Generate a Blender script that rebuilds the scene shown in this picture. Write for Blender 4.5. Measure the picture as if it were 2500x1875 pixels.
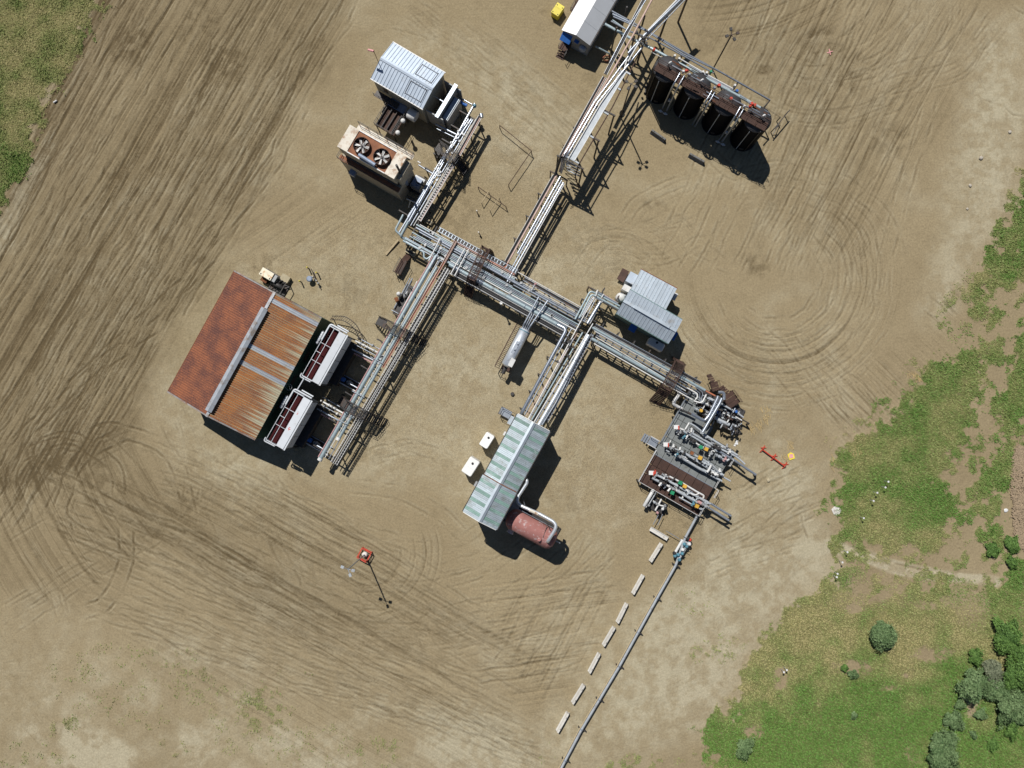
import bpy, math, random
import numpy as np
from mathutils import Vector, Matrix, Euler

random.seed(7)
rng = np.random.default_rng(11)
S = bpy.context.scene
for o in list(bpy.data.objects):
    bpy.data.objects.remove(o)
COL = S.collection

# ---------------------------------------------------------------- camera, sky, sun, exposure
CAM_H = 110.0          # drone height above the yard, metres
FOCAL = 1833.0         # focal length in pixels of a 2500 x 1875 picture
cam_data = bpy.data.cameras.new('drone_camera')
cam_data.sensor_width = 36.0
cam_data.lens = 36.0 * FOCAL / 2500.0
cam_data.clip_start = 1.0
cam_data.clip_end = 6000.0
cam = bpy.data.objects.new('drone_camera', cam_data)
COL.objects.link(cam)
cam.location = (0, 0, CAM_H)
cam.rotation_euler = (0.0368, 0.0191, 0.0)
S.camera = cam

SUN_EL = math.radians(55)
SUN_AZ = Vector((-0.405, 0.914, 0)).normalized()       # towards the sun, on the ground
world = bpy.data.worlds.new('World')
S.world = world
world.use_nodes = True
wn = world.node_tree
sky = wn.nodes.new('ShaderNodeTexSky')
sky.sky_type = 'NISHITA'
sky.sun_disc = False
sky.sun_elevation = SUN_EL
sky.sun_rotation = math.atan2(SUN_AZ.x, SUN_AZ.y)
sky.altitude = 1200
sky.air_density = 0.85
sky.dust_density = 0.4
wn.links.new(sky.outputs[0], wn.nodes['Background'].inputs[0])
wn.nodes['Background'].inputs[1].default_value = 0.05
sd = bpy.data.lights.new('sun', 'SUN')
sd.energy = 4.9
sd.angle = math.radians(0.53)
sd.color = (1.0, 0.965, 0.905)
sun = bpy.data.objects.new('sun', sd)
COL.objects.link(sun)
to_sun = Vector((SUN_AZ.x * math.cos(SUN_EL), SUN_AZ.y * math.cos(SUN_EL), math.sin(SUN_EL)))
sun.rotation_euler = (-to_sun).to_track_quat('-Z', 'Y').to_euler()
sun.location = to_sun * 300
S.view_settings.view_transform = 'Standard'
S.view_settings.look = 'None'
S.view_settings.exposure = -0.08
S.view_settings.gamma = 1.0
S.render.engine = 'CYCLES'

# ---------------------------------------------------------------- survey: photo measurement + height -> place
_R = Euler((0.0368, 0.0191, 0.0)).to_matrix()
def p(px, py, z=0.0):
    d = _R @ Vector(((px - 1250.0) / FOCAL, (937.5 - py) / FOCAL, -1.0))
    t = (z - CAM_H) / d.z
    return Vector((d.x * t, d.y * t, z))
def view(ox, oy, w):
    s = w / 2212.0
    def f(u, v, z=0.0):
        return p(ox + u * s, oy + v * s, z)
    return f
VA = view(800, 60, 400); VB = view(800, 280, 400); VC = view(1300, 0, 400); VD = view(1520, 60, 400)
VE = view(1520, 180, 400); VF = view(1160, 250, 400); VG = view(940, 480, 400); VH = view(1200, 600, 400)
VI = view(400, 640, 400); VJ = view(620, 760, 400); VK = view(620, 900, 400); VL = view(1100, 960, 400)
VM = view(1100, 1120, 400); VN = view(1400, 640, 400); VO = view(1540, 860, 400); VP = view(1540, 1060, 400)
W1 = view(0, 0, 800); W2 = view(0, 600, 800); W3 = view(0, 1275, 800); W4 = view(700, 1275, 800)
W5 = view(1700, 1275, 800); W6 = view(1700, 700, 800); W7 = view(1700, 0, 800); W8 = view(1200, 1250, 600)

# ---------------------------------------------------------------- materials
MAT = {}
def mat(name, col, rough=0.6, metal=0.0, var=0.18, scale=1.5, dirt=None, dirt_amt=0.0, dirt_scale=0.7, bump=0.0, bump_scale=8.0, spec=0.4, rand=0.1):
    m = bpy.data.materials.new(name)
    m.use_nodes = True
    nt = m.node_tree; N = nt.nodes; L = nt.links
    b = N['Principled BSDF']
    geo = N.new('ShaderNodeNewGeometry')
    n1 = N.new('ShaderNodeTexNoise'); n1.inputs['Scale'].default_value = scale; n1.inputs['Detail'].default_value = 5
    L.new(geo.outputs['Position'], n1.inputs['Vector'])
    oi = N.new('ShaderNodeObjectInfo')
    mr = N.new('ShaderNodeMapRange'); mr.inputs[1].default_value = 0.25; mr.inputs[2].default_value = 0.75
    mr.inputs[3].default_value = 1 - var; mr.inputs[4].default_value = 1 + var
    L.new(n1.outputs[0], mr.inputs[0])
    mr2 = N.new('ShaderNodeMapRange'); mr2.inputs[3].default_value = 1 - rand; mr2.inputs[4].default_value = 1 + rand
    L.new(oi.outputs['Random'], mr2.inputs[0])
    mul = N.new('ShaderNodeMath'); mul.operation = 'MULTIPLY'
    L.new(mr.outputs[0], mul.inputs[0]); L.new(mr2.outputs[0], mul.inputs[1])
    vm = N.new('ShaderNodeVectorMath'); vm.operation = 'SCALE'
    vm.inputs[0].default_value = col[:3]
    L.new(mul.outputs[0], vm.inputs['Scale'])
    out = vm.outputs[0]
    if dirt:
        n2 = N.new('ShaderNodeTexNoise'); n2.inputs['Scale'].default_value = dirt_scale; n2.inputs['Detail'].default_value = 8
        n2.inputs['Roughness'].default_value = 0.65
        L.new(geo.outputs['Position'], n2.inputs['Vector'])
        r = N.new('ShaderNodeMapRange')
        r.inputs[1].default_value = 0.62 - dirt_amt * 0.4; r.inputs[2].default_value = 0.75 - dirt_amt * 0.3
        L.new(n2.outputs[0], r.inputs[0])
        mx = N.new('ShaderNodeMix'); mx.data_type = 'RGBA'
        L.new(r.outputs[0], mx.inputs[0]); L.new(out, mx.inputs[6]); mx.inputs[7].default_value = (*dirt, 1)
        out = mx.outputs[2]
    L.new(out, b.inputs['Base Color'])
    b.inputs['Roughness'].default_value = rough
    b.inputs['Metallic'].default_value = metal
    b.inputs['Specular IOR Level'].default_value = spec
    if bump:
        n3 = N.new('ShaderNodeTexNoise'); n3.inputs['Scale'].default_value = bump_scale; n3.inputs['Detail'].default_value = 6
        L.new(geo.outputs['Position'], n3.inputs['Vector'])
        bp = N.new('ShaderNodeBump'); bp.inputs['Strength'].default_value = bump; bp.inputs['Distance'].default_value = 0.05
        L.new(n3.outputs[0], bp.inputs['Height']); L.new(bp.outputs[0], b.inputs['Normal'])
    MAT[name] = m
    return m

mat('galvanised', (0.38, 0.42, 0.48), 0.38, 0.65, 0.12, 3, (0.25, 0.24, 0.23), 0.12)
mat('cladding', (0.44, 0.48, 0.54), 0.30, 0.8, 0.08, 2, (0.4, 0.4, 0.4), 0.10)
mat('pale_green_pipe', (0.34, 0.42, 0.45), 0.42, 0.25, 0.12, 3, (0.22, 0.22, 0.2), 0.08)
mat('bright_silver', (0.66, 0.70, 0.75), 0.42, 0.6, 0.08, 2, (0.5, 0.5, 0.5), 0.1)
mat('grey_paint', (0.40, 0.43, 0.46), 0.5, 0.1, 0.12, 2, (0.2, 0.18, 0.16), 0.1)
mat('white_paint', (0.66, 0.66, 0.65), 0.45, 0.0, 0.06, 2, (0.5, 0.46, 0.4), 0.08)
mat('white_plastic', (0.82, 0.82, 0.80), 0.4, 0.0, 0.04, 2)
mat('tan_cable', (0.56, 0.40, 0.34), 0.6, 0.0, 0.2, 2)
mat('orange_cable', (0.42, 0.15, 0.08), 0.6, 0.0, 0.2, 2)
mat('black_cable', (0.030, 0.030, 0.034), 0.55, 0.0, 0.3, 3)
mat('dark_steel', (0.055, 0.052, 0.052), 0.55, 0.35, 0.3, 2, (0.10, 0.055, 0.035), 0.2)
mat('brown_steel', (0.075, 0.042, 0.032), 0.75, 0.15, 0.3, 2, (0.05, 0.035, 0.03), 0.2)
mat('rust', (0.20, 0.075, 0.030), 0.85, 0.0, 0.35, 2.5, (0.09, 0.035, 0.02), 0.25)
mat('fan_rust', (0.25, 0.105, 0.055), 0.8, 0.0, 0.25, 1.2, (0.34, 0.15, 0.07), 0.25)
mat('black_tank', (0.007, 0.007, 0.009), 0.6, 0.0, 0.3, 0.8, (0.016, 0.015, 0.016), 0.12, spec=0.05)
mat('tank_roof', (0.045, 0.044, 0.048), 0.6, 0.0, 0.25, 0.9, (0.09, 0.08, 0.08), 0.2)
mat('burgundy', (0.050, 0.010, 0.012), 0.85, 0.0, 0.25, 2, spec=0.1)
mat('cooler_white', (0.56, 0.59, 0.63), 0.45, 0.1, 0.05, 1.2, (0.45, 0.43, 0.4), 0.06)
mat('louver_blue', (0.24, 0.29, 0.38), 0.5, 0.1, 0.15, 2)
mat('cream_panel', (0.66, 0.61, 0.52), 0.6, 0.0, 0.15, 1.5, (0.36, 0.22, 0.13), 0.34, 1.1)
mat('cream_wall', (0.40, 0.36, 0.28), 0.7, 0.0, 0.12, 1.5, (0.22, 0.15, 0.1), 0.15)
mat('yellow_paint', (0.72, 0.60, 0.06), 0.5, 0.0, 0.06, 2, (0.35, 0.27, 0.05), 0.08)
mat('blue_paint', (0.03, 0.13, 0.42), 0.45, 0.0, 0.15, 3)
mat('sky_blue_valve', (0.10, 0.24, 0.31), 0.45, 0.0, 0.2, 3)
mat('red_paint', (0.52, 0.06, 0.035), 0.5, 0.0, 0.15, 3)
mat('green_paint', (0.02, 0.26, 0.12), 0.5, 0.0, 0.15, 3)
mat('amber_paint', (0.62, 0.36, 0.05), 0.5, 0.0, 0.1, 3)
mat('faded_red', (0.33, 0.145, 0.13), 0.8, 0.0, 0.18, 1.0, (0.50, 0.42, 0.42), 0.20, 1.4)
mat('pink_pipe', (0.48, 0.28, 0.28), 0.5, 0.0, 0.1, 3)
mat('concrete', (0.60, 0.58, 0.54), 0.9, 0.0, 0.12, 3, (0.34, 0.31, 0.27), 0.15, 1.5, 0.3)
mat('dark_concrete', (0.17, 0.17, 0.165), 0.9, 0.0, 0.15, 3, bump=0.3)
mat('tan_block', (0.44, 0.38, 0.26), 0.9, 0.0, 0.12, 3)
mat('wood', (0.40, 0.32, 0.20), 0.85, 0.0, 0.2, 4)
mat('green_wall', (0.020, 0.075, 0.055), 0.6, 0.1, 0.15, 1.5)
mat('grey_wall', (0.30, 0.31, 0.32), 0.6, 0.15, 0.10, 1.2, (0.2, 0.19, 0.17), 0.12)
mat('beige_wall', (0.36, 0.34, 0.28), 0.7, 0.0, 0.10, 1.2)
mat('teal_wall', (0.12, 0.20, 0.20), 0.6, 0.1, 0.1, 1.5)
mat('roof_steel', (0.46, 0.53, 0.62), 0.45, 0.45, 0.07, 1.0, (0.40, 0.42, 0.45), 0.08, rand=0.05)
mat('roof_grey', (0.44, 0.50, 0.56), 0.45, 0.5, 0.08, 1.0, (0.36, 0.36, 0.36), 0.12, rand=0.06)
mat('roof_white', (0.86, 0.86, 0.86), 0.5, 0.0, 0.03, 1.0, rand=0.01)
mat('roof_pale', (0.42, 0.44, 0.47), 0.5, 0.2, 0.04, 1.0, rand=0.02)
mat('roof_new', (0.46, 0.49, 0.53), 0.4, 0.5, 0.08, 1.0, (0.42, 0.33, 0.22), 0.12)
mat('green_skylight', (0.20, 0.31, 0.28), 0.4, 0.0, 0.22, 0.8, (0.38, 0.45, 0.45), 0.15, rand=0.2)
mat('roof_striped', (0.40, 0.46, 0.50), 0.5, 0.35, 0.14, 0.9, (0.29, 0.32, 0.32), 0.26, rand=0.12)
mat('seam_dark', (0.10, 0.11, 0.125), 0.5, 0.4, 0.1, 2)
mat('plant_grey', (0.35, 0.36, 0.37), 0.5, 0.4, 0.25, 3)
mat('grating_grey', (0.20, 0.215, 0.215), 0.7, 0.3, 0.15, 1.4, (0.13, 0.13, 0.12), 0.2, bump=0.6, bump_scale=25)
mat('grating_brown', (0.070, 0.038, 0.029), 0.8, 0.1, 0.25, 1.4, (0.045, 0.028, 0.024), 0.25, bump=0.6, bump_scale=25)
mat('sign_pink', (0.70, 0.33, 0.33), 0.6)
mat('rusty_trim', (0.26, 0.24, 0.23), 0.7, 0.2, 0.25, 1.5, (0.22, 0.10, 0.05), 0.3)
mat('weathered_zinc', (0.38, 0.41, 0.45), 0.5, 0.4, 0.15, 1.2, (0.26, 0.21, 0.17), 0.28, 0.9)
mat('rock', (0.42, 0.38, 0.32), 0.9, bump=0.4)
mat('bark', (0.10, 0.075, 0.05), 0.9)
mat('dry_straw', (0.46, 0.34, 0.16), 0.9, 0, 0.3, 5)
mat('wood_chip', (0.31, 0.235, 0.155), 0.9, 0, 0.4, 6)

PANEL_W = 0.636
def rust_sheet(name, streak, bare_from, base, dark, bare, rib):
    """corrugated sheet in the panel's own coordinates: x across, y down the slope"""
    m = bpy.data.materials.new(name); m.use_nodes = True
    nt = m.node_tree; N = nt.nodes; L = nt.links; b = N['Principled BSDF']
    tc = N.new('ShaderNodeTexCoord'); oi = N.new('ShaderNodeObjectInfo')
    off = N.new('ShaderNodeVectorMath'); off.operation = 'SCALE'; off.inputs[0].default_value = (37, 91, 13)
    L.new(oi.outputs['Random'], off.inputs['Scale'])
    mp = N.new('ShaderNodeMapping'); mp.inputs['Scale'].default_value = (5.0, streak, 1)
    L.new(tc.outputs['Object'], mp.inputs[0])
    add = N.new('ShaderNodeVectorMath'); L.new(mp.outputs[0], add.inputs[0]); L.new(off.outputs[0], add.inputs[1])
    n1 = N.new('ShaderNodeTexNoise'); n1.inputs['Scale'].default_value = 1.0; n1.inputs['Detail'].default_value = 6
    n1.inputs['Roughness'].default_value = 0.6
    L.new(add.outputs[0], n1.inputs['Vector'])
    geo = N.new('ShaderNodeNewGeometry')
    n2 = N.new('ShaderNodeTexNoise'); n2.inputs['Scale'].default_value = 0.5; n2.inputs['Detail'].default_value = 7
    L.new(geo.outputs['Position'], n2.inputs['Vector'])
    n4 = N.new('ShaderNodeTexNoise'); n4.inputs['Scale'].default_value = 6; n4.inputs['Detail'].default_value = 5
    L.new(geo.outputs['Position'], n4.inputs['Vector'])
    av = N.new('ShaderNodeMath'); av.operation = 'ADD'; L.new(n2.outputs[0], av.inputs[0]); L.new(n4.outputs[0], av.inputs[1])
    cr = N.new('ShaderNodeMapRange'); cr.inputs[1].default_value = 0.82; cr.inputs[2].default_value = 1.18
    L.new(av.outputs[0], cr.inputs[0])
    mx = N.new('ShaderNodeMix'); mx.data_type = 'RGBA'
    mx.inputs[6].default_value = (*dark, 1); mx.inputs[7].default_value = (*base, 1)
    L.new(cr.outputs[0], mx.inputs[0])
    # how bare the zinc is still: more towards the eave
    sp = N.new('ShaderNodeSeparateXYZ'); L.new(tc.outputs['Object'], sp.inputs[0])
    g = N.new('ShaderNodeMapRange'); g.inputs[1].default_value = bare_from[0]; g.inputs[2].default_value = bare_from[1]
    g.inputs[3].default_value = -0.30; g.inputs[4].default_value = bare_from[2]
    L.new(sp.outputs[1], g.inputs[0])
    a2 = N.new('ShaderNodeMath'); L.new(n1.outputs[0], a2.inputs[0]); L.new(g.outputs[0], a2.inputs[1])
    pr = N.new('ShaderNodeMapRange'); pr.inputs[3].default_value = -0.06; pr.inputs[4].default_value = 0.06
    L.new(oi.outputs['Random'], pr.inputs[0])
    a3 = N.new('ShaderNodeMath'); L.new(a2.outputs[0], a3.inputs[0]); L.new(pr.outputs[0], a3.inputs[1])
    th = N.new('ShaderNodeMapRange'); th.inputs[1].default_value = 0.50; th.inputs[2].default_value = 0.66
    L.new(a3.outputs[0], th.inputs[0])
    mx2 = N.new('ShaderNodeMix'); mx2.data_type = 'RGBA'
    L.new(th.outputs[0], mx2.inputs[0]); L.new(mx.outputs[2], mx2.inputs[6]); mx2.inputs[7].default_value = (*bare, 1)
    fr = N.new('ShaderNodeMath'); fr.operation = 'MULTIPLY'; fr.inputs[1].default_value = 2.0 / PANEL_W
    L.new(sp.outputs[0], fr.inputs[0])
    fc = N.new('ShaderNodeMath'); fc.operation = 'FRACT'; L.new(fr.outputs[0], fc.inputs[0])
    rb = N.new('ShaderNodeMapRange'); rb.inputs[1].default_value = 0.22; rb.inputs[2].default_value = 0.30; rb.inputs[3].default_value = rib[3]; rb.inputs[4].default_value = 0.0
    L.new(fc.outputs[0], rb.inputs[0])
    rn = N.new('ShaderNodeMapRange'); rn.inputs[1].default_value = 0.36; rn.inputs[2].default_value = 0.56; L.new(n1.outputs[0], rn.inputs[0])
    rm = N.new('ShaderNodeMath'); rm.operation = 'MULTIPLY'; L.new(rb.outputs[0], rm.inputs[0]); L.new(rn.outputs[0], rm.inputs[1])
    mx3 = N.new('ShaderNodeMix'); mx3.data_type = 'RGBA'
    L.new(rm.outputs[0], mx3.inputs[0]); L.new(mx2.outputs[2], mx3.inputs[6]); mx3.inputs[7].default_value = (*rib[:3], 1)
    L.new(mx3.outputs[2], b.inputs['Base Color'])
    b.inputs['Roughness'].default_value = 0.72
    b.inputs['Metallic'].default_value = 0.1
    MAT[name] = m
rust_sheet('rust_west', 0.25, (0, 30, -0.26), (0.285, 0.098, 0.043), (0.120, 0.044, 0.032), (0.40, 0.36, 0.30), (0.12, 0.046, 0.030, 0.4))
rust_sheet('rust_east', 0.10, (0.5, 7.6, 0.13), (0.37, 0.145, 0.040), (0.21, 0.085, 0.042), (0.40, 0.38, 0.28), (0.42, 0.36, 0.22, 0.85))

# ---------------------------------------------------------------- mesh helpers
class MB:
    def __init__(s): s.v = []; s.f = []; s.sm = []
    def face(s, pts, smooth=False):
        i = len(s.v); s.v += [tuple(q) for q in pts]; s.f.append(tuple(range(i, i + len(pts)))); s.sm.append(smooth)
        return s
    def box(s, c, d, rz=0.0, M=None):
        x, y, z = d[0] / 2, d[1] / 2, d[2] / 2
        cs, sn = math.cos(rz), math.sin(rz)
        i = len(s.v)
        for a, b, e in ((-1,-1,-1),(1,-1,-1),(1,1,-1),(-1,1,-1),(-1,-1,1),(1,-1,1),(1,1,1),(-1,1,1)):
            q = Vector((c[0] + a*x*cs - b*y*sn, c[1] + a*x*sn + b*y*cs, c[2] + e*z))
            s.v.append(tuple(M @ q) if M else tuple(q))
        for f in ((0,3,2,1),(4,5,6,7),(0,1,5,4),(1,2,6,5),(2,3,7,6),(3,0,4,7)):
            s.f.append(tuple(i + k for k in f)); s.sm.append(False)
        return s
    def box2(s, lo, hi):
        return s.box([(a + b) / 2 for a, b in zip(lo, hi)], [b - a for a, b in zip(lo, hi)])
    def beam(s, a, b, w, h, up=(0, 0, 1)):
        a = Vector(a); b = Vector(b); d = (b - a).normalized(); u = Vector(up)
        if abs(d.dot(u)) > 0.98: u = Vector((1, 0, 0))
        r = d.cross(u).normalized(); u = r.cross(d)
        i = len(s.v)
        for q in (a, b):
            for sx, sz in ((-1,-1),(1,-1),(1,1),(-1,1)):
                s.v.append(tuple(q + r * (sx * w / 2) + u * (sz * h / 2)))
        for f in ((0,1,2,3),(7,6,5,4),(0,4,5,1),(1,5,6,2),(2,6,7,3),(3,7,4,0)):
            s.f.append(tuple(i + k for k in f)); s.sm.append(False)
        return s
    def tube(s, pts, r, n=10, bend=None, caps=True):
        pts = [Vector(q) for q in pts]
        if len(pts) > 2: pts = elbows(pts, bend if bend else 3.2 * r)
        rs = r if isinstance(r, (list, tuple)) else [r] * len(pts)
        d0 = (pts[1] - pts[0]).normalized()
        u = Vector((0, 0, 1)) if abs(d0.z) < 0.9 else Vector((1, 0, 0))
        u = (u - d0 * u.dot(d0)).normalized()
        i0 = len(s.v)
        for k, q in enumerate(pts):
            if k == 0: d = d0
            elif k == len(pts) - 1: d = (pts[k] - pts[k-1]).normalized()
            else: d = ((pts[k] - pts[k-1]).normalized() + (pts[k+1] - pts[k]).normalized()).normalized()
            u = (u - d * u.dot(d)).normalized(); w = d.cross(u)
            for j in range(n):
                t = 2 * math.pi * j / n
                s.v.append(tuple(q + (u * math.cos(t) + w * math.sin(t)) * rs[k]))
        for k in range(len(pts) - 1):
            for j in range(n):
                a = i0 + k * n + j; b = i0 + k * n + (j + 1) % n
                s.f.append((a, b, b + n, a + n)); s.sm.append(True)
        if caps:
            s.face([s.v[i0 + j] for j in range(n)][::-1])
            e = i0 + (len(pts) - 1) * n
            s.face([s.v[e + j] for j in range(n)])
        return s
    def lathe(s, c, prof, n=20, axis=(0, 0, 1), smooth=True):
        """prof: list of (radius, distance along axis)"""
        ax = Vector(axis).normalized(); c = Vector(c)
        u = Vector((1, 0, 0)) if abs(ax.x) < 0.9 else Vector((0, 1, 0))
        u = (u - ax * u.dot(ax)).normalized(); w = ax.cross(u)
        i0 = len(s.v)
        for r, h in prof:
            for j in range(n):
                t = 2 * math.pi * j / n
                s.v.append(tuple(c + ax * h + (u * math.cos(t) + w * math.sin(t)) * max(r, 0.0005)))
        for k in range(len(prof) - 1):
            for j in range(n):
                a = i0 + k * n + j; b = i0 + k * n + (j + 1) % n
                s.f.append((a, b, b + n, a + n)); s.sm.append(smooth)
        s.face([s.v[i0 + j] for j in range(n)][::-1]); e = i0 + (len(prof) - 1) * n
        s.face([s.v[e + j] for j in range(n)])
        return s
    def prism(s, poly, z0, z1):
        n = len(poly)
        s.face([(x, y, z1) for x, y in poly]); s.face([(x, y, z0) for x, y in poly][::-1])
        for k in range(n):
            a, b = poly[k], poly[(k + 1) % n]
            s.face([(a[0], a[1], z0), (b[0], b[1], z0), (b[0], b[1], z1), (a[0], a[1], z1)])
        return s

def valve_shape(c, r, ang):
    """flanged valve body lying along ang, bonnet and hand wheel above"""
    c = Vector(c); d = Vector((math.cos(ang), math.sin(ang), 0)); q = MB()
    q.tube([c - d * r * 1.7, c + d * r * 1.7], r * .55, 8)
    for e in (-1.7, -.75, .75, 1.7): q.lathe(c + d * r * (e - .12), [(r * .95, 0), (r * .95, r * .24)], 8, d)
    q.tube([c, c + Vector((0, 0, r * 1.9))], r * .3, 6)
    q.lathe(c + Vector((0, 0, r * 1.9)), [(r * .75, 0), (r * .75, r * .16)], 8)
    return q

def elbows(pts, rad):
    out = [pts[0]]
    for k in range(1, len(pts) - 1):
        a, b, c = pts[k-1], pts[k], pts[k+1]
        da = (a - b); dc = (c - b)
        if da.length < 1e-4 or dc.length < 1e-4: continue
        if da.normalized().dot(dc.normalized()) < -0.985:
            out.append(b); continue
        t = min(rad, da.length * 0.45, dc.length * 0.45)
        q0 = b + da.normalized() * t; q2 = b + dc.normalized() * t
        for e in (0, 0.25, 0.5, 0.75, 1):
            out.append(q0 * (1-e)**2 + b * 2*e*(1-e) + q2 * e*e)
    out.append(pts[-1])
    return out

XF = {}
def thing(name, label, cat, loc=(0, 0, 0), rz=0.0, group=None):
    o = bpy.data.objects.new(name, None)
    COL.objects.link(o)
    o.empty_display_size = 0.5
    o.location = loc; o.rotation_euler = (0, 0, rz)
    o['label'] = label; o['category'] = cat
    if group: o['group'] = group
    XF[o.name] = (Matrix.Translation(Vector(loc)) @ Matrix.Rotation(rz, 4, 'Z'))
    return o
def mesh_of(name, mb, m):
    me = bpy.data.meshes.new(name)
    me.from_pydata(mb.v, [], mb.f)
    me.polygons.foreach_set('use_smooth', mb.sm)
    me.materials.append(MAT[m] if isinstance(m, str) else m)
    me.update()
    return me
def obj(name, mb, m, parent=None, world=False, loc=None, label=None, kind=None):
    """one mesh object; world=True: the shape was drawn in world coordinates"""
    if parent is not None and world:
        inv = XF[parent.name].inverted()
        mb.v = [tuple(inv @ Vector(q)) for q in mb.v]
    me = mesh_of(name, mb, m) if isinstance(mb, MB) else mb
    o = bpy.data.objects.new(name, me)
    COL.objects.link(o)
    if parent is not None:
        o.parent = parent
        XF[o.name] = XF[parent.name].copy()
    else:
        XF[o.name] = Matrix.Identity(4)
    if loc is not None:
        o.location = loc
        XF[o.name] = XF[o.name] @ Matrix.Translation(Vector(loc))
    if label: o['label'] = label
    if kind: o['kind'] = kind
    return o
def tag(o, label, cat, group=None):
    o['label'] = label; o['category'] = cat
    if group: o['group'] = group
    return o
def copy_tree(o, parent=None):
    c = o.copy(); COL.objects.link(c); c.parent = parent
    XF[c.name] = XF[o.name].copy()
    for ch in list(o.children):
        copy_tree(ch, c)
    return c
def place(o, loc, rz):
    o.location = loc; o.rotation_euler = (0, 0, rz)
    XF[o.name] = Matrix.Translation(Vector(loc)) @ Matrix.Rotation(rz, 4, 'Z')
def frame3(A, B, C):
    """ground frame: origin under A, x along A>B; returns origin, angle, length, width (towards C)"""
    d = Vector((B.x - A.x, B.y - A.y)); L = d.length; d /= L
    n = Vector((-d.y, d.x)); W = Vector((C.x - A.x, C.y - A.y)).dot(n)
    return Vector((A.x, A.y, 0)), math.atan2(d.y, d.x), L, W

# ================================================================ the ground: one sheet out to the horizon
def _axis(lo, hi, step):
    core = np.arange(lo, hi + step / 2, step)
    out = np.array([1, 2.5, 5, 9, 16, 30, 60, 120, 250, 500, 1000, 2000.0])
    return np.concatenate([lo - out[::-1], core, core[-1] + out])
STEP = 0.16
GX = _axis(-84, 80, STEP); GY = _axis(-58, 67, STEP); PADN = 12
NX, NY = len(GX), len(GY)
X, Y = np.meshgrid(GX, GY)
X = X.ravel(); Y = Y.ravel()
_Rn = np.array(_R)
def survey(X, Y):
    P = np.stack([X, Y, np.full_like(X, -CAM_H)], 1) @ _Rn
    return 1250 + FOCAL * P[:, 0] / -P[:, 2], 937.5 - FOCAL * P[:, 1] / -P[:, 2]
PX, PY = survey(X, Y)

def vnoise(x, y, seed=0):
    x = np.asarray(x, np.float32); y = np.asarray(y, np.float32)
    xf = np.floor(x); yf = np.floor(y); fx = x - xf; fy = y - yf
    xi = xf.astype(np.int32).view(np.uint32); yi = yf.astype(np.int32).view(np.uint32)
    fx = fx * fx * (3 - 2 * fx); fy = fy * fy * (3 - 2 * fy)
    k1, k2, k3 = np.uint32(374761393), np.uint32(668265263), np.uint32(1274126177); one = np.uint32(1)
    ax = xi * k1; bx = (xi + one) * k1; ay = yi * k2 + np.uint32((seed * 1442695041) & 0xffffffff); by = ay + k2
    def h(n):
        n = (n ^ (n >> np.uint32(13))) * k3
        return ((n ^ (n >> np.uint32(16))) & np.uint32(0xffff)).astype(np.float32) * np.float32(1 / 65535.0)
    a = h(ax + ay); b = h(bx + ay); c = h(ax + by); d = h(bx + by)
    return (a + (b - a) * fx) * (1 - fy) + (c + (d - c) * fx) * fy
def fbm(x, y, s, seed=0, oct=4, gain=0.5):
    t = 0; a = 1; w = 0
    for k in range(oct):
        t = t + a * vnoise(x / s * 2**k, y / s * 2**k, seed + 17 * k); w += a; a *= gain
    return t / w
def sstep(a, b, x):
    t = np.clip((x - a) / (b - a), 0, 1); return t * t * (3 - 2 * t)
_wx = (fbm(X, Y, 6, 3, 4) - 0.5) ; _wy = (fbm(X, Y, 6, 5, 4) - 0.5)
def polymask(poly, soft=25, warp=60, qx=None, qy=None, wx=None, wy=None):
    if qx is None: qx, qy, wx, wy = PX, PY, _wx, _wy
    x = qx + wx * warp; y = qy + wy * warp
    inside = np.zeros(len(x), bool); d2 = np.full(len(x), 1e18)
    n = len(poly)
    for k in range(n):
        x0, y0 = poly[k]; x1, y1 = poly[(k + 1) % n]
        if y0 != y1:
            c = ((y0 > y) != (y1 > y)) & (x < (x1 - x0) * (y - y0) / (y1 - y0) + x0)
            inside ^= c
        ex, ey = x1 - x0, y1 - y0
        t = np.clip(((x - x0) * ex + (y - y0) * ey) / (ex * ex + ey * ey), 0, 1)
        d2 = np.minimum(d2, (x - x0 - t * ex)**2 + (y - y0 - t * ey)**2)
    sd = np.sqrt(d2) * np.where(inside, 1, -1)
    return sstep(-soft, soft, sd)

HZ = (fbm(X, Y, 9, 21, 3) - 0.5) * 0.10 + (fbm(X, Y, 0.9, 22, 2) - 0.5) * 0.035
DK = np.zeros_like(X)          # damp, churned soil
PL = np.zeros_like(X)          # pale dry gravel and silt

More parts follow.
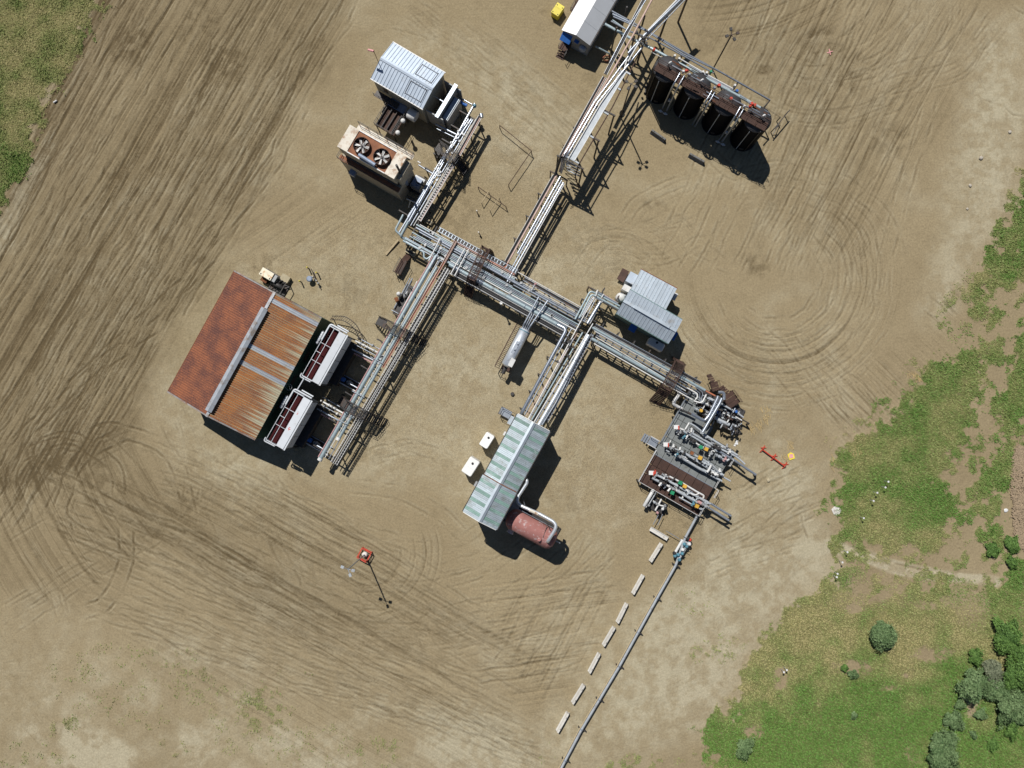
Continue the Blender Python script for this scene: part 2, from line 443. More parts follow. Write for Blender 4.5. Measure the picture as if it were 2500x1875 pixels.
# ---- tilled and driven ground: long streaks with a direction of their own
_q = np.hypot(PX - 1250, PY - 700); FLU = _q + 60 * (_wx0 := fbm(X, Y, 30, 66, 2)); FLV = np.arctan2(PY - 700, PX - 1250) * 500; FLW = np.full_like(X, 0.22)
def streaks(u, v, mask, amp, depth, seed, su=9.0, sv=500.0):
    global DK, HZ, FLU, FLV, FLW
    wob = (fbm(X, Y, 14, seed + 50, 2) - 0.5) * 14
    u = u + wob; su *= 0.50
    w_ = mask * min(1.0, amp * 1.9); t_ = w_ > FLW
    FLU = np.where(t_, u + seed * 31, FLU); FLV = np.where(t_, v, FLV); FLW = np.where(t_, w_, FLW)
    sv *= 1.8; a = vnoise(u / su, v / sv, seed); b = vnoise(u / (su * 0.45), v / (sv * 0.6), seed + 1); c = vnoise(u / (su * 2.6), v / sv, seed + 2)
    n = 0.42 * a + 0.33 * b + 0.25 * c
    brk = sstep(0.30, 0.60, fbm(u / 4, v / 16, 14, seed + 9, 3))
    lines = sstep(0.58, 0.68, n) * (0.20 + 0.80 * brk)
    DK += mask * amp * (lines * 1.0 - 0.22 + 0.5 * (n - 0.5))
    HZ -= mask * depth * (lines + 0.8 * (n - 0.5))
def lin(dx, dy):
    L = math.hypot(dx, dy); dx /= L; dy /= L
    return PX * -dy + PY * dx, PX * dx + PY * dy
def ring(cx, cy):
    r = np.hypot(PX - cx, PY - cy); return r, np.arctan2(PY - cy, PX - cx) * 180
M_field = polymask([(243, -200), (900, -200), (815, 130), (700, 330), (640, 470), (560, 600), (470, 760), (400, 880), (340, 990),
                    (300, 1100), (200, 1150), (-150, 1250), (-150, 650), (0, 520), (70, 390), (130, 250), (185, 110)], 45, 70)
u, v = lin(-0.52, 0.854); streaks(u, v, M_field, 0.42, 0.10, 100, 8, 420)
u, v = lin(-0.47, 0.88); streaks(u, v, M_field * sstep(0.45, 0.6, fbm(X, Y, 18, 77, 2)), 0.40, 0.07, 131, 14, 300)
DK += M_field * (0.60 + 0.30 * (fbm(X, Y, 12, 8, 3) - 0.5))
M_turn = polymask([(-150, 1080), (250, 1050), (400, 1150), (420, 1300), (330, 1400), (220, 1470), (60, 1480), (-150, 1400)], 70, 80)
u, v = ring(820, 900); streaks(u, v, M_turn, 0.38, 0.06, 140, 9, 300)
DK += M_turn * 0.28
M_bl = polymask([(120, 1230), (420, 1130), (800, 1180), (1060, 1380), (1300, 1560), (1400, 1700), (1330, 1950), (800, 1950), (420, 1640), (200, 1480)], 70, 90)
u, v = lin(0.86, 0.50); streaks(u, v, M_bl, 0.30, 0.055, 150, 8, 380)
DK += 0.10 * M_bl
DK += 0.16 * polymask([(120, 1000), (330, 1010), (430, 1130), (640, 1230), (900, 1380), (1150, 1560), (1000, 1600), (700, 1480), (420, 1330), (200, 1200)], 70, 80)
DK += 0.22 * polymask([(250, 1250), (520, 1230), (760, 1400), (900, 1540), (700, 1560), (420, 1420)], 80, 90)
M_r = sstep(320, 290, np.hypot(PX - 1895, PY - 675)) * sstep(90, 190, np.hypot(PX - 1895, PY - 675))
u, v = ring(1895, 675); streaks(u, v, M_r * (0.3 + 0.7 * sstep(-0.4, 0.6, (PY - 675 + 0.35 * (PX - 1895)) / 250)), 0.40, 0.07, 160, 8, 150)
M_ur = polymask([(1720, -150), (2430, -150), (2360, 180), (2240, 420), (2110, 640), (1940, 640), (1860, 480), (1900, 250), (1720, 120)], 80, 100)
u, v = lin(-0.46, 0.89); streaks(u, v, M_ur, 0.42, 0.065, 170, 9, 330)
u, v = ring(1700, -420); streaks(u, v, M_ur * sstep(0.45, 0.65, fbm(X, Y, 15, 71, 2)), 0.32, 0.05, 175, 10, 220)
DK += 0.24 * M_ur + 0.16 * polymask([(1720, -100), (2000, -100), (2060, 160), (1980, 280), (1850, 250), (1740, 120)], 60, 90)
M_se = polymask([(1760, 800), (2080, 880), (2270, 800), (2330, 640), (2380, 700), (2330, 850), (2200, 980), (2080, 1080), (1930, 1000)], 40, 60)
u, v = lin(0.70, 0.71); streaks(u, v, M_se, 0.32, 0.055, 180, 9, 260)
M_lp = sstep(190, 165, np.hypot(PX - 905, PY - 1352)) * sstep(45, 85, np.hypot(PX - 905, PY - 1352)) * sstep(-60, 60, PY - 1352 + 0.5 * (PX - 905))
u, v = ring(905, 1352); streaks(u, v, M_lp, 0.26, 0.06, 190, 8, 140)
M_hb = polymask([(1150, 1440), (1480, 1390), (1500, 1480), (1420, 1640), (1330, 1760), (1230, 1760), (1260, 1600)], 40, 60)
u, v = lin(1, -0.14); streaks(u, v, M_hb, 0.34, 0.075, 200, 12, 260)
u, v = lin(-0.45, 0.89); streaks(u, v, M_hb * sstep(0.5, 0.62, fbm(X, Y, 9, 73, 2)), 0.34, 0.07, 205, 15, 150)
M_rd = polymask([(900, 40), (1020, 60), (1180, 120), (1330, 300), (1230, 420), (1120, 240), (1000, 120)], 40, 60)
u, v = lin(0.80, 0.60); streaks(u, v, M_rd, 0.22, 0.03, 210, 9, 420)
M_c = polymask([(640, 430), (900, 500), (900, 620), (700, 640), (560, 640)], 50, 60)
u, v = lin(-0.8, 0.55); streaks(u, v, M_c, 0.20, 0.04, 215, 9, 200)
M_nw = polymask([(1400, 560), (1700, 520), (1760, 640), (1640, 660), (1480, 690)], 40, 60)
u, v = ring(1500, 720); streaks(u, v, M_nw, 0.24, 0.06, 220, 12, 90)
M_w = polymask([(380, 1010), (560, 1120), (760, 1200), (1000, 1180), (1120, 1290), (900, 1240), (620, 1230), (430, 1130)], 50, 60)
u, v = lin(0.93, 0.36); streaks(u, v, M_w, 0.20, 0.045, 230, 9, 240)

# ---- single wheel ruts, pressed along each wheel's own path
RUT = np.zeros(NX * NY); BRM = np.zeros(NX * NY)
def path_px(pts, n=9):
    q = np.array([(a, b) for a, b in pts], float); out = []
    for k in range(len(q) - 1):                         # Catmull-Rom
        p0 = q[max(k-1, 0)]; p1 = q[k]; p2 = q[k+1]; p3 = q[min(k+2, len(q)-1)]
        for e in np.linspace(0, 1, n)[:-1]:
            out.append(0.5 * ((2*p1) + (p2-p0)*e + (2*p0-5*p1+4*p2-p3)*e*e + (-p0+3*p1-3*p2+p3)*e**3))
    out.append(q[-1]); return np.array(out)
def press(x, y, w, val, arr):
    """leave a soft-edged mark of half-width w (m) at world points"""
    ci = np.round((x - GX[PADN]) / STEP).astype(int) + PADN; cj = np.round((y - GY[PADN]) / STEP).astype(int) + PADN
    k = int(math.ceil(2.2 * w / STEP))
    for di in range(-k, k + 1):
        for dj in range(-k, k + 1):
            i = ci + di; j = cj + dj; ok = (i > PADN) & (i < NX - PADN) & (j > PADN) & (j < NY - PADN)
            i = i[ok]; j = j[ok]; d2 = (GX[i] - x[ok])**2 + (GY[j] - y[ok])**2
            np.maximum.at(arr, j * NX + i, val[ok] * np.exp(-d2 / (w * w)))
def rut(pts, gauge=32, w=4.5, depth=0.07, tint=0.5, seed=0):
    c = path_px(pts); d = np.gradient(c, axis=0); ln = np.hypot(d[:, 0], d[:, 1]) + 1e-6
    s_ = np.concatenate([[0], np.cumsum(np.hypot(*np.diff(c, axis=0).T))]); tot = s_[-1]
    ss = np.arange(0, tot, 1.6)
    cx = np.interp(ss, s_, c[:, 0]); cy = np.interp(ss, s_, c[:, 1]); nx = np.interp(ss, s_, -d[:, 1] / ln); ny = np.interp(ss, s_, d[:, 0] / ln)
    wob = (vnoise(ss / 40, ss * 0 + seed, seed) - .5) * 7 + (vnoise(ss / 9, ss * 0 + seed, seed + 5) - .5) * 1.6
    for k, e in enumerate((-1, 1) if gauge else (0,)):
        fade = sstep(0, 50, ss) * sstep(0, 50, tot - ss) * (0.25 + 0.75 * sstep(0.30, 0.58, vnoise(ss / 26, ss * 0 + k, seed + 3)))
        ox = (cx + nx * (e * gauge / 2 + wob)); oy = (cy + ny * (e * gauge / 2 + wob))
        # survey measure -> metres (flat ground)
        D = np.stack([(ox - 1250) / FOCAL, (937.5 - oy) / FOCAL, -np.ones_like(ox)], 1) @ _Rn.T
        t = -CAM_H / D[:, 2]; wx = D[:, 0] * t; wy = D[:, 1] * t
        press(wx, wy, 0.15 * w / 4.2, tint * fade, RUT)
        for g in (-1, 1):
            press(wx + nx * g * .30, wy - ny * g * .30, 0.12, tint * fade * .8, BRM)
R = [((535,611),(434,705),(253,871),(36,1085)), ((398,781),(240,900),(90,1056),(30,1180)), ((745,246),(637,445),(506,593),(380,790)),
     ((145,1016),(98,1106),(108,1200),(150,1290)), ((330,1050),(200,1120),(150,1240),(180,1340)), ((307,1275),(304,1383),(253,1478),(190,1494)),
     ((47,1311),(119,1427),(140,1520)), ((0,1557),(235,1394),(420,1290)), ((0,1500),(180,1390),(280,1330)), ((0,1316),(60,1282),(120,1240)),
     ((400,1000),(440,1090),(560,1150),(720,1230),(1000,1330)), ((260,1150),(420,1270),(640,1390),(900,1520),(1300,1720)),
     ((300,1260),(560,1440),(840,1600),(1140,1740)), ((330,1180),(640,1330),(980,1480),(1250,1620)), ((500,1200),(740,1300),(1050,1420)),
     ((2423,0),(2315,127),(2170,174),(2060,217)), ((2450,40),(2330,170),(2190,210),(2080,240)), ((2360,0),(2200,300),(1990,600)), ((2250,0),(2110,260),(1960,560)),
     ((2280,210),(2220,420),(2160,640),(2160,760)), ((1953,412),(2080,460),(2170,550),(2190,650)), ((1930,470),(2050,520),(2120,620)),
     ((1700,330),(1790,420),(1900,410),(2000,440)), ((1730,720),(1800,840),(1950,895),(2098,790),(2150,640)), ((1720,780),(1820,900),(1980,930),(2130,840)),
     ((2000,900),(2080,1000),(2150,1060)), ((1900,860),(2020,1010),(2110,1090)), ((2060,820),(2190,950),(2230,985)), ((2290,700),(2360,770)), ((2240,720),(2330,800)),
     ((1160,1460),(1300,1452),(1420,1440),(1500,1390)), ((1180,1530),(1330,1520),(1460,1490)), ((1210,1610),(1330,1600),(1440,1570)), ((1240,1650),(1400,1610)),
     ((1450,1480),(1410,1560),(1360,1660)), ((1380,1440),(1330,1540)), ((880,1120),(1000,1090),(1110,1130)), ((820,1180),(960,1200),(1080,1260),(1150,1330)),
     ((1300,1440),(1380,1380),(1450,1290)), ((1420,1400),(1440,1300)), ((1800,1230),(1880,1180),(1960,1120)), ((1740,1330),(1900,1240),(2010,1150)), ((1700,1400),(1860,1340),(1990,1310)),
     ((1880,1150),(1945,1230),(1950,1330)), ((680,20),(560,260),(420,480)), ((500,0),(380,260),(240,520),(120,800)), ((760,60),(660,230),(520,470),(380,720),(260,990)),
     ((860,20),(780,140),(690,280)), ((380,40),(270,240),(170,420)), ((640,120),(520,330),(400,560),(330,700)), ((1010,60),(1200,150),(1380,340)), ((940,50),(1080,90),(1240,220)),
     ((1440,560),(1540,590),(1560,640)), ((1400,680),(1470,590),(1540,570)), ((1500,560),(1580,480),(1700,430)), ((1640,500),(1700,600),(1800,660)), ((470,1150),(460,1250)), ((510,1150),(490,1250))]
for k, r_ in enumerate(R):
    big = k in (0, 1, 2, 4, 5)
    rut(r_, 30 + (k % 3) * 3, 4.2 if not big else 5.5, 0, 1.0 if big else 0.55, 300 + k)
    if k % 2 == 0: rut([(a + 12, b + 9) for a, b in r_], 31, 3.5, 0, 0.4, 400 + k)
def fam(n, f, tint, seed, jit=8):
    """a family of passes: f(t) gives the path of pass t in 0..1"""
    r = random.Random(seed)
    for k in range(n):
        t = r.random(); pts = f(t); a, b = sorted((r.uniform(0, 1), r.uniform(0, 1)))
        if b - a < .35: a, b = max(0, a - .2), min(1, b + .2)
        i0 = int(a * (len(pts) - 1)); i1 = max(i0 + 2, int(math.ceil(b * (len(pts) - 1))) + 1)
        pts = [(x + r.uniform(-jit, jit), y + r.uniform(-jit, jit)) for x, y in pts[i0:i1]]
        if len(pts) > 1: rut(pts, r.choice((26, 30, 33)), r.uniform(3.8, 5.0), 0, tint * r.uniform(.7, 1.7), seed * 100 + k)
fam(60, lambda t: [(250 + 640 * t - 52 * j - .02 * j * j * (1 - t), -40 + 95 * j) for j in range(0, 15) if 250 + 640 * t - 52 * j > -60], .62, 31)
fam(40, lambda t: [(60 + 160 * t + 95 * j, 1090 + 430 * t + (50 - 20 * t) * j + (6 - 10 * t) * math.sin(j)) for j in range(0, 13)], .55, 32)
fam(22, lambda t: [(330 + 60 * t + 95 * j, 1040 + 170 * t + 36 * j + 1.2 * j * j) for j in range(0, 10)], .5, 33)
fam(22, lambda t: [(1895 + (90 + 220 * t) * math.cos(a), 675 + (90 + 220 * t) * math.sin(a)) for a in np.linspace(-.9, 2.7, 18)], .5, 34, 5)
fam(26, lambda t: [(1930 + 420 * t - 44 * j, -60 + 92 * j) for j in range(0, 9)], .55, 35)
fam(16, lambda t: [(2010 + (150 + 190 * t) * math.cos(a), -40 + (150 + 190 * t) * math.sin(a)) for a in np.linspace(.1, 2.2, 12)], .48, 36, 5)
fam(12, lambda t: [(905 + (85 + 100 * t) * math.cos(a), 1352 + (85 + 100 * t) * math.sin(a)) for a in np.linspace(-.5, 2.4, 12)], .42, 37, 4)
fam(18, lambda t: [(1140 + 60 * j, 1450 + 230 * t - 6 * j - j * j * .8) for j in range(0, 7)], .6, 38, 5)
fam(7, lambda t: [(1460 - 160 * t - 26 * j, 1430 + 45 * j) for j in range(0, 6)], .5, 39, 5)
fam(16, lambda t: [(940 + 120 * t + 62 * j, 30 - 60 * t + 44 * j + .8 * j * j) for j in range(0, 9)], .42, 40)
fam(12, lambda t: [(1800 + 240 * t + 40 * j, 780 + 50 * t + 48 * j) for j in range(0, 7)], .55, 41)
fam(8, lambda t: [(1720 + 60 * t + 50 * j, 1230 + 150 * t - 24 * j) for j in range(0, 6)], .5, 42)
fam(6, lambda t: [(20 + 160 * t + (120 + 90 * t) * math.cos(a) + 120, 1200 + 60 * t + (120 + 90 * t) * math.sin(a)) for a in np.linspace(2.6, 6.4, 12)], .55, 43, 6)
fam(14, lambda t: [(560 + 500 * t + 20 * j, 1210 + 330 * t + 38 * j - 60 * t * j / 8) for j in range(0, 6)], .4, 45)
fam(16, lambda t: [(1000 + (330 + 330 * t) * math.cos(a), 1000 + (330 + 330 * t) * math.sin(a) * .95) for a in np.linspace(.6, 2.7, 16)], .42, 46, 5)
fam(8, lambda t: [(1480 + 40 * t + 45 * j, 480 + 160 * t + 20 * math.sin(j)) for j in range(0, 6)], .35, 44)
# cracks and washed-out edges
for k, r_ in enumerate([((2387,235),(2450,262),(2475,282),(2520,290)), ((2460,0),(2480,22),(2520,45)), ((2440,140),(2465,160)), ((0,1620),(60,1608)), ((8,1645),(52,1660)),
                        ((0,640),(40,540),(90,430),(140,330)), ((2150,1060),(2118,1100),(2080,1090)),
                        ((2035,1320),(2120,1350),(2200,1380),(2290,1395),(2420,1405)), ((1960,1345),(1975,1330),(1962,1290),(1950,1230))]):
    rut(r_, 0, 4, 0, 0.9, 500 + k)
DK += RUT * 0.68 - BRM * 0.18; PL += BRM * 0.45; HZ += BRM * 0.035 - RUT * 0.09
# churned patches
for cx, cy, r_, a in ((2090,180,70,.35),(2000,120,60,.5),(1862,170,40,.45),(2180,330,80,.3),(1855,645,45,.55),(1600,495,35,.45),(450,1230,60,.3),(60,1180,90,.3),(240,1180,80,.35),
                      (1045,320,40,.2),(1080,440,90,.3),(1120,520,70,.32),(960,580,60,.25),(1010,660,60,.3),(1290,1300,60,.35),(1370,1230,40,.3),(1480,650,60,.25),(1420,560,70,.2),(860,700,80,.25),(640,640,40,.5),(900,1080,70,.3),(1730,1290,70,.35),(1640,1290,60,.3),(1620,990,60,.25),(1150,330,40,.3),(1330,60,50,.2),(1430,190,50,.25),(1700,110,70,.2),(2090,1700,10,.1),(1230,380,60,.25),(1330,1340,50,.25),(1100,600,70,.22),(1150,715,60,.2),(300,420,60,.3),(560,150,80,.35),(320,120,60,.5),(480,60,70,.3)):
    d = np.hypot(PX - cx + _wx * 90, PY - cy + _wy * 90)
    g = sstep(r_, r_ * 0.3, d) * sstep(0.35, 0.62, fbm(X, Y, 1.1, 600 + int(cx), 3))
    DK += a * g; HZ -= 0.06 * g
DK += 0.42 * sstep(18, 4, np.abs(np.where((PX < 300) & (PY < 560), (PX - (243 - PY * 0.475)) * 0.9, 999) - 9 + _wx * 25)) * (0.6 + fbm(X, Y, 1.5, 91, 3) * 0.8)
# pale ground
PL += 0.75 * polymask([(1560, 1480), (1700, 1390), (1990, 1310), (2015, 1430), (1880, 1520), (1800, 1640), (1770, 1760), (1700, 1800), (1480, 1800), (1380, 1870), (1340, 1840), (1440, 1700)], 90, 90)
PL += 0.65 * polymask([(1760, 1060), (1960, 1090), (2000, 1200), (1990, 1320), (1760, 1420), (1700, 1300)], 80, 80) * fbm(X, Y, 10, 95, 3)
PL += 0.9 * polymask([(0, 530), (60, 430), (130, 320), (140, 345), (75, 480), (20, 620), (-30, 640)], 14, 30)
PL += 0.45 * polymask([(90, 1690), (160, 1720), (300, 1800), (420, 1950), (150, 1950), (60, 1800)], 60, 140) * sstep(0.4, 0.6, fbm(X, Y, 5, 96, 4))
PL += 0.42 * polymask([(-100, 1580), (120, 1560), (420, 1540), (700, 1640), (1000, 1780), (1300, 1760), (1340, 1950), (-100, 1950)], 80, 100) * (0.25 + 0.9 * sstep(0.42, 0.65, fbm(X, Y, 7, 97, 4)))
PL += 0.5 * polymask([(1000, 1740), (1330, 1780), (1330, 1950), (1100, 1950)], 60, 80)
PL += 0.55 * polymask([(2390, 60), (2500, 60), (2500, 460), (2380, 640), (2330, 760), (2250, 760), (2310, 560), (2340, 300)], 50, 70)
PL += 0.30 * polymask([(560, 620), (900, 560), (1060, 700), (1180, 560), (1420, 520), (1560, 640), (1700, 760), (1720, 900), (1560, 1000), (1540, 1200), (1440, 1350), (1150, 1330), (1080, 1130), (850, 1150), (620, 1200), (430, 1120), (380, 980), (560, 700)], 70, 70)
PL += 0.28 * polymask([(1000, 80), (1200, 100), (1420, 330), (1330, 480), (1150, 350), (1010, 200)], 60, 60)
PL += 0.8 * np.clip(1 - np.abs(fbm(X, Y, 20, 98, 3) - 0.62) / 0.1, 0, 1) * 0.25
for a_, b_ in zip([(1950, 1335), (2035, 1318), (2120, 1350), (2200, 1378), (2290, 1392)], [(2035, 1318), (2120, 1350), (2200, 1378), (2290, 1392), (2430, 1408)]):
    ex_, ey_ = b_[0] - a_[0], b_[1] - a_[1]; t_ = np.clip(((PX - a_[0]) * ex_ + (PY - a_[1]) * ey_) / (ex_**2 + ey_**2), 0, 1)
    PL += .8 * sstep(17, 8, np.hypot(PX - a_[0] - t_ * ex_, PY - a_[1] - t_ * ey_ - 12) + _wx * 16) * (PL < .8)
PL *= 0.45 + 1.1 * sstep(.3, .7, fbm(X, Y, 1.5, 99, 4, .75))
# gravel in the plant (coarser grain)
GRV = polymask([(560, 620), (860, 500), (960, 380), (1060, 330), (1240, 250), (1320, 330), (1420, 520), (1560, 620), (1720, 760), (1740, 900), (1800, 1000), (1820, 1200), (1700, 1320), (1500, 1300), (1300, 1200), (1080, 1130), (850, 1130), (700, 1150), (640, 900)], 50, 60)

# ---- grass
_gw = dict(qx=PX, qy=PY, wx=_wx + 0.6 * (fbm(X, Y, 1.6, 31, 3) - 0.5), wy=_wy + 0.6 * (fbm(X, Y, 1.6, 33, 3) - 0.5))
POLY_G = [
    [(-400, -400), (243, -400), (241, 0), (185, 110), (130, 250), (70, 390), (0, 505), (-80, 640), (-400, 900)],
    [(2700, 300), (2510, 425), (2440, 560), (2398, 660), (2388, 722), (2420, 735), (2470, 690), (2520, 600), (2700, 500)],
    [(2405, 735), (2378, 832), (2268, 893), (2210, 985), (2140, 1055), (2070, 1130), (2034, 1198), (2022, 1270), (2040, 1315), (2130, 1340), (2240, 1352), (2310, 1330),
     (2340, 1260), (2290, 1180), (2330, 1130), (2370, 1060), (2380, 960), (2420, 870), (2400, 800), (2440, 740)],
    [(2500, 790), (2450, 900), (2430, 1060), (2390, 1190), (2385, 1270), (2420, 1290), (2455, 1210), (2470, 1100), (2500, 1050), (2560, 900)],
    [(2400, 1310), (2450, 1290), (2480, 1330), (2470, 1360), (2420, 1350)],
    [(2025, 1338), (2005, 1440), (1900, 1515), (1855, 1582), (1800, 1640), (1786, 1696), (1763, 1763), (1728, 1808), (1760, 1900), (1900, 2300), (2800, 2300), (2800, 1380), (2500, 1380), (2420, 1430), (2300, 1420), (2200, 1405), (2090, 1365)],
]
GR = np.zeros_like(X)
for pg in POLY_G: GR = np.maximum(GR, polymask(pg, 55, 80, **_gw))
_rag = fbm(X, Y, 1.3, 47, 4, .62)
GR = np.where(GR > .001, sstep(-.16, .16, GR - .5 + (_rag - .5) * 2.1 * (1 - np.abs(GR - .5) * 1.1)), 0)
bare = np.zeros_like(X)
for cx, cy, rx, ry in ((2140,1440,60,32),(2085,1485,26,14),(2090,1630,45,18),(2270,1600,55,20),(2170,1680,40,10),(2230,1840,24,34),(2215,1650,20,8),(1905,1660,18,24),(2000,1720,14,8),(2180,1395,60,26),(2260,1480,30,12),(2100,1640,26,14),(1840,1790,24,14),(2370,1700,20,40),(2300,1380,70,22)):
    bare = np.maximum(bare, sstep(1.25, 0.55, np.hypot((PX - cx) / rx, (PY - cy) / ry) + (_gw['wx'] * 1.6)))
GR *= 1 - 0.75 * bare * (0.35 + 0.9 * sstep(.35, .6, fbm(X, Y, 1.2, 38, 3)))
thin = polymask([(2080, 1345), (2420, 1360), (2500, 1500), (2380, 1560), (2200, 1460), (2050, 1480)], 60, 80)
GR *= 1 - 0.55 * thin * sstep(0.45, 0.6, fbm(X, Y, 2.5, 37, 3))
# thin weeds on bare soil
def weed(cx, cy, rx, ry, a, seed):
    d = np.hypot((PX - cx) / rx, (PY - cy) / ry) + _gw['wx'] * 1.2
    return a * sstep(1.15, 0.5, d) * sstep(0.50, 0.66, fbm(X, Y, 1.0, seed, 3))
GRW = np.zeros_like(X)
for k, a in enumerate(((655,1720,75,75,.8),(150,1780,45,40,.9),(185,1650,90,60,.35),(330,1700,160,90,.3),(480,1660,60,60,.5),(560,1730,90,90,.35),(900,1840,80,50,.65),(430,1830,40,25,.7),(90,1850,120,60,.5),(720,1820,200,70,.35),(350,1600,160,50,.35),(700,1640,80,40,.3),
                        (1740,1590,60,36,.75),(1790,1560,40,30,.5),(1690,1470,60,40,.25),(1500,1870,50,34,.9),(1345,1840,40,40,.5),(1560,1862,60,30,.9),(1700,1855,60,40,.7),(2380,700,40,60,.5),(2440,980,60,60,.35),(2350,830,50,30,.5),(2160,1060,40,20,.5))):
    wd_ = weed(*a, 700 + k); GRW = np.maximum(GRW, np.where(GR < .1, wd_, 0)); GR = np.maximum(GR, .8 * wd_)
for pg, sd_ in (([(2330, 720), (2520, 700), (2520, 1060), (2440, 1080), (2380, 980), (2400, 850)], 61), ([(2300, 1060), (2420, 1000), (2420, 1300), (2330, 1340), (2300, 1200)], 62), ([(2060, 1330), (2450, 1340), (2450, 1470), (2100, 1470)], 63), ([(2030, 1090), (2160, 1020), (2300, 860), (2400, 700), (2340, 700), (2180, 930), (2050, 1060)], 64)):
    GR = np.maximum(GR, .85 * polymask(pg, 30, 60) * sstep(.58, .68, fbm(X, Y, 1.4, sd_, 3)))
LU = 0.35 + 0.55 * sstep(0.42, 0.62, fbm(X, Y, 9, 41, 4)) * 0.6
LU = LU + 0.5 * polymask([(1850, 1720), (2050, 1640), (2330, 1640), (2450, 1760), (2520, 1900), (2400, 2100), (1780, 2100), (1740, 1840)], 90, 120) + 0.3 * polymask([(2160, 1180), (2330, 1190), (2340, 1300), (2200, 1290)], 50, 80) \
       + 0.35 * polymask([(2390, 1380), (2560, 1360), (2560, 1560), (2430, 1500)], 50, 80) + 0.3 * polymask([(-50, 350), (90, 330), (60, 450), (-50, 560)], 40, 60) \
       - 0.25 * polymask([(1900, 1480), (2200, 1440), (2400, 1480), (2300, 1600), (2000, 1600), (1800, 1720)], 60, 80) - 0.12 * polymask([(0, 0), (240, 0), (100, 330), (0, 420)], 60, 80)
LU = np.clip(LU + (fbm(X, Y, 2.2, 43, 3) - 0.5) * 1.1 + (fbm(X, Y, 6, 44, 3) - .5) * .5, 0, 1)
LU = np.where(GRW > .02, .32 + .25 * LU, LU); GRS = np.where(GRW > .02, GR * .75, GR)
HZ += GR * (0.05 * fbm(X, Y, 0.7, 45, 2) + 0.30 * (fbm(X, Y, 1.9, 46, 3) - 0.42))
HZ[(np.abs(X) > 84) | (Y > 67) | (Y < -58)] = 0
HZ = np.clip(HZ, -0.2, 0.15) - 0.02

co = np.stack([X, Y, HZ], 1).astype(np.float32)
ii = np.arange(NX * NY).reshape(NY, NX)
quads = np.stack([ii[:-1, :-1], ii[:-1, 1:], ii[1:, 1:], ii[1:, :-1]], -1).reshape(-1, 4)
gm = bpy.data.meshes.new('ground')
gm.vertices.add(len(co)); gm.vertices.foreach_set('co', co.ravel())
gm.loops.add(quads.size); gm.loops.foreach_set('vertex_index', quads.ravel().astype(np.int32))
gm.polygons.add(len(quads)); gm.polygons.foreach_set('loop_start', np.arange(0, quads.size, 4, dtype=np.int32))
gm.polygons.foreach_set('use_smooth', np.ones(len(quads), bool))
gm.update(calc_edges=True)
at = gm.attributes.new('soil', 'FLOAT_COLOR', 'POINT')
at.data.foreach_set('color', np.stack([np.clip(DK, 0, 1.4), np.clip(GR, 0, 1), np.clip(PL, 0, 1), np.clip(LU, 0, 1)], 1).astype(np.float32).ravel())
at = gm.attributes.new('wheel_flow', 'FLOAT_VECTOR', 'POINT'); at.data.foreach_set('vector', np.stack([FLU / 100, FLV / 100, FLW], 1).astype(np.float32).ravel())
at = gm.attributes.new('gravel', 'FLOAT', 'POINT'); at.data.foreach_set('value', GRV.astype(np.float32))

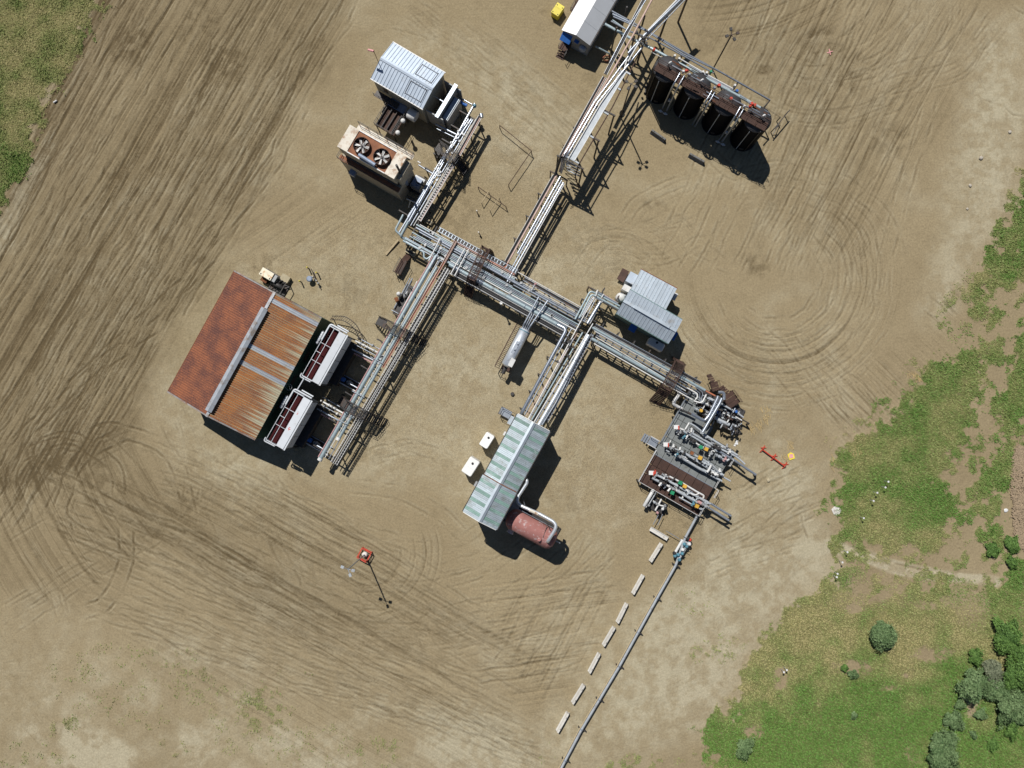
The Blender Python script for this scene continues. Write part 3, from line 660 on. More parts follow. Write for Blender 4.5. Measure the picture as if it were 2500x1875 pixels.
def ground_material():
    m = bpy.data.materials.new('yard_soil'); m.use_nodes = True
    nt = m.node_tree; N = nt.nodes; L = nt.links; b = N['Principled BSDF']
    a = N.new('ShaderNodeAttribute'); a.attribute_name = 'soil'
    sp = N.new('ShaderNodeSeparateColor'); L.new(a.outputs['Color'], sp.inputs[0])
    geo = N.new('ShaderNodeNewGeometry')
    def noise(s, d=5, r=0.6):
        n = N.new('ShaderNodeTexNoise'); n.inputs['Scale'].default_value = s; n.inputs['Detail'].default_value = d; n.inputs['Roughness'].default_value = r
        L.new(geo.outputs['Position'], n.inputs['Vector']); return n.outputs[0]
    def rng_(x, a0, a1, b0=0.0, b1=1.0):
        r = N.new('ShaderNodeMapRange'); r.inputs[1].default_value = a0; r.inputs[2].default_value = a1; r.inputs[3].default_value = b0; r.inputs[4].default_value = b1
        L.new(x, r.inputs[0]); return r.outputs[0]
    def mix(f, c0, c1):
        x = N.new('ShaderNodeMix'); x.data_type = 'RGBA'
        if isinstance(f, float): x.inputs[0].default_value = f
        else: L.new(f, x.inputs[0])
        for k, c in ((6, c0), (7, c1)):
            if isinstance(c, tuple): x.inputs[k].default_value = (*c, 1)
            else: L.new(c, x.inputs[k])
        return x.outputs[2]
    def math_(op, x, y):
        n = N.new('ShaderNodeMath'); n.operation = op
        for k, q in ((0, x), (1, y)):
            if isinstance(q, float): n.inputs[k].default_value = q
            else: L.new(q, n.inputs[k])
        return n.outputs[0]
    big = noise(0.05, 4); mid = noise(0.45, 6, 0.65); fine = noise(3.6, 5, 0.8); grain = noise(22.0, 2, 0.7)
    fl = N.new('ShaderNodeAttribute'); fl.attribute_name = 'wheel_flow'
    fs = N.new('ShaderNodeSeparateXYZ'); L.new(fl.outputs['Vector'], fs.inputs[0])
    def flow(su, sv, d=3):
        mp = N.new('ShaderNodeMapping'); mp.inputs['Scale'].default_value = (su, sv, 0); L.new(fl.outputs['Vector'], mp.inputs[0])
        n = N.new('ShaderNodeTexNoise'); n.inputs['Scale'].default_value = 1.0; n.inputs['Detail'].default_value = d; n.inputs['Roughness'].default_value = 0.6
        L.new(mp.outputs[0], n.inputs['Vector']); return n.outputs[0]
    f1 = flow(30, 0.10, 2); f2 = flow(10, 0.22)
    fsum = math_('ADD', rng_(f1, 0.53, 0.66, 0.0, 0.55), rng_(f2, 0.35, 0.65, -0.20, 0.20))
    dk = math_('ADD', sp.outputs[0], rng_(mid, 0.3, 0.7, -0.16, 0.16))
    dk = math_('ADD', dk, math_('MULTIPLY', fsum, fs.outputs[2]))
    clod = rng_(noise(4.2, 4, 0.75), 0.54, 0.66, 0.0, 0.75)
    dk = math_('ADD', dk, math_('MULTIPLY', clod, math_('ADD', rng_(sp.outputs[0], 0.25, 0.95), 0.10)))
    dk = math_('ADD', dk, rng_(noise(1.3, 6, 0.7), 0.3, 0.7, -0.13, 0.13))
    base = mix(rng_(big, 0.35, 0.65), SOIL_A, SOIL_B)
    c = mix(rng_(sp.outputs[2], 0.0, 1.0), base, SOIL_PALE)
    c = mix(rng_(dk, 0.0, 1.25), c, SOIL_DAMP)
    g = math_('MULTIPLY', rng_(fine, 0.25, 0.75, 0.70, 1.30), rng_(grain, 0.25, 0.75, 0.85, 1.15))
    a2 = N.new('ShaderNodeAttribute'); a2.attribute_name = 'gravel'
    stones = rng_(noise(9.0, 2, 0.8), 0.38, 0.62, -0.22, 0.22)
    g = math_('ADD', g, math_('MULTIPLY', stones, a2.outputs['Fac']))
    vm = N.new('ShaderNodeVectorMath'); vm.operation = 'SCALE'; L.new(c, vm.inputs[0]); L.new(g, vm.inputs['Scale'])
    gc = mix(a.outputs['Alpha'], (0.235, 0.205, 0.095), (0.100, 0.165, 0.040))
    gc = mix(rng_(fine, 0.35, 0.65), gc, (0.120, 0.130, 0.045))
    gf = math_('ADD', sp.outputs[1], rng_(noise(2.2, 5, 0.7), 0.3, 0.7, -0.38, 0.3))
    fin = mix(rng_(gf, 0.25, 0.95), vm.outputs[0], gc)
    L.new(fin, b.inputs['Base Color'])
    b.inputs['Roughness'].default_value = 0.95; b.inputs['Specular IOR Level'].default_value = 0.15
    hb = math_('ADD', math_('MULTIPLY', noise(3.0, 6, 0.7), 0.6), math_('MULTIPLY', grain, 0.25))
    bp = N.new('ShaderNodeBump'); bp.inputs['Strength'].default_value = 1.0; bp.inputs['Distance'].default_value = 0.09
    L.new(hb, bp.inputs['Height']); L.new(bp.outputs[0], b.inputs['Normal'])
    return m
SOIL_A = (0.305, 0.245, 0.149); SOIL_B = (0.268, 0.212, 0.126); SOIL_PALE = (0.405, 0.358, 0.250); SOIL_DAMP = (0.112, 0.083, 0.044)
MAT['yard_soil'] = ground_material()
gm.materials.append(MAT['yard_soil'])
ground = bpy.data.objects.new('ground', gm); COL.objects.link(ground)
ground['kind'] = 'structure'; ground['label'] = 'tan graded dirt yard with wheel tracks and grass at its edges'

# ================================================================ buildings
def panel_mesh(name, width, length, ribs, m, rib_h=0.05, rib_w=0.07):
    """one roof sheet: x across (0..width), y down the slope (0..length), z normal; ribs across, edges proud"""
    prof = []
    pitch = width / ribs
    for k in range(ribs):
        x0 = k * pitch
        prof += [(x0, rib_h), (x0 + rib_w, rib_h), (x0 + rib_w * 1.5, 0.0), (x0 + pitch - rib_w * 0.5, 0.0)]
    prof += [(width, rib_h)]
    mb = MB()
    for (xa, za), (xb, zb) in zip(prof[:-1], prof[1:]):
        mb.face([(xa, 0, za), (xa, length, za), (xb, length, zb), (xb, 0, zb)][::-1])
    return mesh_of(name, mb, m)

def roof_side(parent, L, y_eave, y_ridge, z_eave, z_ridge, n, ribs, m, special=None, rib_h=0.05, rib_w=0.07, name='roof_panel', x0=0.0):
    """n sheets from ridge to eave on one slope of a roof running along local x"""
    w = L / n
    run = y_eave - y_ridge; fall = z_ridge - z_eave
    length = math.hypot(run, fall)
    meshes = {}
    y_dir = Vector((0, run, -fall)).normalized()
    x_dir = Vector((1, 0, 0)) if run < 0 else Vector((-1, 0, 0))
    z_dir = x_dir.cross(y_dir)
    if z_dir.z < 0: x_dir = -x_dir; z_dir = x_dir.cross(y_dir)
    R3 = Matrix((x_dir, y_dir, z_dir)).transposed().to_4x4()
    for k in range(n):
        mm = special(k) if special else m
        key = mm
        if key not in meshes: meshes[key] = panel_mesh(name, w - 0.006, length, ribs, mm, rib_h, rib_w)
        o = bpy.data.objects.new(name, meshes[key]); COL.objects.link(o); o.parent = parent
        xo = x0 + (k * w if x_dir.x > 0 else (k + 1) * w)
        o.matrix_local = Matrix.Translation((xo, y_ridge, z_ridge)) @ R3
    return length

def gable_walls(L, W, ze, zr, yr=None, t=0.12, inset=0.12):
    yr = W / 2 if yr is None else yr
    x0, x1, y0, y1 = inset, L - inset, inset, W - inset
    ze -= 0.08; zr -= 0.12
    mb = MB()
    mb.face([(x0, y0, -0.2), (x1, y0, -0.2), (x1, y0, ze), (x0, y0, ze)])
    mb.face([(x1, y1, -0.2), (x0, y1, -0.2), (x0, y1, ze), (x1, y1, ze)])
    mb.face([(x1, y0, -0.2), (x1, y1, -0.2), (x1, y1, ze), (x1, yr, zr), (x1, y0, ze)])
    mb.face([(x0, y1, -0.2), (x0, y0, -0.2), (x0, y0, ze), (x0, yr, zr), (x0, y1, ze)])
    return mb

# ---- tall grey compressor house (upper left)
o_, a_, L_, W_ = frame3(VA(585, 720, 6), VA(1280, 1130, 6), VA(860, 235, 6))
t = thing('compressor_building', 'tall grey metal building with blue-grey seamed gable roof north of the fan cooler', 'building', o_, a_)
obj('wall', gable_walls(L_, W_, 6, 6.75), 'beige_wall', t)
roof_side(t, L_ + 0.1, -0.1, W_ / 2, 6, 6.75, 17, 1, 'roof_steel', rib_h=0.07, rib_w=0.06)
roof_side(t, L_ + 0.1, W_ + 0.1, W_ / 2, 6, 6.75, 17, 1, 'roof_steel', rib_h=0.07, rib_w=0.06)
obj('ridge_cap', MB().face([(0, W_/2-.28, 6.78), (L_+.1, W_/2-.28, 6.78), (L_+.1, W_/2, 6.86), (0, W_/2, 6.86)]).face([(0, W_/2, 6.86), (L_+.1, W_/2, 6.86), (L_+.1, W_/2+.28, 6.78), (0, W_/2+.28, 6.78)]), 'roof_steel', t)
obj('eave_trim', MB().box2((-.05, -.2, 5.86), (L_+.15, -.08, 6.02)), 'white_paint', t)
obj('eave_trim', MB().box2((-.05, W_+.08, 5.86), (L_+.15, W_+.2, 6.02)), 'white_paint', t)
for k in range(2):
    mb = MB(); x = L_ * 0.60 + 0.2
    for xx in (x, L_ - 0.6): mb.beam((xx, W_*(.08 if k else .92), 6.15), (xx, W_*(.42 if k else .58), 6.68), .06, .12)
    for f in (.1, .4): mb.beam((x, W_*(f if k else 1-f), 6.12+1.5*f), (L_-.6, W_*(f if k else 1-f), 6.12+1.5*f), .06, .06)
    obj('roof_hatch_frame', mb, 'seam_dark', t)
# intake annex at its east end
q = MB()
q.box2((L_+.12, .5, -.2), (L_+2.6, W_-.5, 0.25))
obj('annex_floor', q, 'dark_steel', t)
q = MB(); q.box2((L_+.12, .4, .25), (L_+2.9, .55, 4.6)); obj('annex_wall', q, 'grey_wall', t)
q = MB(); q.box2((L_+.12, W_-.55, .25), (L_+2.9, W_-.4, 4.6)); obj('annex_wall', q, 'grey_wall', t)
q = MB(); q.box2((L_+2.1, .56, .25), (L_+2.25, W_-.56, 4.75)); obj('annex_wall', q, 'grey_wall', t)
q = MB(); q.box2((L_+1.75, .2, 4.78), (L_+2.3, W_-.2, 5.05)); obj('annex_beam', q, 'roof_grey', t)
q = MB(); q.box2((L_+2.3, .9, .25), (L_+3.3, W_-1.4, 3.6)); cab = obj('intake_cabinet', q, 'grey_wall', t)
q = MB(); q.box2((L_+2.45, .95, 3.62), (L_+3.1, W_-1.45, 3.74)); obj('cabinet_lid', q, 'roof_grey', cab)
q = MB(); q.beam((L_+.1, W_*.45, 4.9), (L_+1.9, W_*.45, 4.9), .08, .1); obj('tie_bar', q, 'galvanised', t)
q = MB(); q.lathe((L_*.80, -.75, 3.0), [(.75, -.65), (.8, -.6), (.8, .6), (.75, .65)], 18, (1, 0, 0)); obj('silencer_hood', q, 'white_paint', t)
q = MB(); q.box2((L_*.30, -1.3, -.2), (L_*.62, .1, 2.2)); obj('lean_to', q, 'louver_blue', t)
q = MB(); q.box2((L_*.18, .07, 3.2), (L_*.26, .115, 4.3)); obj('louver', q, 'dark_steel', t)
q = MB()
for k in range(5): q.beam((.3+k*.9, -1.0, 2.35), (.3+k*.9, -1.0, 3.4), .05, .05)
q.beam((.2, -1.0, 3.4), (4.1, -1.0, 3.4), .05, .05).beam((.2, -1.0, 2.9), (4.1, -1.0, 2.9), .05, .05).box2((.2, -1.0, 2.25), (4.1, -.05, 2.33))
obj('catwalk', q, 'dark_steel', t)
# windsock
b0 = VA(690, 500, 0) ; b1 = VA(690, 495, 6.3)
t = thing('windsock', 'small pink windsock on a thin pole at the west gable of the grey compressor building', 'windsock', (b1.x - .15, b1.y + .1, 5.6))
obj('mast', MB().tube([(0, 0, 0), (0, 0, 3.6)], 0.045, 6), 'rust', t)
obj('sock', MB().tube([(0, 0, 3.45), (-.35, .12, 3.4), (-.8, .3, 3.25)], 0.16, 8, caps=False), 'sign_pink', t)

# ---- twin exhaust heads on a dark pipe deck between the compressor house and the cooler
b0 = VB(880, 170, 0)
t = thing('exhaust_deck', 'dark pipe deck with two white-capped exhaust heads between grey building and fan cooler', 'exhaust deck', (b0.x, b0.y, 0), a_)
q = MB().box2((-1.6, -1.6, 2.2), (1.6, 1.9, 2.3)); obj('deck', q, 'brown_steel', t)
for sx in (-1.5, 1.5):
    for sy in (-1.5, 1.8): obj('leg', MB().box((sx, sy, 1.05), (.12, .12, 2.3)), 'dark_steel', t)
for k, (u, v, z) in enumerate(((1015, 80, 4.2), (945, 240, 3.8))):
    w = VB(u, v, z); q = MB().tube([(w.x, w.y, 2.3), (w.x, w.y, z - .3)], .17, 10); ex = obj('exhaust_stack', q, 'dark_steel', t, True)
    q = MB().lathe(w, [(.30, -.3), (.34, -.2), (.34, 0), (.22, .14), (.02, .2)], 16); obj('rain_cap', q, 'white_paint', ex, True)
q = MB()
for k in range(4): q.tube([(-1.4+k*.85, -1.5, 2.55), (-1.4+k*.85, 1.7, 2.55)], .12, 8)
obj('manifold', q, 'dark_steel', t)
q = MB()
for (xa, ya), (xb, yb) in (((-1.6, -1.6), (1.6, -1.6)), ((1.6, -1.6), (1.6, 1.9)), ((-1.6, -1.6), (-1.6, 1.9))):
    for z in (2.85, 3.35): q.beam((xa, ya, z), (xb, yb, z), .05, .05)
    for f in (0, .25, .5, .75, 1): q.beam((xa+(xb-xa)*f, ya+(yb-ya)*f, 2.3), (xa+(xb-xa)*f, ya+(yb-ya)*f, 3.35), .05, .05)
obj('handrail', q, 'dark_steel', t)

# ---- fan cooler: cream box with two fans on a rusty deck
ZC = 8.3
o_, a_, L_, W_ = frame3(VB(130, 430, ZC), VB(890, 865, ZC), VB(295, 130, ZC))
t = thing('fan_cooler', 'cream aerial cooler with two big white-bladed fans set in a rust-red top', 'cooler', o_, a_)
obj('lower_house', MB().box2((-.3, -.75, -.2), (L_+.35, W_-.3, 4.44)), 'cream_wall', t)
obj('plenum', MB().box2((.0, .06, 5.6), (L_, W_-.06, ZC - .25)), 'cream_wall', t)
obj('coil_band', MB().box2((.12, .14, 4.53), (L_-.12, W_-.14, 5.59)), 'dark_steel', t)
obj('end_plate', MB().box2((-.05, 0, ZC-.24), (L_*.165, W_, ZC)), 'cream_panel', t)
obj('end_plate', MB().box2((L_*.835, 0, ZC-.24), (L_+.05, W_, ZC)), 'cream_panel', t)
obj('fan_deck', MB().box2((L_*.167, .12, ZC-.24), (L_*.833, W_-.12, ZC-.12)), 'fan_rust', t)
obj('edge_rail', MB().box2((L_*.167, -.02, ZC-.24), (L_*.833, .11, ZC+.02)), 'white_paint', t)
obj('edge_rail', MB().box2((L_*.167, W_-.11, ZC-.24), (L_*.833, W_+.02, ZC+.02)), 'white_paint', t)
for k, (u, v) in enumerate(((457, 415), (727, 568))):
    w = XF[t.name].inverted() @ VB(u, v, ZC + .4)
    cx, cy = w.x, w.y; R_ = 1.14
    q = MB(); prof = [(R_ + .03, ZC-.12), (R_ + .03, ZC+.5), (R_ - .03, ZC+.5), (R_ - .03, ZC-.11)]
    n = 28; ring_ = [[(cx + r*math.cos(2*math.pi*j/n), cy + r*math.sin(2*math.pi*j/n), z) for j in range(n)] for r, z in prof]
    for a in range(3):
        for j in range(n): q.face([ring_[a][j], ring_[a][(j+1) % n], ring_[a+1][(j+1) % n], ring_[a+1][j]], True)
    fr = obj('fan_ring', q, 'brown_steel', t)
    obj('fan_well_shade', MB().lathe((cx, cy, ZC-.115), [(R_-.04, 0), (R_-.04, .015)], 28), 'brown_steel', fr)  # flat dark disc stands in for the shade deep below the fan
    for j in range(6):
        an = j * math.pi / 3 + .25 + k * .5
        d = Vector((math.cos(an), math.sin(an), 0)); s_ = Vector((-d.y, d.x, 0)); c0 = Vector((cx, cy, ZC + .12))
        q = MB(); w0, w1 = .22, .36
        A = [c0 + d*.2 - s_*w0*.5 + Vector((0,0,-.04)), c0 + d*(R_-.1) - s_*w1*.5 + Vector((0,0,-.06)), c0 + d*(R_-.1) + s_*w1*.5 + Vector((0,0,.08)), c0 + d*.2 + s_*w0*.5 + Vector((0,0,.05))]
        q.face(A).face([x - Vector((0,0,.02)) for x in A][::-1])
        obj('fan_blade', q, 'white_paint', t)
    obj('fan_hub', MB().lathe((cx, cy, ZC+.02), [(.2, 0), (.24, .1), (.16, .2), (.05, .24)], 14), 'plant_grey', t)
    q = MB()
    for j in range(4):
        an = j * math.pi / 4 + .1; d = Vector((math.cos(an), math.sin(an), 0)) * R_
        q.beam(Vector((cx, cy, ZC+.47)) - d, Vector((cx, cy, ZC+.47)) + d, .035, .03)
    obj('fan_guard', q, 'brown_steel', fr)
w0 = XF[t.name].inverted() @ VB(420, 540, ZC + .4); w1 = XF[t.name].inverted() @ VB(640, 680, ZC + .4)
obj('surge_drum', MB().tube([w0, w1], .26, 12), 'louver_blue', t)
# walkways round it
def handrail(parent, pts, z, h=1.05, m='dark_steel', step=1.4, name='handrail'):
    q = MB()
    for A, B in zip(pts[:-1], pts[1:]):
        A = Vector((A[0], A[1], z)); B = Vector((B[0], B[1], z)); n = max(1, int((B - A).length / step))
        for zz in (h * .5, h): q.beam(A + Vector((0,0,zz)), B + Vector((0,0,zz)), .05, .05)
        for k in range(n + 1):
            c = A + (B - A) * (k / n); q.beam(c, c + Vector((0, 0, h)), .05, .05)
    return obj(name, q, m, parent)
wk = obj('walkway', MB().box2((.8, W_+.1, ZC-.62), (L_+.7, W_+.85, ZC-.55)), 'cream_panel', t)
handrail(t, [(.8, W_+.85), (L_+.7, W_+.85), (L_+.7, W_+.1)], ZC-.55)
wk = obj('walkway', MB().box2((-.5, -.75, 4.45), (L_+.4, .0, 4.52)), 'fan_rust', t)
handrail(t, [(-.5, .2), (-.5, -.75), (L_+.4, -.75)], 4.52)
obj('gear_box', MB().box2((1.0, -1.5, 1.6), (1.9, -.76, 2.4)), 'louver_blue', t)
obj('cable_cover', MB().box2((L_+.06, .4, 4.6), (L_+.6, W_-.2, 7.4)), 'cream_wall', t)
q = MB().box2((L_+.4, 1.2, -.2), (L_+2.4, W_+.3, .35)); obj('engine_skid', q, 'dark_steel', t)
q = MB().box2((L_+.5, 1.5, .35), (L_+2.1, W_-.2, 1.9)); en = obj('engine_block', q, 'plant_grey', t)
obj('engine_head', MB().box2((L_+.7, 1.7, 1.9), (L_+1.9, W_-.5, 2.3)), 'louver_blue', en)
# exhaust stack of the cooler engine
w = VB(1090, 990, 0.3)
t = thing('exhaust_stack', 'tall dark exhaust stack with a blue-grey base east of the fan cooler', 'exhaust', (w.x, w.y, 0))
obj('silencer', MB().lathe((0, 0, 2.2), [(.3, 0), (.36, .1), (.36, 2.6), (.2, 2.9)], 14), 'louver_blue', t)
obj('stack_pipe', MB().tube([(0, 0, 5.05), (0, 0, 10.6)], .16, 12), 'dark_steel', t)
obj('band', MB().lathe((0, 0, 7.0), [(.2, 0), (.2, .35)], 12), 'white_paint', t)
obj('stand', MB().box((0, 0, 1.0), (.8, .8, 2.4)), 'dark_steel', t)

# ---- white gable building at the top edge
o_, a_, L_, W_ = frame3(VC(765, 610, 3.6), VC(1115, 0, 3.6), VC(405, 405, 3.6))
L_ += 7.0
t = thing('white_building', 'white gable-roofed building with blue awning over its south door, at top edge', 'building', o_, a_)
zr = 4.35
obj('wall', gable_walls(L_, W_, 3.6, zr), 'grey_wall', t)
roof_side(t, L_, W_ + .1, W_ / 2, 3.6, zr, 6, 1, 'roof_white', rib_h=.02, rib_w=.03)
roof_side(t, L_, -.1, W_ / 2, 3.6, zr, 6, 1, 'roof_pale', rib_h=.02, rib_w=.03)
obj('gutter', MB().box2((0, -.24, 3.42), (L_, -.1, 3.55)), 'dark_steel', t)
obj('awning', MB().face([(-.9, W_*.62, 2.6), (-.9, W_*.98, 2.6), (.11, W_*.98, 3.3), (.11, W_*.62, 3.3)][::-1]).face([(-.9, W_*.62, 2.57), (-.9, W_*.98, 2.57), (.11, W_*.98, 3.27), (.11, W_*.62, 3.27)]), 'blue_paint', t)
obj('awning', MB().box2((-.35, W_*.36, 2.9), (.11, W_*.52, 3.0)), 'blue_paint', t)
dr = obj('door', MB().box2((.06, W_*.66, 0), (.11, W_*.9, 2.1)), 'blue_paint', t)
obj('door_handle', MB().box2((.02, W_*.69, 1.0), (.06, W_*.72, 1.08)), 'galvanised', dr)
obj('vent_hood', MB().lathe((.1, W_*.2, 1.9), [(.55, 0), (.6, -.12), (.5, -.5), (.3, -.55)], 18, (1, 0, 0)), 'louver_blue', t)
st = obj('steps', MB().box2((-1.3, W_*.62, .75), (.05, W_*.95, .85)), 'brown_steel', t)
q = MB()
for k in range(3): q.box2((-1.3-.3*(k+1), W_*.64, .75-.25*(k+1)), (-1.3-.3*k, W_*.93, .80-.25*(k+1)))
obj('tread', q, 'brown_steel', st)
handrail(t, [(-2.2, W_*.62), (-1.3, W_*.62), (0, W_*.62)], .8)
handrail(t, [(-1.3, W_*.95), (0, W_*.95)], .8)
q = MB().box2((4.5, W_+.1, .7), (7.5, W_+1.0, .78)); obj('porch', q, 'brown_steel', t)
handrail(t, [(4.5, W_+.1), (4.5, W_+1.0), (7.5, W_+1.0), (7.5, W_+.1)], .78)
# yellow bin beside it
o_, a_, L_, W_ = frame3(VC(250, 160, 1.3), VC(345, 222, 1.3), VC(325, 20, 1.3))
t = thing('yellow_bin', 'bright yellow steel bin on the dirt west of the white building', 'bin', o_, a_)
obj('body', MB().box2((.05, .05, -.1), (L_-.05, W_-.05, 1.2)), 'yellow_paint', t)
obj('lid', MB().box2((0, 0, 1.2), (L_, W_*.62, 1.3)), 'yellow_paint', t)
obj('lid', MB().box2((0, W_*.63, 1.2), (L_, W_, 1.3)), 'yellow_paint', t)
for k in range(4): obj('hinge', MB().box((L_*(.15 if k % 2 else .85), W_*(.12 if k < 2 else .8), 1.33), (.14, .1, .06)), 'dark_steel', t)

# ---- rusty barn
o_, a_, L_, W_ = frame3(W2(1715, 1312, 7.2), W2(2170, 480, 7.2), W2(1135, 990, 7.2))
t = thing('rusty_building', 'large gable building with rust-red corrugated roof at the left of the plant', 'building', o_, a_)
ze, zr = 7.2, 8.6; yr = W_ * 0.50
obj('wall', gable_walls(L_, W_, ze, zr, yr), 'green_wall', t)
roof_side(t, L_ - .5, W_ + .1, yr, ze, zr, 30, 2, 'rust_west', rib_h=.07, rib_w=.07, x0=.25)
roof_side(t, L_ - .5, -.1, yr, ze, zr, 30, 2, 'rust_east', lambda k: 'roof_new' if k in (13, 17, 28) else 'rust_east', rib_h=.09, rib_w=.07, x0=.25)
for x in (0, L_ - .26):
    for y0, y1, z0, z1 in ((-.12, yr, ze, zr), (yr, W_ + .12, zr, ze)):
        obj('gable_flashing', MB().beam((x + .13, y0, z0 + .06), (x + .13, y1, z1 + .06), .20, .07), 'rusty_trim', t)
# ridge monitor vent along most of the ridge
q = MB(); x0, x1 = .12 * L_ , L_ * .86
obj('ridge_vent', MB().box2((x0 - 1.4, yr - .36, zr - .12), (x1, yr + .36, zr + .42)), 'weathered_zinc', t)
q = MB().face([(x0 - 1.5, yr, zr + .62), (x0 - 1.5, yr + .48, zr + .44), (x1 + .1, yr + .48, zr + .44), (x1 + .1, yr, zr + .62)][::-1])
q.face([(x0 - 1.5, yr - .48, zr + .44), (x0 - 1.5, yr, zr + .62), (x1 + .1, yr, zr + .62), (x1 + .1, yr - .48, zr + .44)][::-1])
q.face([(x0 - 1.5, yr - .48, zr + .40), (x0 - 1.5, yr + .48, zr + .40), (x1 + .1, yr + .48, zr + .40), (x1 + .1, yr - .48, zr + .40)])
obj('vent_cap', q, 'weathered_zinc', t)
for xa, xb in ((0, x0 - 1.55), (x1 + .15, L_)):
    obj('ridge_cap', MB().beam((xa, yr, zr + .07), (xb, yr, zr + .07), .4, .10), 'weathered_zinc', t)
for k in range(3):
    obj('louver', MB().box2((L_*(.25+.2*k), -.06 + .17, 3.2), (L_*(.33+.2*k), .115, 4.6)), 'dark_steel', t)
obj('roll_door', MB().box2((.06, W_*.3, -.1), (.115, W_*.55, 4.2)), 'grey_wall', t)
obj('eave_trim', MB().box2((0, W_+.1, ze-.14), (L_, W_+.18, ze+.02)), 'rust', t)

# ---- long building with green skylight strips: low north part, taller south part
o_, a_, L_, W_ = frame3(VM(885, 450, 6.2), VL(1335, 515, 6.2), VM(450, 235, 6.2))
t = thing('striped_building', 'long metal building with pale roof crossed by green skylight strips, north section', 'building', o_, a_)
def strip(k): return 'green_skylight' if k % 3 == 1 else 'roof_striped'
ze, zr = 6.2, 6.9
obj('wall', gable_walls(L_, W_, ze, zr), 'grey_wall', t)
for ye in (-.1, W_ + .1): roof_side(t, L_, ye, W_ / 2, ze, zr, 21, 2, 'roof_striped', strip, rib_h=.045, rib_w=.05)
obj('ridge_cap', MB().face([(0, W_/2-.32, zr+.02), (0, W_/2, zr+.12), (L_, W_/2, zr+.12), (L_, W_/2-.32, zr+.02)][::-1]).face([(0, W_/2, zr+.12), (0, W_/2+.32, zr+.02), (L_, W_/2+.32, zr+.02), (L_, W_/2, zr+.12)][::-1]), 'roof_grey', t)
for y in (-.22, W_+.1): obj('gutter', MB().box2((0, y, ze-.16), (L_, y+.12, ze-.02)), 'dark_steel', t)
obj('eave_box', MB().box2((L_*.80, W_+.2, 2.6), (L_*.93, W_+.8, 3.4)), 'roof_grey', t)
obj('wall_fan', MB().box2((L_*.62, W_+.0, 3.2), (L_*.68, W_+.5, 3.8)), 'white_paint', t)
obj('gable_trim', MB().beam((L_+.06, 0, ze+.03), (L_+.06, W_/2, zr+.06), .1, .14).beam((L_+.06, W_/2, zr+.06), (L_+.06, W_, ze+.03), .1, .14), 'white_paint', t)
stp = obj('door_landing', MB().box2((L_*.86, W_+.9, .8), (L_*.98, W_+2.6, .88)), 'galvanised', t)
handrail(t, [(L_*.86, W_+.2), (L_*.86, W_+2.6), (L_*.98, W_+2.6), (L_*.98, W_+.2)], .88)
o_, a_, L_, W_ = frame3(VM(615, 955, 8.8), VM(885, 455, 8.8), VM(180, 705, 8.8))
t = thing('striped_building', 'taller south section of the green-striped metal building beside the red vessel', 'building', o_, a_)
ze, zr = 8.8, 9.5
obj('wall', gable_walls(L_, W_, ze, zr), 'grey_wall', t)
for ye in (-.1, W_ + .1): roof_side(t, L_, ye, W_ / 2, ze, zr, 12, 2, 'roof_striped', strip, rib_h=.045, rib_w=.05)
obj('ridge_cap', MB().face([(0, W_/2-.32, zr+.02), (0, W_/2, zr+.12), (L_, W_/2, zr+.12), (L_, W_/2-.32, zr+.02)][::-1]).face([(0, W_/2, zr+.12), (0, W_/2+.32, zr+.02), (L_, W_/2+.32, zr+.02), (L_, W_/2, zr+.12)][::-1]), 'roof_grey', t)
for y in (-.22, W_+.1): obj('gutter', MB().box2((0, y, ze-.16), (L_, y+.12, ze-.02)), 'dark_steel', t)
obj('gable_trim', MB().beam((L_+.06, 0, ze+.0), (L_+.06, W_/2, zr+.0), .1, .2).beam((L_+.06, W_/2, zr+.0), (L_+.06, W_, ze+.0), .1, .2), 'rust', t)
obj('gable_trim', MB().beam((-.06, 0, ze+.03), (-.06, W_/2, zr+.06), .1, .14).beam((-.06, W_/2, zr+.06), (-.06, W_, ze+.03), .1, .14), 'white_paint', t)
obj('wall_box', MB().box2((L_*.55, W_+.0, 3.2), (L_*.68, W_+.55, 4.0)), 'grey_wall', t)
obj('annex_low', MB().box2((L_*.2, -1.6, -.1), (L_*.7, .0, 4.0)), 'grey_wall', t)

# ---- grey building east of the rack (two roofs)
o_, a_, L_, W_ = frame3(VN(580, 680, 4.8), VN(1290, 1090, 4.8), VN(760, 380, 4.8))
t = thing('grey_building', 'low grey metal building with seamed gable roof beside the pipe rack, south half', 'building', o_, a_)
ze, zr = 4.8, 5.45
obj('wall', gable_walls(L_, W_, ze, zr), 'teal_wall', t)
for ye in (-.1, W_ + .1): roof_side(t, L_, ye, W_ / 2, ze, zr, 17, 1, 'roof_grey', rib_h=.06, rib_w=.05)
obj('ridge_vent', MB().box2((L_*.2, W_/2-.22, zr-.05), (L_*.87, W_/2+.22, zr+.25)), 'roof_grey', t)
obj('ridge_cap', MB().beam((0, W_/2, zr+.06), (L_*.2, W_/2, zr+.06), .4, .08), 'roof_grey', t)
obj('ridge_cap', MB().beam((L_*.87, W_/2, zr+.06), (L_, W_/2, zr+.06), .4, .08), 'roof_grey', t)
for y in (-.2, W_+.1): obj('gutter', MB().box2((0, y, ze-.14), (L_, y+.1, ze-.01)), 'teal_wall', t)
obj('door_hood', MB().face([(L_*.32, -.9, 2.6), (L_*.44, -.9, 2.6), (L_*.44, .1, 2.9), (L_*.32, .1, 2.9)]).face([(L_*.32, -.9, 2.57), (L_*.44, -.9, 2.57), (L_*.44, .1, 2.87), (L_*.32, .1, 2.87)][::-1]), 'blue_paint', t)
obj('side_hood', MB().box2((L_-.1, 1.0, 2.4), (L_+.7, 2.3, 2.6)), 'blue_paint', t)
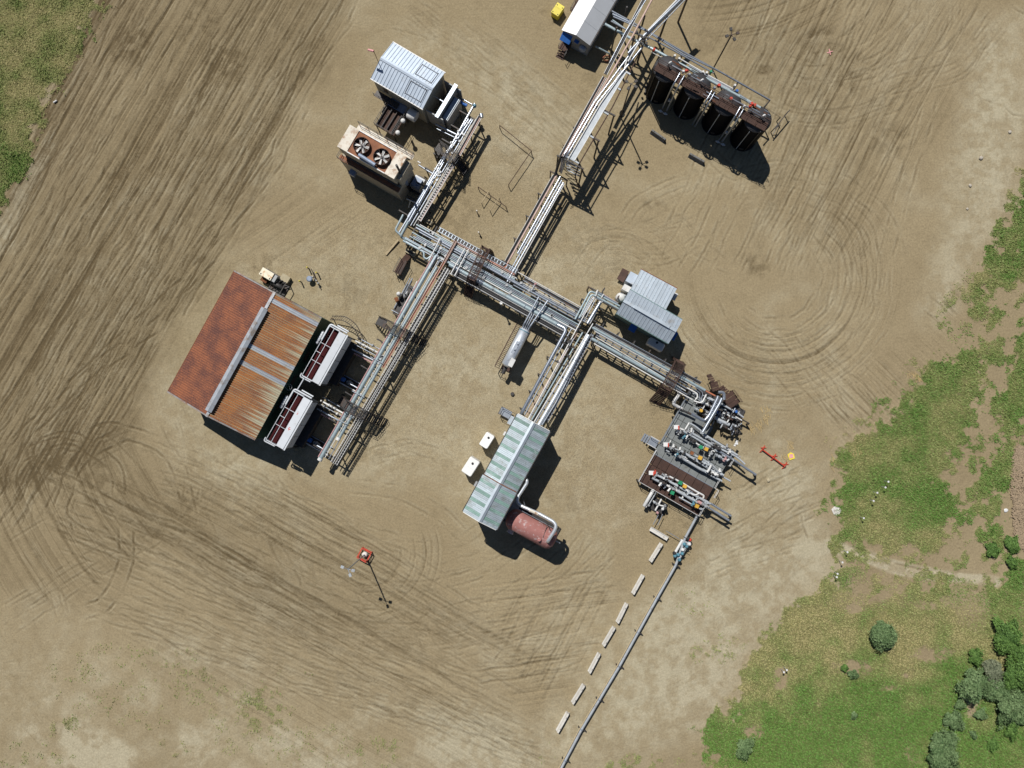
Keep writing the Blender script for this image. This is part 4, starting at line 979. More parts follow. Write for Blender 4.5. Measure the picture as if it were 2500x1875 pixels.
o_, a_, L2, W2_ = frame3(VN(760, 380, 4.3), VN(1245, 640, 4.3), VN(905, 100, 4.3))
t = thing('grey_building', 'grey shed with single-pitch ribbed roof adjoining the north side of the low gable building', 'building', o_, a_)
obj('wall', gable_walls(L2, W2_, 4.1, 4.35, W2_*.02), 'grey_wall', t)
roof_side(t, L2, W2_ + .1, -.02, 4.15, 4.45, 12, 1, 'roof_grey', rib_h=.07, rib_w=.06)
obj('eave_trim', MB().box2((-.05, W2_+.1, 3.95), (L2+.05, W2_+.22, 4.13)), 'rust', t)
obj('wall_cabinet', MB().box2((-1.1, W2_*.38, .2), (.1, W2_*.85, 2.7)), 'roof_steel', t)
obj('wall_cabinet', MB().box2((-1.0, W2_*.02, .2), (.1, W2_*.28, 2.2)), 'white_paint', t)
obj('landing', MB().box2((-2.3, W2_*.4, .6), (-1.2, W2_*.95, .7)), 'brown_steel', t)
obj('door_hood', MB().box2((L2+.0, W2_*.62, 2.5), (L2+.7, W2_*.95, 2.7)), 'white_paint', t)
w = VN(640, 470, 2.2)
t = thing('air_filter_drum', 'round white filter drum with caps at the west end of the low grey building', 'filter drum', (w.x, w.y, 0), a_)
obj('drum', MB().lathe((0, 0, .3), [(.6, 0), (.68, .1), (.68, 1.6), (.5, 1.9), (.1, 2.0)], 20), 'white_paint', t)
for s_ in (-.25, .25): obj('cap', MB().lathe((s_ + .15, .45, 1.85), [(.2, 0), (.2, .3), (.1, .35)], 10), 'plant_grey', t)
obj('flange', MB().lathe((.75, 0, 1.2), [(.45, -.3), (.45, .3)], 14, (1, 0, 0)), 'white_paint', t)

# ================================================================ pipe racks
def pipe(parent, pts, r, m='galvanised', name='pipe', n=8, **k):
    return obj(name, MB().tube(pts, r, n, **k), m, parent, True)
def bands(parent, A, B, r, step, m='cladding', off=1.0):
    """clamp bands round a big lagged pipe"""
    A = Vector(A); B = Vector(B); d = (B - A); L = d.length; d.normalize()
    q = MB(); x = off
    while x < L - .3:
        q.lathe(A + d * x, [(r + .025, 0), (r + .025, .10)], 12, d); x += step
    return obj('pipe_band', q, m, parent, True, kind='stuff')
def tray(parent, A, B, w, rails='galvanised', bed='dark_steel', rung=0.45, cables=(), name='cable_tray', h=0.12, rungs=True):
    A = Vector(A); B = Vector(B); d = (B - A).normalized(); s = Vector((-d.y, d.x, 0))
    q = MB()
    for e in (-1, 1): q.beam(A + s * e * w / 2, B + s * e * w / 2, .06, h)
    t_ = obj(name, q, rails, parent, True)
    if rungs:
        q = MB(); L = (B - A).length; k = 0.2
        while k < L:
            q.beam(A + d * k - s * w / 2 - Vector((0,0,h*.3)), A + d * k + s * w / 2 - Vector((0,0,h*.3)), .10, .03); k += rung
        obj('rung', q, rails, t_, True, kind='stuff')
    if bed:
        q = MB().beam(A - Vector((0,0,h*.5+.02)), B - Vector((0,0,h*.5+.02)), w - .06, .025); obj('tray_bed', q, bed, t_, True)
    for off, r, m in cables:
        obj('cable', MB().tube([A + s * off, B + s * off], r, 6), m, t_, True)
    return t_
def bents(parent, A, B, n, w, z, m='dark_steel', f0=0.03, f1=0.97, brace=False):
    A = Vector((A[0], A[1], 0)); B = Vector((B[0], B[1], 0)); d = (B - A).normalized(); s = Vector((-d.y, d.x, 0))
    for k in range(n):
        c = A + (B - A) * (f0 + (f1 - f0) * k / max(1, n - 1))
        q = MB().beam(c - s * w / 2 + Vector((0, 0, z)), c + s * w / 2 + Vector((0, 0, z)), .16, .2)
        fr = obj('support_frame', q, m, parent, True)
        for e in (-1, 1):
            b = c + s * e * (w / 2 - .15)
            obj('post', MB().beam(b - Vector((0,0,.2)), b + Vector((0, 0, z - .1)), .16, .16), m, fr, True)
        if brace:
            obj('brace', MB().beam(c - s * (w/2-.15) + Vector((0,0,.3)), c + s * (w/2-.15) + Vector((0,0,z-.3)), .09, .09), m, fr, True)

ZR = 3.1
# ---- main rack, west half: offsets measured across the rack (crop units), run along its own line
def main_pt(off, along, z, ref=(860, 910)):
    """off: across the rack (positive up), along: along the rack, in crop units of VG"""
    return VG(ref[0] + .874 * along + .486 * off, ref[1] + .486 * along - .874 * off, z)
base = p(1240, 690)
t = thing('pipe_rack', 'main pipe rack with many parallel silver pipes running through the middle of the plant', 'pipe rack', (base.x, base.y, 0))
A0, A1 = -700, 1960
for off, a0, a1, z, r, m in (
        (-2, 10, 1815, ZR+.1, .30, 'pale_green_pipe'), (50, 0, 1960, ZR, .09, 'white_paint'), (72, -640, 1815, ZR, .10, 'pale_green_pipe'),
        (93, -600, 1960, ZR, .085, 'galvanised'), (112, -560, 1900, ZR, .09, 'cladding'), (134, -640, 1960, ZR, .11, 'pale_green_pipe'), (152, -300, 900, ZR, .08, 'galvanised'),
        (214, -620, 1990, ZR+.05, .17, 'galvanised'), (235, -300, 1000, ZR, .09, 'cladding'), (252, -640, 880, ZR, .14, 'pale_green_pipe'), (276, -600, 900, ZR, .07, 'white_paint'),
        (14, -700, 60, ZR, .14, 'pale_green_pipe'), (-14, -690, -40, ZR, .10, 'galvanised'), (185, -560, 300, ZR, .10, 'galvanised'), (178, 900, 1960, ZR, .08, 'galvanised'),
        (240, 960, 1990, ZR, .10, 'galvanised'), (30, -690, 80, ZR, .08, 'galvanised'), (33, 900, 1815, ZR, .07, 'cladding'), (262, 980, 1990, ZR, .06, 'white_paint')):
    pipe(t, [main_pt(off, a0, z), main_pt(off, a1, z)], r, m)
pipe(t, [main_pt(-24, -690, ZR), main_pt(-24, -365, ZR), main_pt(-85, -340, ZR), main_pt(-90, -290, ZR), main_pt(-20, -260, ZR)], .15, 'pale_green_pipe')
bands(t, main_pt(-2, 10, ZR+.1), main_pt(-2, 1810, ZR+.1), .30, 5.2, 'cladding', 2.0)
for a in (70, 300, 420): obj('lagging_box', MB().tube([main_pt(-2, a, ZR+.1), main_pt(-2, a+110, ZR+.1)], .37, 12), 'cladding', t, True)
tray(t, main_pt(345, -350, ZR+.1), main_pt(352, 860, ZR+.1), .62, 'roof_grey', 'dark_steel', .5)
tray(t, main_pt(308, -100, ZR+.1), main_pt(306, 850, ZR+.1), .40, 'brown_steel', 'dark_steel', .5, ((.08, .06, 'orange_cable'), (-.08, .05, 'tan_cable')), rungs=False)
tray(t, main_pt(-66, 100, ZR+.1), main_pt(-66, 1790, ZR+.1), .66, 'white_paint', 'black_cable', .6, ((.15, .05, 'black_cable'), (-.1, .05, 'black_cable')), rungs=False)
tray(t, main_pt(318, 990, ZR+.1), main_pt(312, 1980, ZR+.1), .50, 'galvanised', 'dark_steel', .6, ((.1, .05, 'black_cable'),), rungs=False)
for off in (358, -104): pipe(t, [main_pt(off, -330 if off > 0 else 0, ZR-.15), main_pt(off, 1980 if off > 0 else 1790, ZR-.15)], .07, 'white_paint', 'edge_beam', 6)
bents(t, main_pt(120, -640, 0), main_pt(120, 1900, 0), 11, 4.6, ZR-.32)
# cross-over pipes above the main rack
for (a, b, r, m, z) in (((750, 560), (590, 865), .10, 'white_paint', ZR+.6), ((1080, 700), (890, 1040), .09, 'white_paint', ZR+.6), ((1130, 710), (940, 1070), .09, 'white_paint', ZR+.6),
                        ((740, 720), (590, 985), .08, 'galvanised', ZR+.5)):
    pipe(t, [VG(*a, z), VG(*b, z)], r, m, 'cross_pipe')
q = MB()
for k in range(26): 
    a = random.uniform(-550, 1600); off = random.choice((70, 92, 131, 214, 252, 14, -2)); c = main_pt(off, a, ZR + .05)
    q.box(c, (.34, .34, .4), random.random())
obj('valve_cluster', q, 'plant_grey', t, True, kind='stuff')

# ---- main rack, east half
base = VN(700, 1200, 0)
t = thing('pipe_rack', 'pipe rack of two thick pale pipes and thin ones south of the low grey building', 'pipe rack', (base.x, base.y, 0))
E_A, E_B = VN(250, 880, ZR), VO(1000, 510, ZR)
pipe(t, [VN(250, 880, ZR), VO(1005, 515, ZR)], .21, 'pale_green_pipe')
pipe(t, [VN(240, 1030, ZR), VO(560, 430, ZR), VO(680, 500, 2.2)], .25, 'pale_green_pipe')
for a, b, r, m in (((310, 985), (760, 490), .08, 'galvanised'), ((300, 1010), (740, 520), .07, 'white_paint'), ((300, 945), (800, 470), .06, 'galvanised'),
                   ((280, 925), (870, 470), .05, 'white_paint'), ((290, 1065), (760, 570), .06, 'galvanised')):
    pipe(t, [VN(*a, ZR), VO(*b, ZR)], r, m)
pipe(t, [VN(280, 1100, ZR-.2), VO(830, 640, ZR-.2)], .09, 'white_paint', 'edge_beam', 6)
tray(t, VN(290, 850, ZR+.1), VO(945, 420, ZR+.1), .42, 'galvanised', 'dark_steel', .8, ((0, .05, 'black_cable'),), rungs=False)
bents(t, VN(270, 965, 0), VO(800, 500, 0), 7, 3.4, ZR-.3)
bands(t, VN(240, 1030, ZR), VO(450, 370, ZR), .25, 4.0)

# ---- south branch to the striped building
base = VH(1000, 1500, 0)
t = thing('pipe_rack', 'pipe rack of silver lagged pipes leading south-west into the green-striped building', 'pipe rack', (base.x, base.y, 0))
ZS = 3.5
pipe(t, [VH(880, 1060, ZR+.1), VH(1015, 1125, ZS), VL(960, 265, ZS), VL(950, 285, 2.4)], .27, 'cladding', bend=.6)
pipe(t, [VH(1310, 1205, ZS), VL(1440, 0, ZS), VL(1190, 430, ZS)], .30, 'bright_silver', n=12)
pipe(t, [VH(1320, 1225, ZS-.3), VL(1420, 130, ZS), VL(1235, 430, ZS)], .13, 'cladding')
for a, b, r, m in (((1080, 1120), (1000, 290), .09, 'galvanised'), ((1430, 600), (1050, 345), .08, 'white_paint'), ((1110, 1250), (1065, 350), .07, 'galvanised'),
                   ((1230, 1170), (1095, 360), .12, 'pale_green_pipe'), ((1370, 1050), (1130, 385), .08, 'white_paint'), ((1160, 1180), (1020, 310), .05, 'tan_cable'),
                   ((1280, 1190), (1150, 395), .06, 'galvanised')):
    pipe(t, [VH(*a, ZS), VL(*b, ZS)], r, m)
tray(t, VH(1365, 1190, ZS-.2), VL(1300, 380, ZS-.2), .35, 'galvanised', 'dark_steel', .5)
bents(t, VH(1180, 1130, 0), VL(1100, 330, 0), 6, 4.6, ZS-.45)
bands(t, VH(1310, 1205, ZS), VL(1440, 0, ZS), .30, 3.0)
bands(t, VH(1015, 1125, ZS), VL(960, 265, ZS), .27, 3.4)
q = MB()
for k in range(14):
    f = random.random(); c = VH(1040, 1230, ZS).lerp(VH(800, 1640, ZS), f) + Vector((random.uniform(0, 2.2), random.uniform(0, .6), 0)); q.box(c, (.3, .3, .4), random.random())
obj('valve_cluster', q, 'dark_steel', t, True, kind='stuff')

# ---- north branch to the low grey building
base = VH(1330, 850, 0)
t = thing('pipe_rack', 'short pipe rack turning north-east from the main rack to the low grey building', 'pipe rack', (base.x, base.y, 0))
ZN = 3.6
for pts, r, m in (([(1130, 990), (1335, 605), (1730, 815)], .14, 'pale_green_pipe'), ([(1185, 975), (1350, 650), (1715, 850)], .15, 'pale_green_pipe'),
                  ([(1230, 940), (1378, 688), (1700, 870)], .07, 'galvanised'), ([(1255, 930), (1392, 700)], .06, 'white_paint'), ([(1280, 960), (1410, 715)], .06, 'galvanised'),
                  ([(1295, 1050), (1470, 760)], .27, 'cladding'), ([(1330, 1050), (1500, 740)], .06, 'white_paint'), ([(1210, 960), (1365, 670)], .05, 'white_paint')):
    pipe(t, [VH(*a, ZN) for a in pts], r, m, bend=.5)
pipe(t, [VN(320, 400, ZN), VN(600, 560, ZN)], .13, 'galvanised'); pipe(t, [VN(400, 435, ZN), VN(600, 555, ZN)], .09, 'tan_cable'); pipe(t, [VN(395, 540, ZN), VN(610, 660, ZN)], .10, 'dark_steel')
pipe(t, [VN(300, 460, ZN+.3), VN(330, 375, ZN+.3)], .09, 'white_paint', 'cross_pipe'); pipe(t, [VN(380, 480, ZN+.3), VN(410, 430, ZN+.3)], .09, 'white_paint', 'cross_pipe')
bents(t, VH(1240, 1000, 0), VH(1420, 660, 0), 3, 3.4, ZN-.4, brace=True)
bents(t, VH(1450, 690, 0), VH(1650, 800, 0), 2, 2.0, ZN-.4)

# ---- south-west branch past the two white coolers
base = VJ(1650, 700, 0)
t = thing('pipe_rack', 'pipe rack with two thick pale pipes and ladder trays east of the white coolers', 'pipe rack', (base.x, base.y, 0))
pipe(t, [VG(690, 800, ZR+.1), VK(890, 1230, ZR+.1)], .30, 'pale_green_pipe', n=12)
pipe(t, [VG(700, 950, ZR+.05), VK(1140, 955, ZR+.05)], .22, 'pale_green_pipe', n=12)
obj('pipe_cap', MB().lathe(VK(893, 1225, ZR+.1), [(.36, -.2), (.36, .2)], 14, (VK(890, 1230, ZR) - VG(690, 800, ZR))), 'white_paint', t, True)
obj('pipe_cap', MB().lathe(VK(1140, 950, ZR+.05), [(.30, -.2), (.30, .2)], 14, (VK(890, 1230, ZR) - VG(690, 800, ZR))), 'white_paint', t, True)
bands(t, VG(690, 800, ZR+.1), VK(890, 1230, ZR+.1), .30, 4.2); bands(t, VG(700, 950, ZR+.05), VK(1140, 955, ZR+.05), .22, 4.2)
for a, b, r, m in (((650, 800), (870, 1190), .08, 'pink_pipe'), ((735, 870), (1010, 1220), .07, 'galvanised'), ((790, 870), (1260, 700), .06, 'tan_cable'), ((720, 860), (960, 1200), .06, 'white_paint')):
    pipe(t, [VG(*a, ZR), VK(*b, ZR)], r, m)
tray(t, VG(958, 595, ZR+.45), VG(800, 880, ZR+.35), .34, 'tan_cable', 'brown_steel', .5, ((.05, .05, 'tan_cable'),), rungs=False)
tray(t, VG(800, 880, ZR+.35), VJ(1740, 760, ZR), .30, 'tan_cable', 'brown_steel', .5, ((.05, .05, 'orange_cable'),), rungs=False)
tray(t, VG(835, 960, ZR), VK(1050, 1270, ZR), .40, 'white_paint', None, .42, ((.0, .06, 'black_cable'), (.12, .05, 'black_cable')))
tray(t, VG(868, 985, ZR), VK(1105, 1298, ZR), .34, 'white_paint', None, .42, ((.0, .06, 'black_cable'),))
bents(t, VG(780, 930, 0), VK(1000, 1200, 0), 8, 4.4, ZR-.35)
for k, (u, v) in enumerate(((1640, 650), (1390, 1110), (1150, 1470))):
    c = VJ(u, v, ZR + .45); d = Vector((.88, -.47, 0)); pipe(t, [c - d * .8, c + d * 1.2], .06, 'galvanised', 'cross_pipe')
q = MB()
for k in range(10):
    c = VJ(2030, 60, ZR).lerp(VK(1200, 900, ZR), random.random()) + Vector((random.uniform(-.2, .2), 0, .1)); q.box(c, (.3, .3, .35), random.random())
obj('valve_cluster', q, 'plant_grey', t, True, kind='stuff')

# ---- north-west branch past the fan cooler
base = VB(1500, 800, 0)
t = thing('pipe_rack', 'pipe rack with bright pipes and a covered tray east of the fan cooler', 'pipe rack', (base.x, base.y, 0))
pipe(t, [VA(1985, 1070, ZR), VB(1000, 1620, ZR)], .20, 'cladding', n=12)
for pts, r, m in (([(1940, 60), (1560, 610), (960, 1600)], .14, 'galvanised'), ([(1900, 60), (1510, 640), (1080, 1380)], .10, 'cladding'), ([(1960, 70), (1690, 530), (1120, 1500)], .11, 'galvanised'),
                  ([(2000, 60), (1700, 560), (1160, 1500)], .06, 'white_paint'), ([(1870, 70), (1700, 340)], .07, 'galvanised'), ([(1570, 640), (1230, 1230)], .12, 'cladding')):
    pipe(t, [VB(*a, ZR) for a in pts], r, m)
pipe(t, [VB(1020, 1350, ZR+.4), VB(910, 1560, ZR+.4), VB(1000, 1640, ZR+.3), VG(280, 600, ZR)], .16, 'pale_green_pipe', bend=.4)
pipe(t, [VB(1090, 1440, ZR+.5), VB(985, 1640, ZR+.5), VG(240, 560, ZR)], .19, 'pale_green_pipe', bend=.4)
tray(t, VB(2060, 20, ZR+.2), VB(1770, 540, ZR+.2), .55, 'white_paint', 'tan_cable', .5, ((.1, .05, 'tan_cable'), (-.1, .06, 'black_cable')), rungs=False)
tray(t, VB(1770, 540, ZR+.2), VB(1235, 1430, ZR+.2), .52, 'white_paint', 'black_cable', .40, ((.15, .05, 'tan_cable'),))
obj('tray_hood', MB().tube([VB(2070, -10, ZR+.1), VB(2080, 40, ZR+.1)], .30, 12), 'cladding', t, True)
bents(t, VB(1960, 80, 0), VB(1120, 1480, 0), 8, 3.6, ZR-.35)
pipe(t, [VB(1230, 680, 2.2), VB(1420, 800, 2.8)], .14, 'galvanised', 'branch_pipe'); pipe(t, [VB(1215, 630, 2.3), VB(1255, 655, 2.3)], .10, 'white_paint', 'branch_pipe')
pipe(t, [VB(1460, 130, 2.6), VB(1740, 270, 2.9)], .16, 'galvanised', 'branch_pipe'); pipe(t, [VB(1475, 190, 2.6), VB(1720, 310, 2.9)], .09, 'galvanised', 'branch_pipe')
pipe(t, [VB(1070, 1135, 2.2), VB(1250, 1215, ZR+.3)], .12, 'galvanised', 'branch_pipe'); pipe(t, [VB(1120, 1160, 2.2), VB(1095, 1250, 1.2)], .12, 'galvanised', 'branch_pipe')
pipe(t, [VA(1740, 960, 2.5), VA(1950, 1080, 3.0)], .12, 'cladding', 'branch_pipe')
obj('valve', MB().tube([VA(1770, 1030, 2.6), VA(1880, 1095, 2.6)], .24, 10), 'blue_paint', t, True)
obj('valve', MB().lathe(VA(1985, 1105, 3.2), [(.25, 0), (.28, .3), (.1, .5)], 12), 'sky_blue_valve', t, True)
q = MB()
for k in range(22):
    c = VB(1900, 100, ZR).lerp(VB(1400, 900, ZR), random.random()) + Vector((random.uniform(-.6, .8), 0, .1)); q.box(c, (.28, .28, .4), random.random())
obj('valve_cluster', q, 'plant_grey', t, True, kind='stuff')
pipe(t, [VB(1600, 740, 2.9), VB(1690, 720, 2.9), VB(1720, 640, 2.9)], .22, 'grey_paint', 'loop_pipe', bend=.8)

# ---- north rack, low part
base = VF(1000, 1350, 0)
t = thing('pipe_rack', 'low pipe rack running north-east from the main rack to the raised section', 'pipe rack', (base.x, base.y, 0))
def seg(pts, z): return [f(u, v, z) for f, u, v in pts]
pipe(t, seg([(VF, 1110, 965), (VG, 1655, 900)], ZR), .14, 'tan_cable')
pipe(t, seg([(VF, 1150, 1005), (VG, 1790, 770)], ZR), .17, 'cladding', n=10)
pipe(t, seg([(VF, 1190, 1085), (VG, 1650, 1150)], ZR), .16, 'cladding', n=10)
pipe(t, seg([(VF, 1170, 1050), (VG, 1640, 1090)], ZR), .10, 'galvanised')
pipe(t, seg([(VF, 1205, 1100), (VG, 1680, 1160)], ZR), .06, 'white_paint')
tray(t, VF(1075, 985, ZR), VG(1640, 880, ZR), .55, 'white_paint', 'black_cable', .6, ((.1, .06, 'black_cable'), (-.12, .06, 'black_cable')), rungs=False)
pipe(t, [VG(1640, 880, ZR), VG(1610, 935, ZR), VG(1560, 935, ZR)], .14, 'black_cable', 'cable_loom', bend=.5)
pipe(t, [VG(1655, 900, ZR), VG(1630, 955, ZR), VG(1560, 945, ZR), VG(1380, 855, ZR)], .10, 'orange_cable', 'cable_loom', bend=.5)
pipe(t, [VF(1120, 1390, 1.6), VF(1150, 1360, 1.6)], .06, 'galvanised', 'branch_pipe')
bents(t, VF(1140, 1030, 0), VG(1680, 1010, 0), 5, 3.0, ZR-.35, brace=True)
for k in range(3):
    c = VF(1120, 1390, 0).lerp(VG(1870, 900, 0), k / 2); obj('side_brace', MB().beam(c + Vector((-1.0, .5, 2.6)), c + Vector((.5, -.3, 0)), .12, .12), 'dark_steel', t, True)

# ---- north rack, raised part
ZU = 7.5
base = VF(1450, 450, 0)
t = thing('pipe_rack', 'tall raised pipe rack of bright pipes running to the top edge', 'pipe rack', (base.x, base.y, 0))
TOP = (-170)
pipe(t, [VC(1700, TOP, ZU), VC(1350, 490, ZU), VF(1200, 730, ZU), VF(1140, 930, ZR+.3)], .13, 'tan_cable', bend=1.2)
pipe(t, [VC(1480, 640, ZU), VF(1660, 0, ZU), VF(1235, 725, ZU), VF(1160, 950, ZR+.3)], .15, 'cladding', n=10, bend=.8)
pipe(t, [VC(1400, 620, ZU), VF(1610, 0, ZU), VF(1205, 700, ZU)], .14, 'cladding', n=10)
pipe(t, [VC(1420, 690, ZU), VF(1690, 20, ZU), VF(1270, 740, ZU), VF(1230, 850, ZU-1.2)], .08, 'white_paint')
pipe(t, [VC(1640, TOP, ZU), VC(1250, 440, ZU), VC(1040, 850, ZU)], .08, 'galvanised')
tray(t, VC(1590, TOP, ZU), VC(985, 1000, ZU), .45, 'white_paint', 'black_cable', .6, ((.1, .05, 'black_cable'),), rungs=False)
tray(t, VC(975, 1040, ZU), VF(1165, 720, ZU), .55, 'white_paint', 'black_cable', .6, ((.1, .06, 'tan_cable'), (-.1, .06, 'black_cable')), rungs=False)
pipe(t, [VF(1165, 715, ZU-.1), VF(1110, 880, ZR+.9), VF(1080, 985, ZR)], .20, 'black_cable', 'cable_loom', bend=1.0)
tray(t, VC(1230, 960, ZU-.1), VF(1310, 765, ZU-.1), .80, 'white_paint', 'grey_paint', .6, (), rungs=False)
pipe(t, [VC(1330, 620, ZU), VC(1230, 960, ZU)], .09, 'white_paint', 'edge_beam', 6)
pipe(t, [VC(1520, 560, ZU-.4), VF(1860, 50, ZU-.4), VF(1400, 840, ZU-.4), VF(1350, 1000, ZU-2.4), VF(1400, 1160, .2)], .09, 'brown_steel', 'edge_beam', 6, bend=.3)
for u, v, u2, v2 in ((1690, 105, 1800, 165), (1500, 420, 1600, 480), (1310, 770, 1400, 825)):
    obj('cross_arm', MB().beam(VF(u - 90, v - 50, ZU-.3), VF(u2, v2, ZU-.3), .22, .22), 'grey_paint', t, True)
for u, v in ((1230, 955), (1100, 1165)): obj('cross_arm', MB().beam(VC(u, v, ZU-.3), VC(u+90, v+50, ZU-.3), .22, .22), 'grey_paint', t, True)
for u, v in ((1260, 780), (1480, 400), (1690, 60)):
    for off in (-1.6, 2.2):
        c = VF(u, v, ZU); d = Vector((.88, -.47, 0)); c = c + d * off
        obj('post', MB().beam((c.x, c.y, -.2), (c.x, c.y, ZU - .35), .2, .2), 'dark_steel', t, True)
    c = VF(u, v, ZU); obj('beam', MB().beam(c + Vector((.88, -.47, 0)) * -1.8 + Vector((0,0,-.45)), c + Vector((.88, -.47, 0)) * 2.4 + Vector((0,0,-.45)), .18, .24), 'dark_steel', t, True)
for u, v in ((1560, 420), (1700, 140)):
    for off in (-1.4, 1.4):
        c = VC(u - 300, v, ZU); c = c + Vector((.88, -.47, 0)) * off
        obj('post', MB().beam((c.x, c.y, -.2), (c.x, c.y, ZU - .25), .2, .2), 'dark_steel', t, True)
tw = MB()
for k in range(6):
    z0 = .4 + k * 1.15; c = VF(1230, 850, 0); A = Vector((c.x - .9, c.y + .5, z0)); B = Vector((c.x + .9, c.y - .5, z0 + 1.1))
    tw.beam(A, B, .07, .07).beam((A.x, A.y, z0 + 1.1), (B.x, B.y, z0), .07, .07)
obj('bracing', tw, 'dark_steel', t, True)
q = MB()
for k in range(7): q.tube([VF(1170 + k * 18, 760, ZU - .2 - k * .3), VF(1150 + k * 18, 880, ZU - 1.2 - k * .3)], .05, 6)
obj('drop_pipes', q, 'plant_grey', t, True, kind='stuff')
for k in range(4):
    c = VF(1330, 850 + 35 * k, 5.0 - k); obj('rung_bar', MB().beam(c + Vector((-1.0, .5, 0)), c + Vector((.9, -.45, 0)), .16, .16), 'grey_paint', t, True)

# ---- flare line crossing at the top
base = VC(1600, 450, 0)
t = thing('pipe_bridge', 'pair of white pipes on a bridge slanting off the top edge', 'pipe bridge', (base.x, base.y, 0))
ZF = 7.9
pipe(t, [VC(2190, -190, ZF), VC(1560, 425, ZF), VC(1290, 720, ZF)], .17, 'cladding', n=10)
pipe(t, [VC(2130, -190, ZF), VC(1440, 540, ZF)], .13, 'white_paint', n=10)
pipe(t, [VC(2220, -170, ZF-.2), VC(1520, 560, ZF-.2)], .07, 'galvanised')
pipe(t, [VC(1440, 570, ZF+.3), VC(1290, 830, ZF)], .10, 'white_paint')
obj('truss', MB().beam(VC(2170, -150, ZF-.5), VC(1480, 540, ZF-.5), .30, .25), 'white_paint', t, True)
for u, v in ((1530, 480), (1830, 190), (2120, -100)):
    c = VC(u, v, ZF); obj('post', MB().beam((c.x, c.y, -.2), (c.x, c.y, ZF-.6), .24, .24), 'dark_steel', t, True)
q = MB()
for k in range(18): q.box(VC(1480, 520, ZF) + Vector((random.uniform(-1, 1), random.uniform(-1, 1), random.uniform(-.3, .3))), (.25, .25, .35), random.random())
obj('valve_cluster', q, 'dark_steel', t, True, kind='stuff')

# ---- pipes from the white building to the tanks
base = VC(1700, 750, 0)
t = thing('pipe_rack', 'bright pipes running from the white building along the black tanks', 'pipe rack', (base.x, base.y, 0))
ZT = 6.6
pipe(t, [VC(965, 318, 3.0), VC(1330, 520, 5.4), VC(1640, 670, ZT), VD(1300, 820, ZT+.6), VD(1860, 1125, ZT+.6)], .20, 'pale_green_pipe', n=12, bend=.6)
obj('pipe_cap', MB().lathe(VC(965, 318, 3.0), [(.3, -.1), (.3, .2)], 12), 'white_paint', t, True)
obj('red_band', MB().lathe(VC(1640, 670, ZT), [(.26, -.15), (.26, .15)], 12, VD(1300, 820, 0) - VC(1640, 670, 0)), 'red_paint', t, True)
for pts, r, m in (([(VC, 1070, 150), (VC, 1340, 295), (VC, 1640, 470), (VD, 820, 370), (VD, 1320, 640), (VD, 1550, 770), (VD, 1990, 1020)], .13, 'cladding'),
                  ([(VC, 1090, 225), (VC, 1540, 420), (VD, 820, 400), (VD, 1220, 590)], .10, 'galvanised'),
                  ([(VC, 1060, 285), (VC, 1300, 420), (VD, 390, 190), (VD, 690, 350), (VD, 1230, 655)], .11, 'cladding'),
                  ([(VC, 1080, 190), (VC, 1310, 300)], .15, 'galvanised'), ([(VC, 1080, 270), (VC, 1280, 410)], .10, 'pale_green_pipe'),
                  ([(VD, 770, 460), (VD, 1130, 670), (VD, 1490, 865)], .09, 'white_paint'), ([(VD, 900, 560), (VD, 1490, 890), (VD, 1740, 1050)], .10, 'galvanised'),
                  ([(VD, 1140, 700), (VD, 1720, 1030)], .07, 'white_paint'), ([(VC, 1600, 700), (VD, 560, 460)], .05, 'white_paint')):
    pipe(t, [f(u, v, 5.6) for f, u, v in pts], r, m, bend=.4)
for u, v in ((1560, 780), (1990, 1020), (820, 380), (1215, 610)):
    c = VD(u, v, 5.5); obj('support_arm', MB().beam(c, VD(u - 80, v + 90, 5.5), .12, .12), 'dark_steel', t, True)
    obj('post', MB().beam((c.x, c.y, -.2), c, .14, .14), 'dark_steel', t, True)
for u, v in ((700, 430), (760, 470), (1080, 650), (1130, 660), (1510, 830)):
    obj('valve', MB().lathe(VD(u, v, 5.6), [(.16, -.3), (.2, 0), (.16, .4)], 8), 'white_paint', t, True)
obj('valve', MB().lathe(VD(1540, 900, 5.8), [(.22, -.3), (.26, 0), (.2, .3)], 8), 'blue_paint', t, True)
obj('valve', MB().lathe(VD(1190, 640, 5.8), [(.16, -.3), (.2, 0), (.16, .3)], 8), 'green_paint', t, True)
for u, v in ((1300, 825), (870, 620), (1740, 1070), (1780, 1090), (1460, 1005)):
    obj('red_valve', MB().lathe(VD(u, v, ZT+.9), [(.2, -.3), (.28, 0), (.2, .3)], 8), 'red_paint', t, True)
pipe(t, [VC(850, 625, 2.0), VC(1040, 725, 1.2), VC(1040, 730, 0)], .13, 'pale_green_pipe', 'branch_pipe')

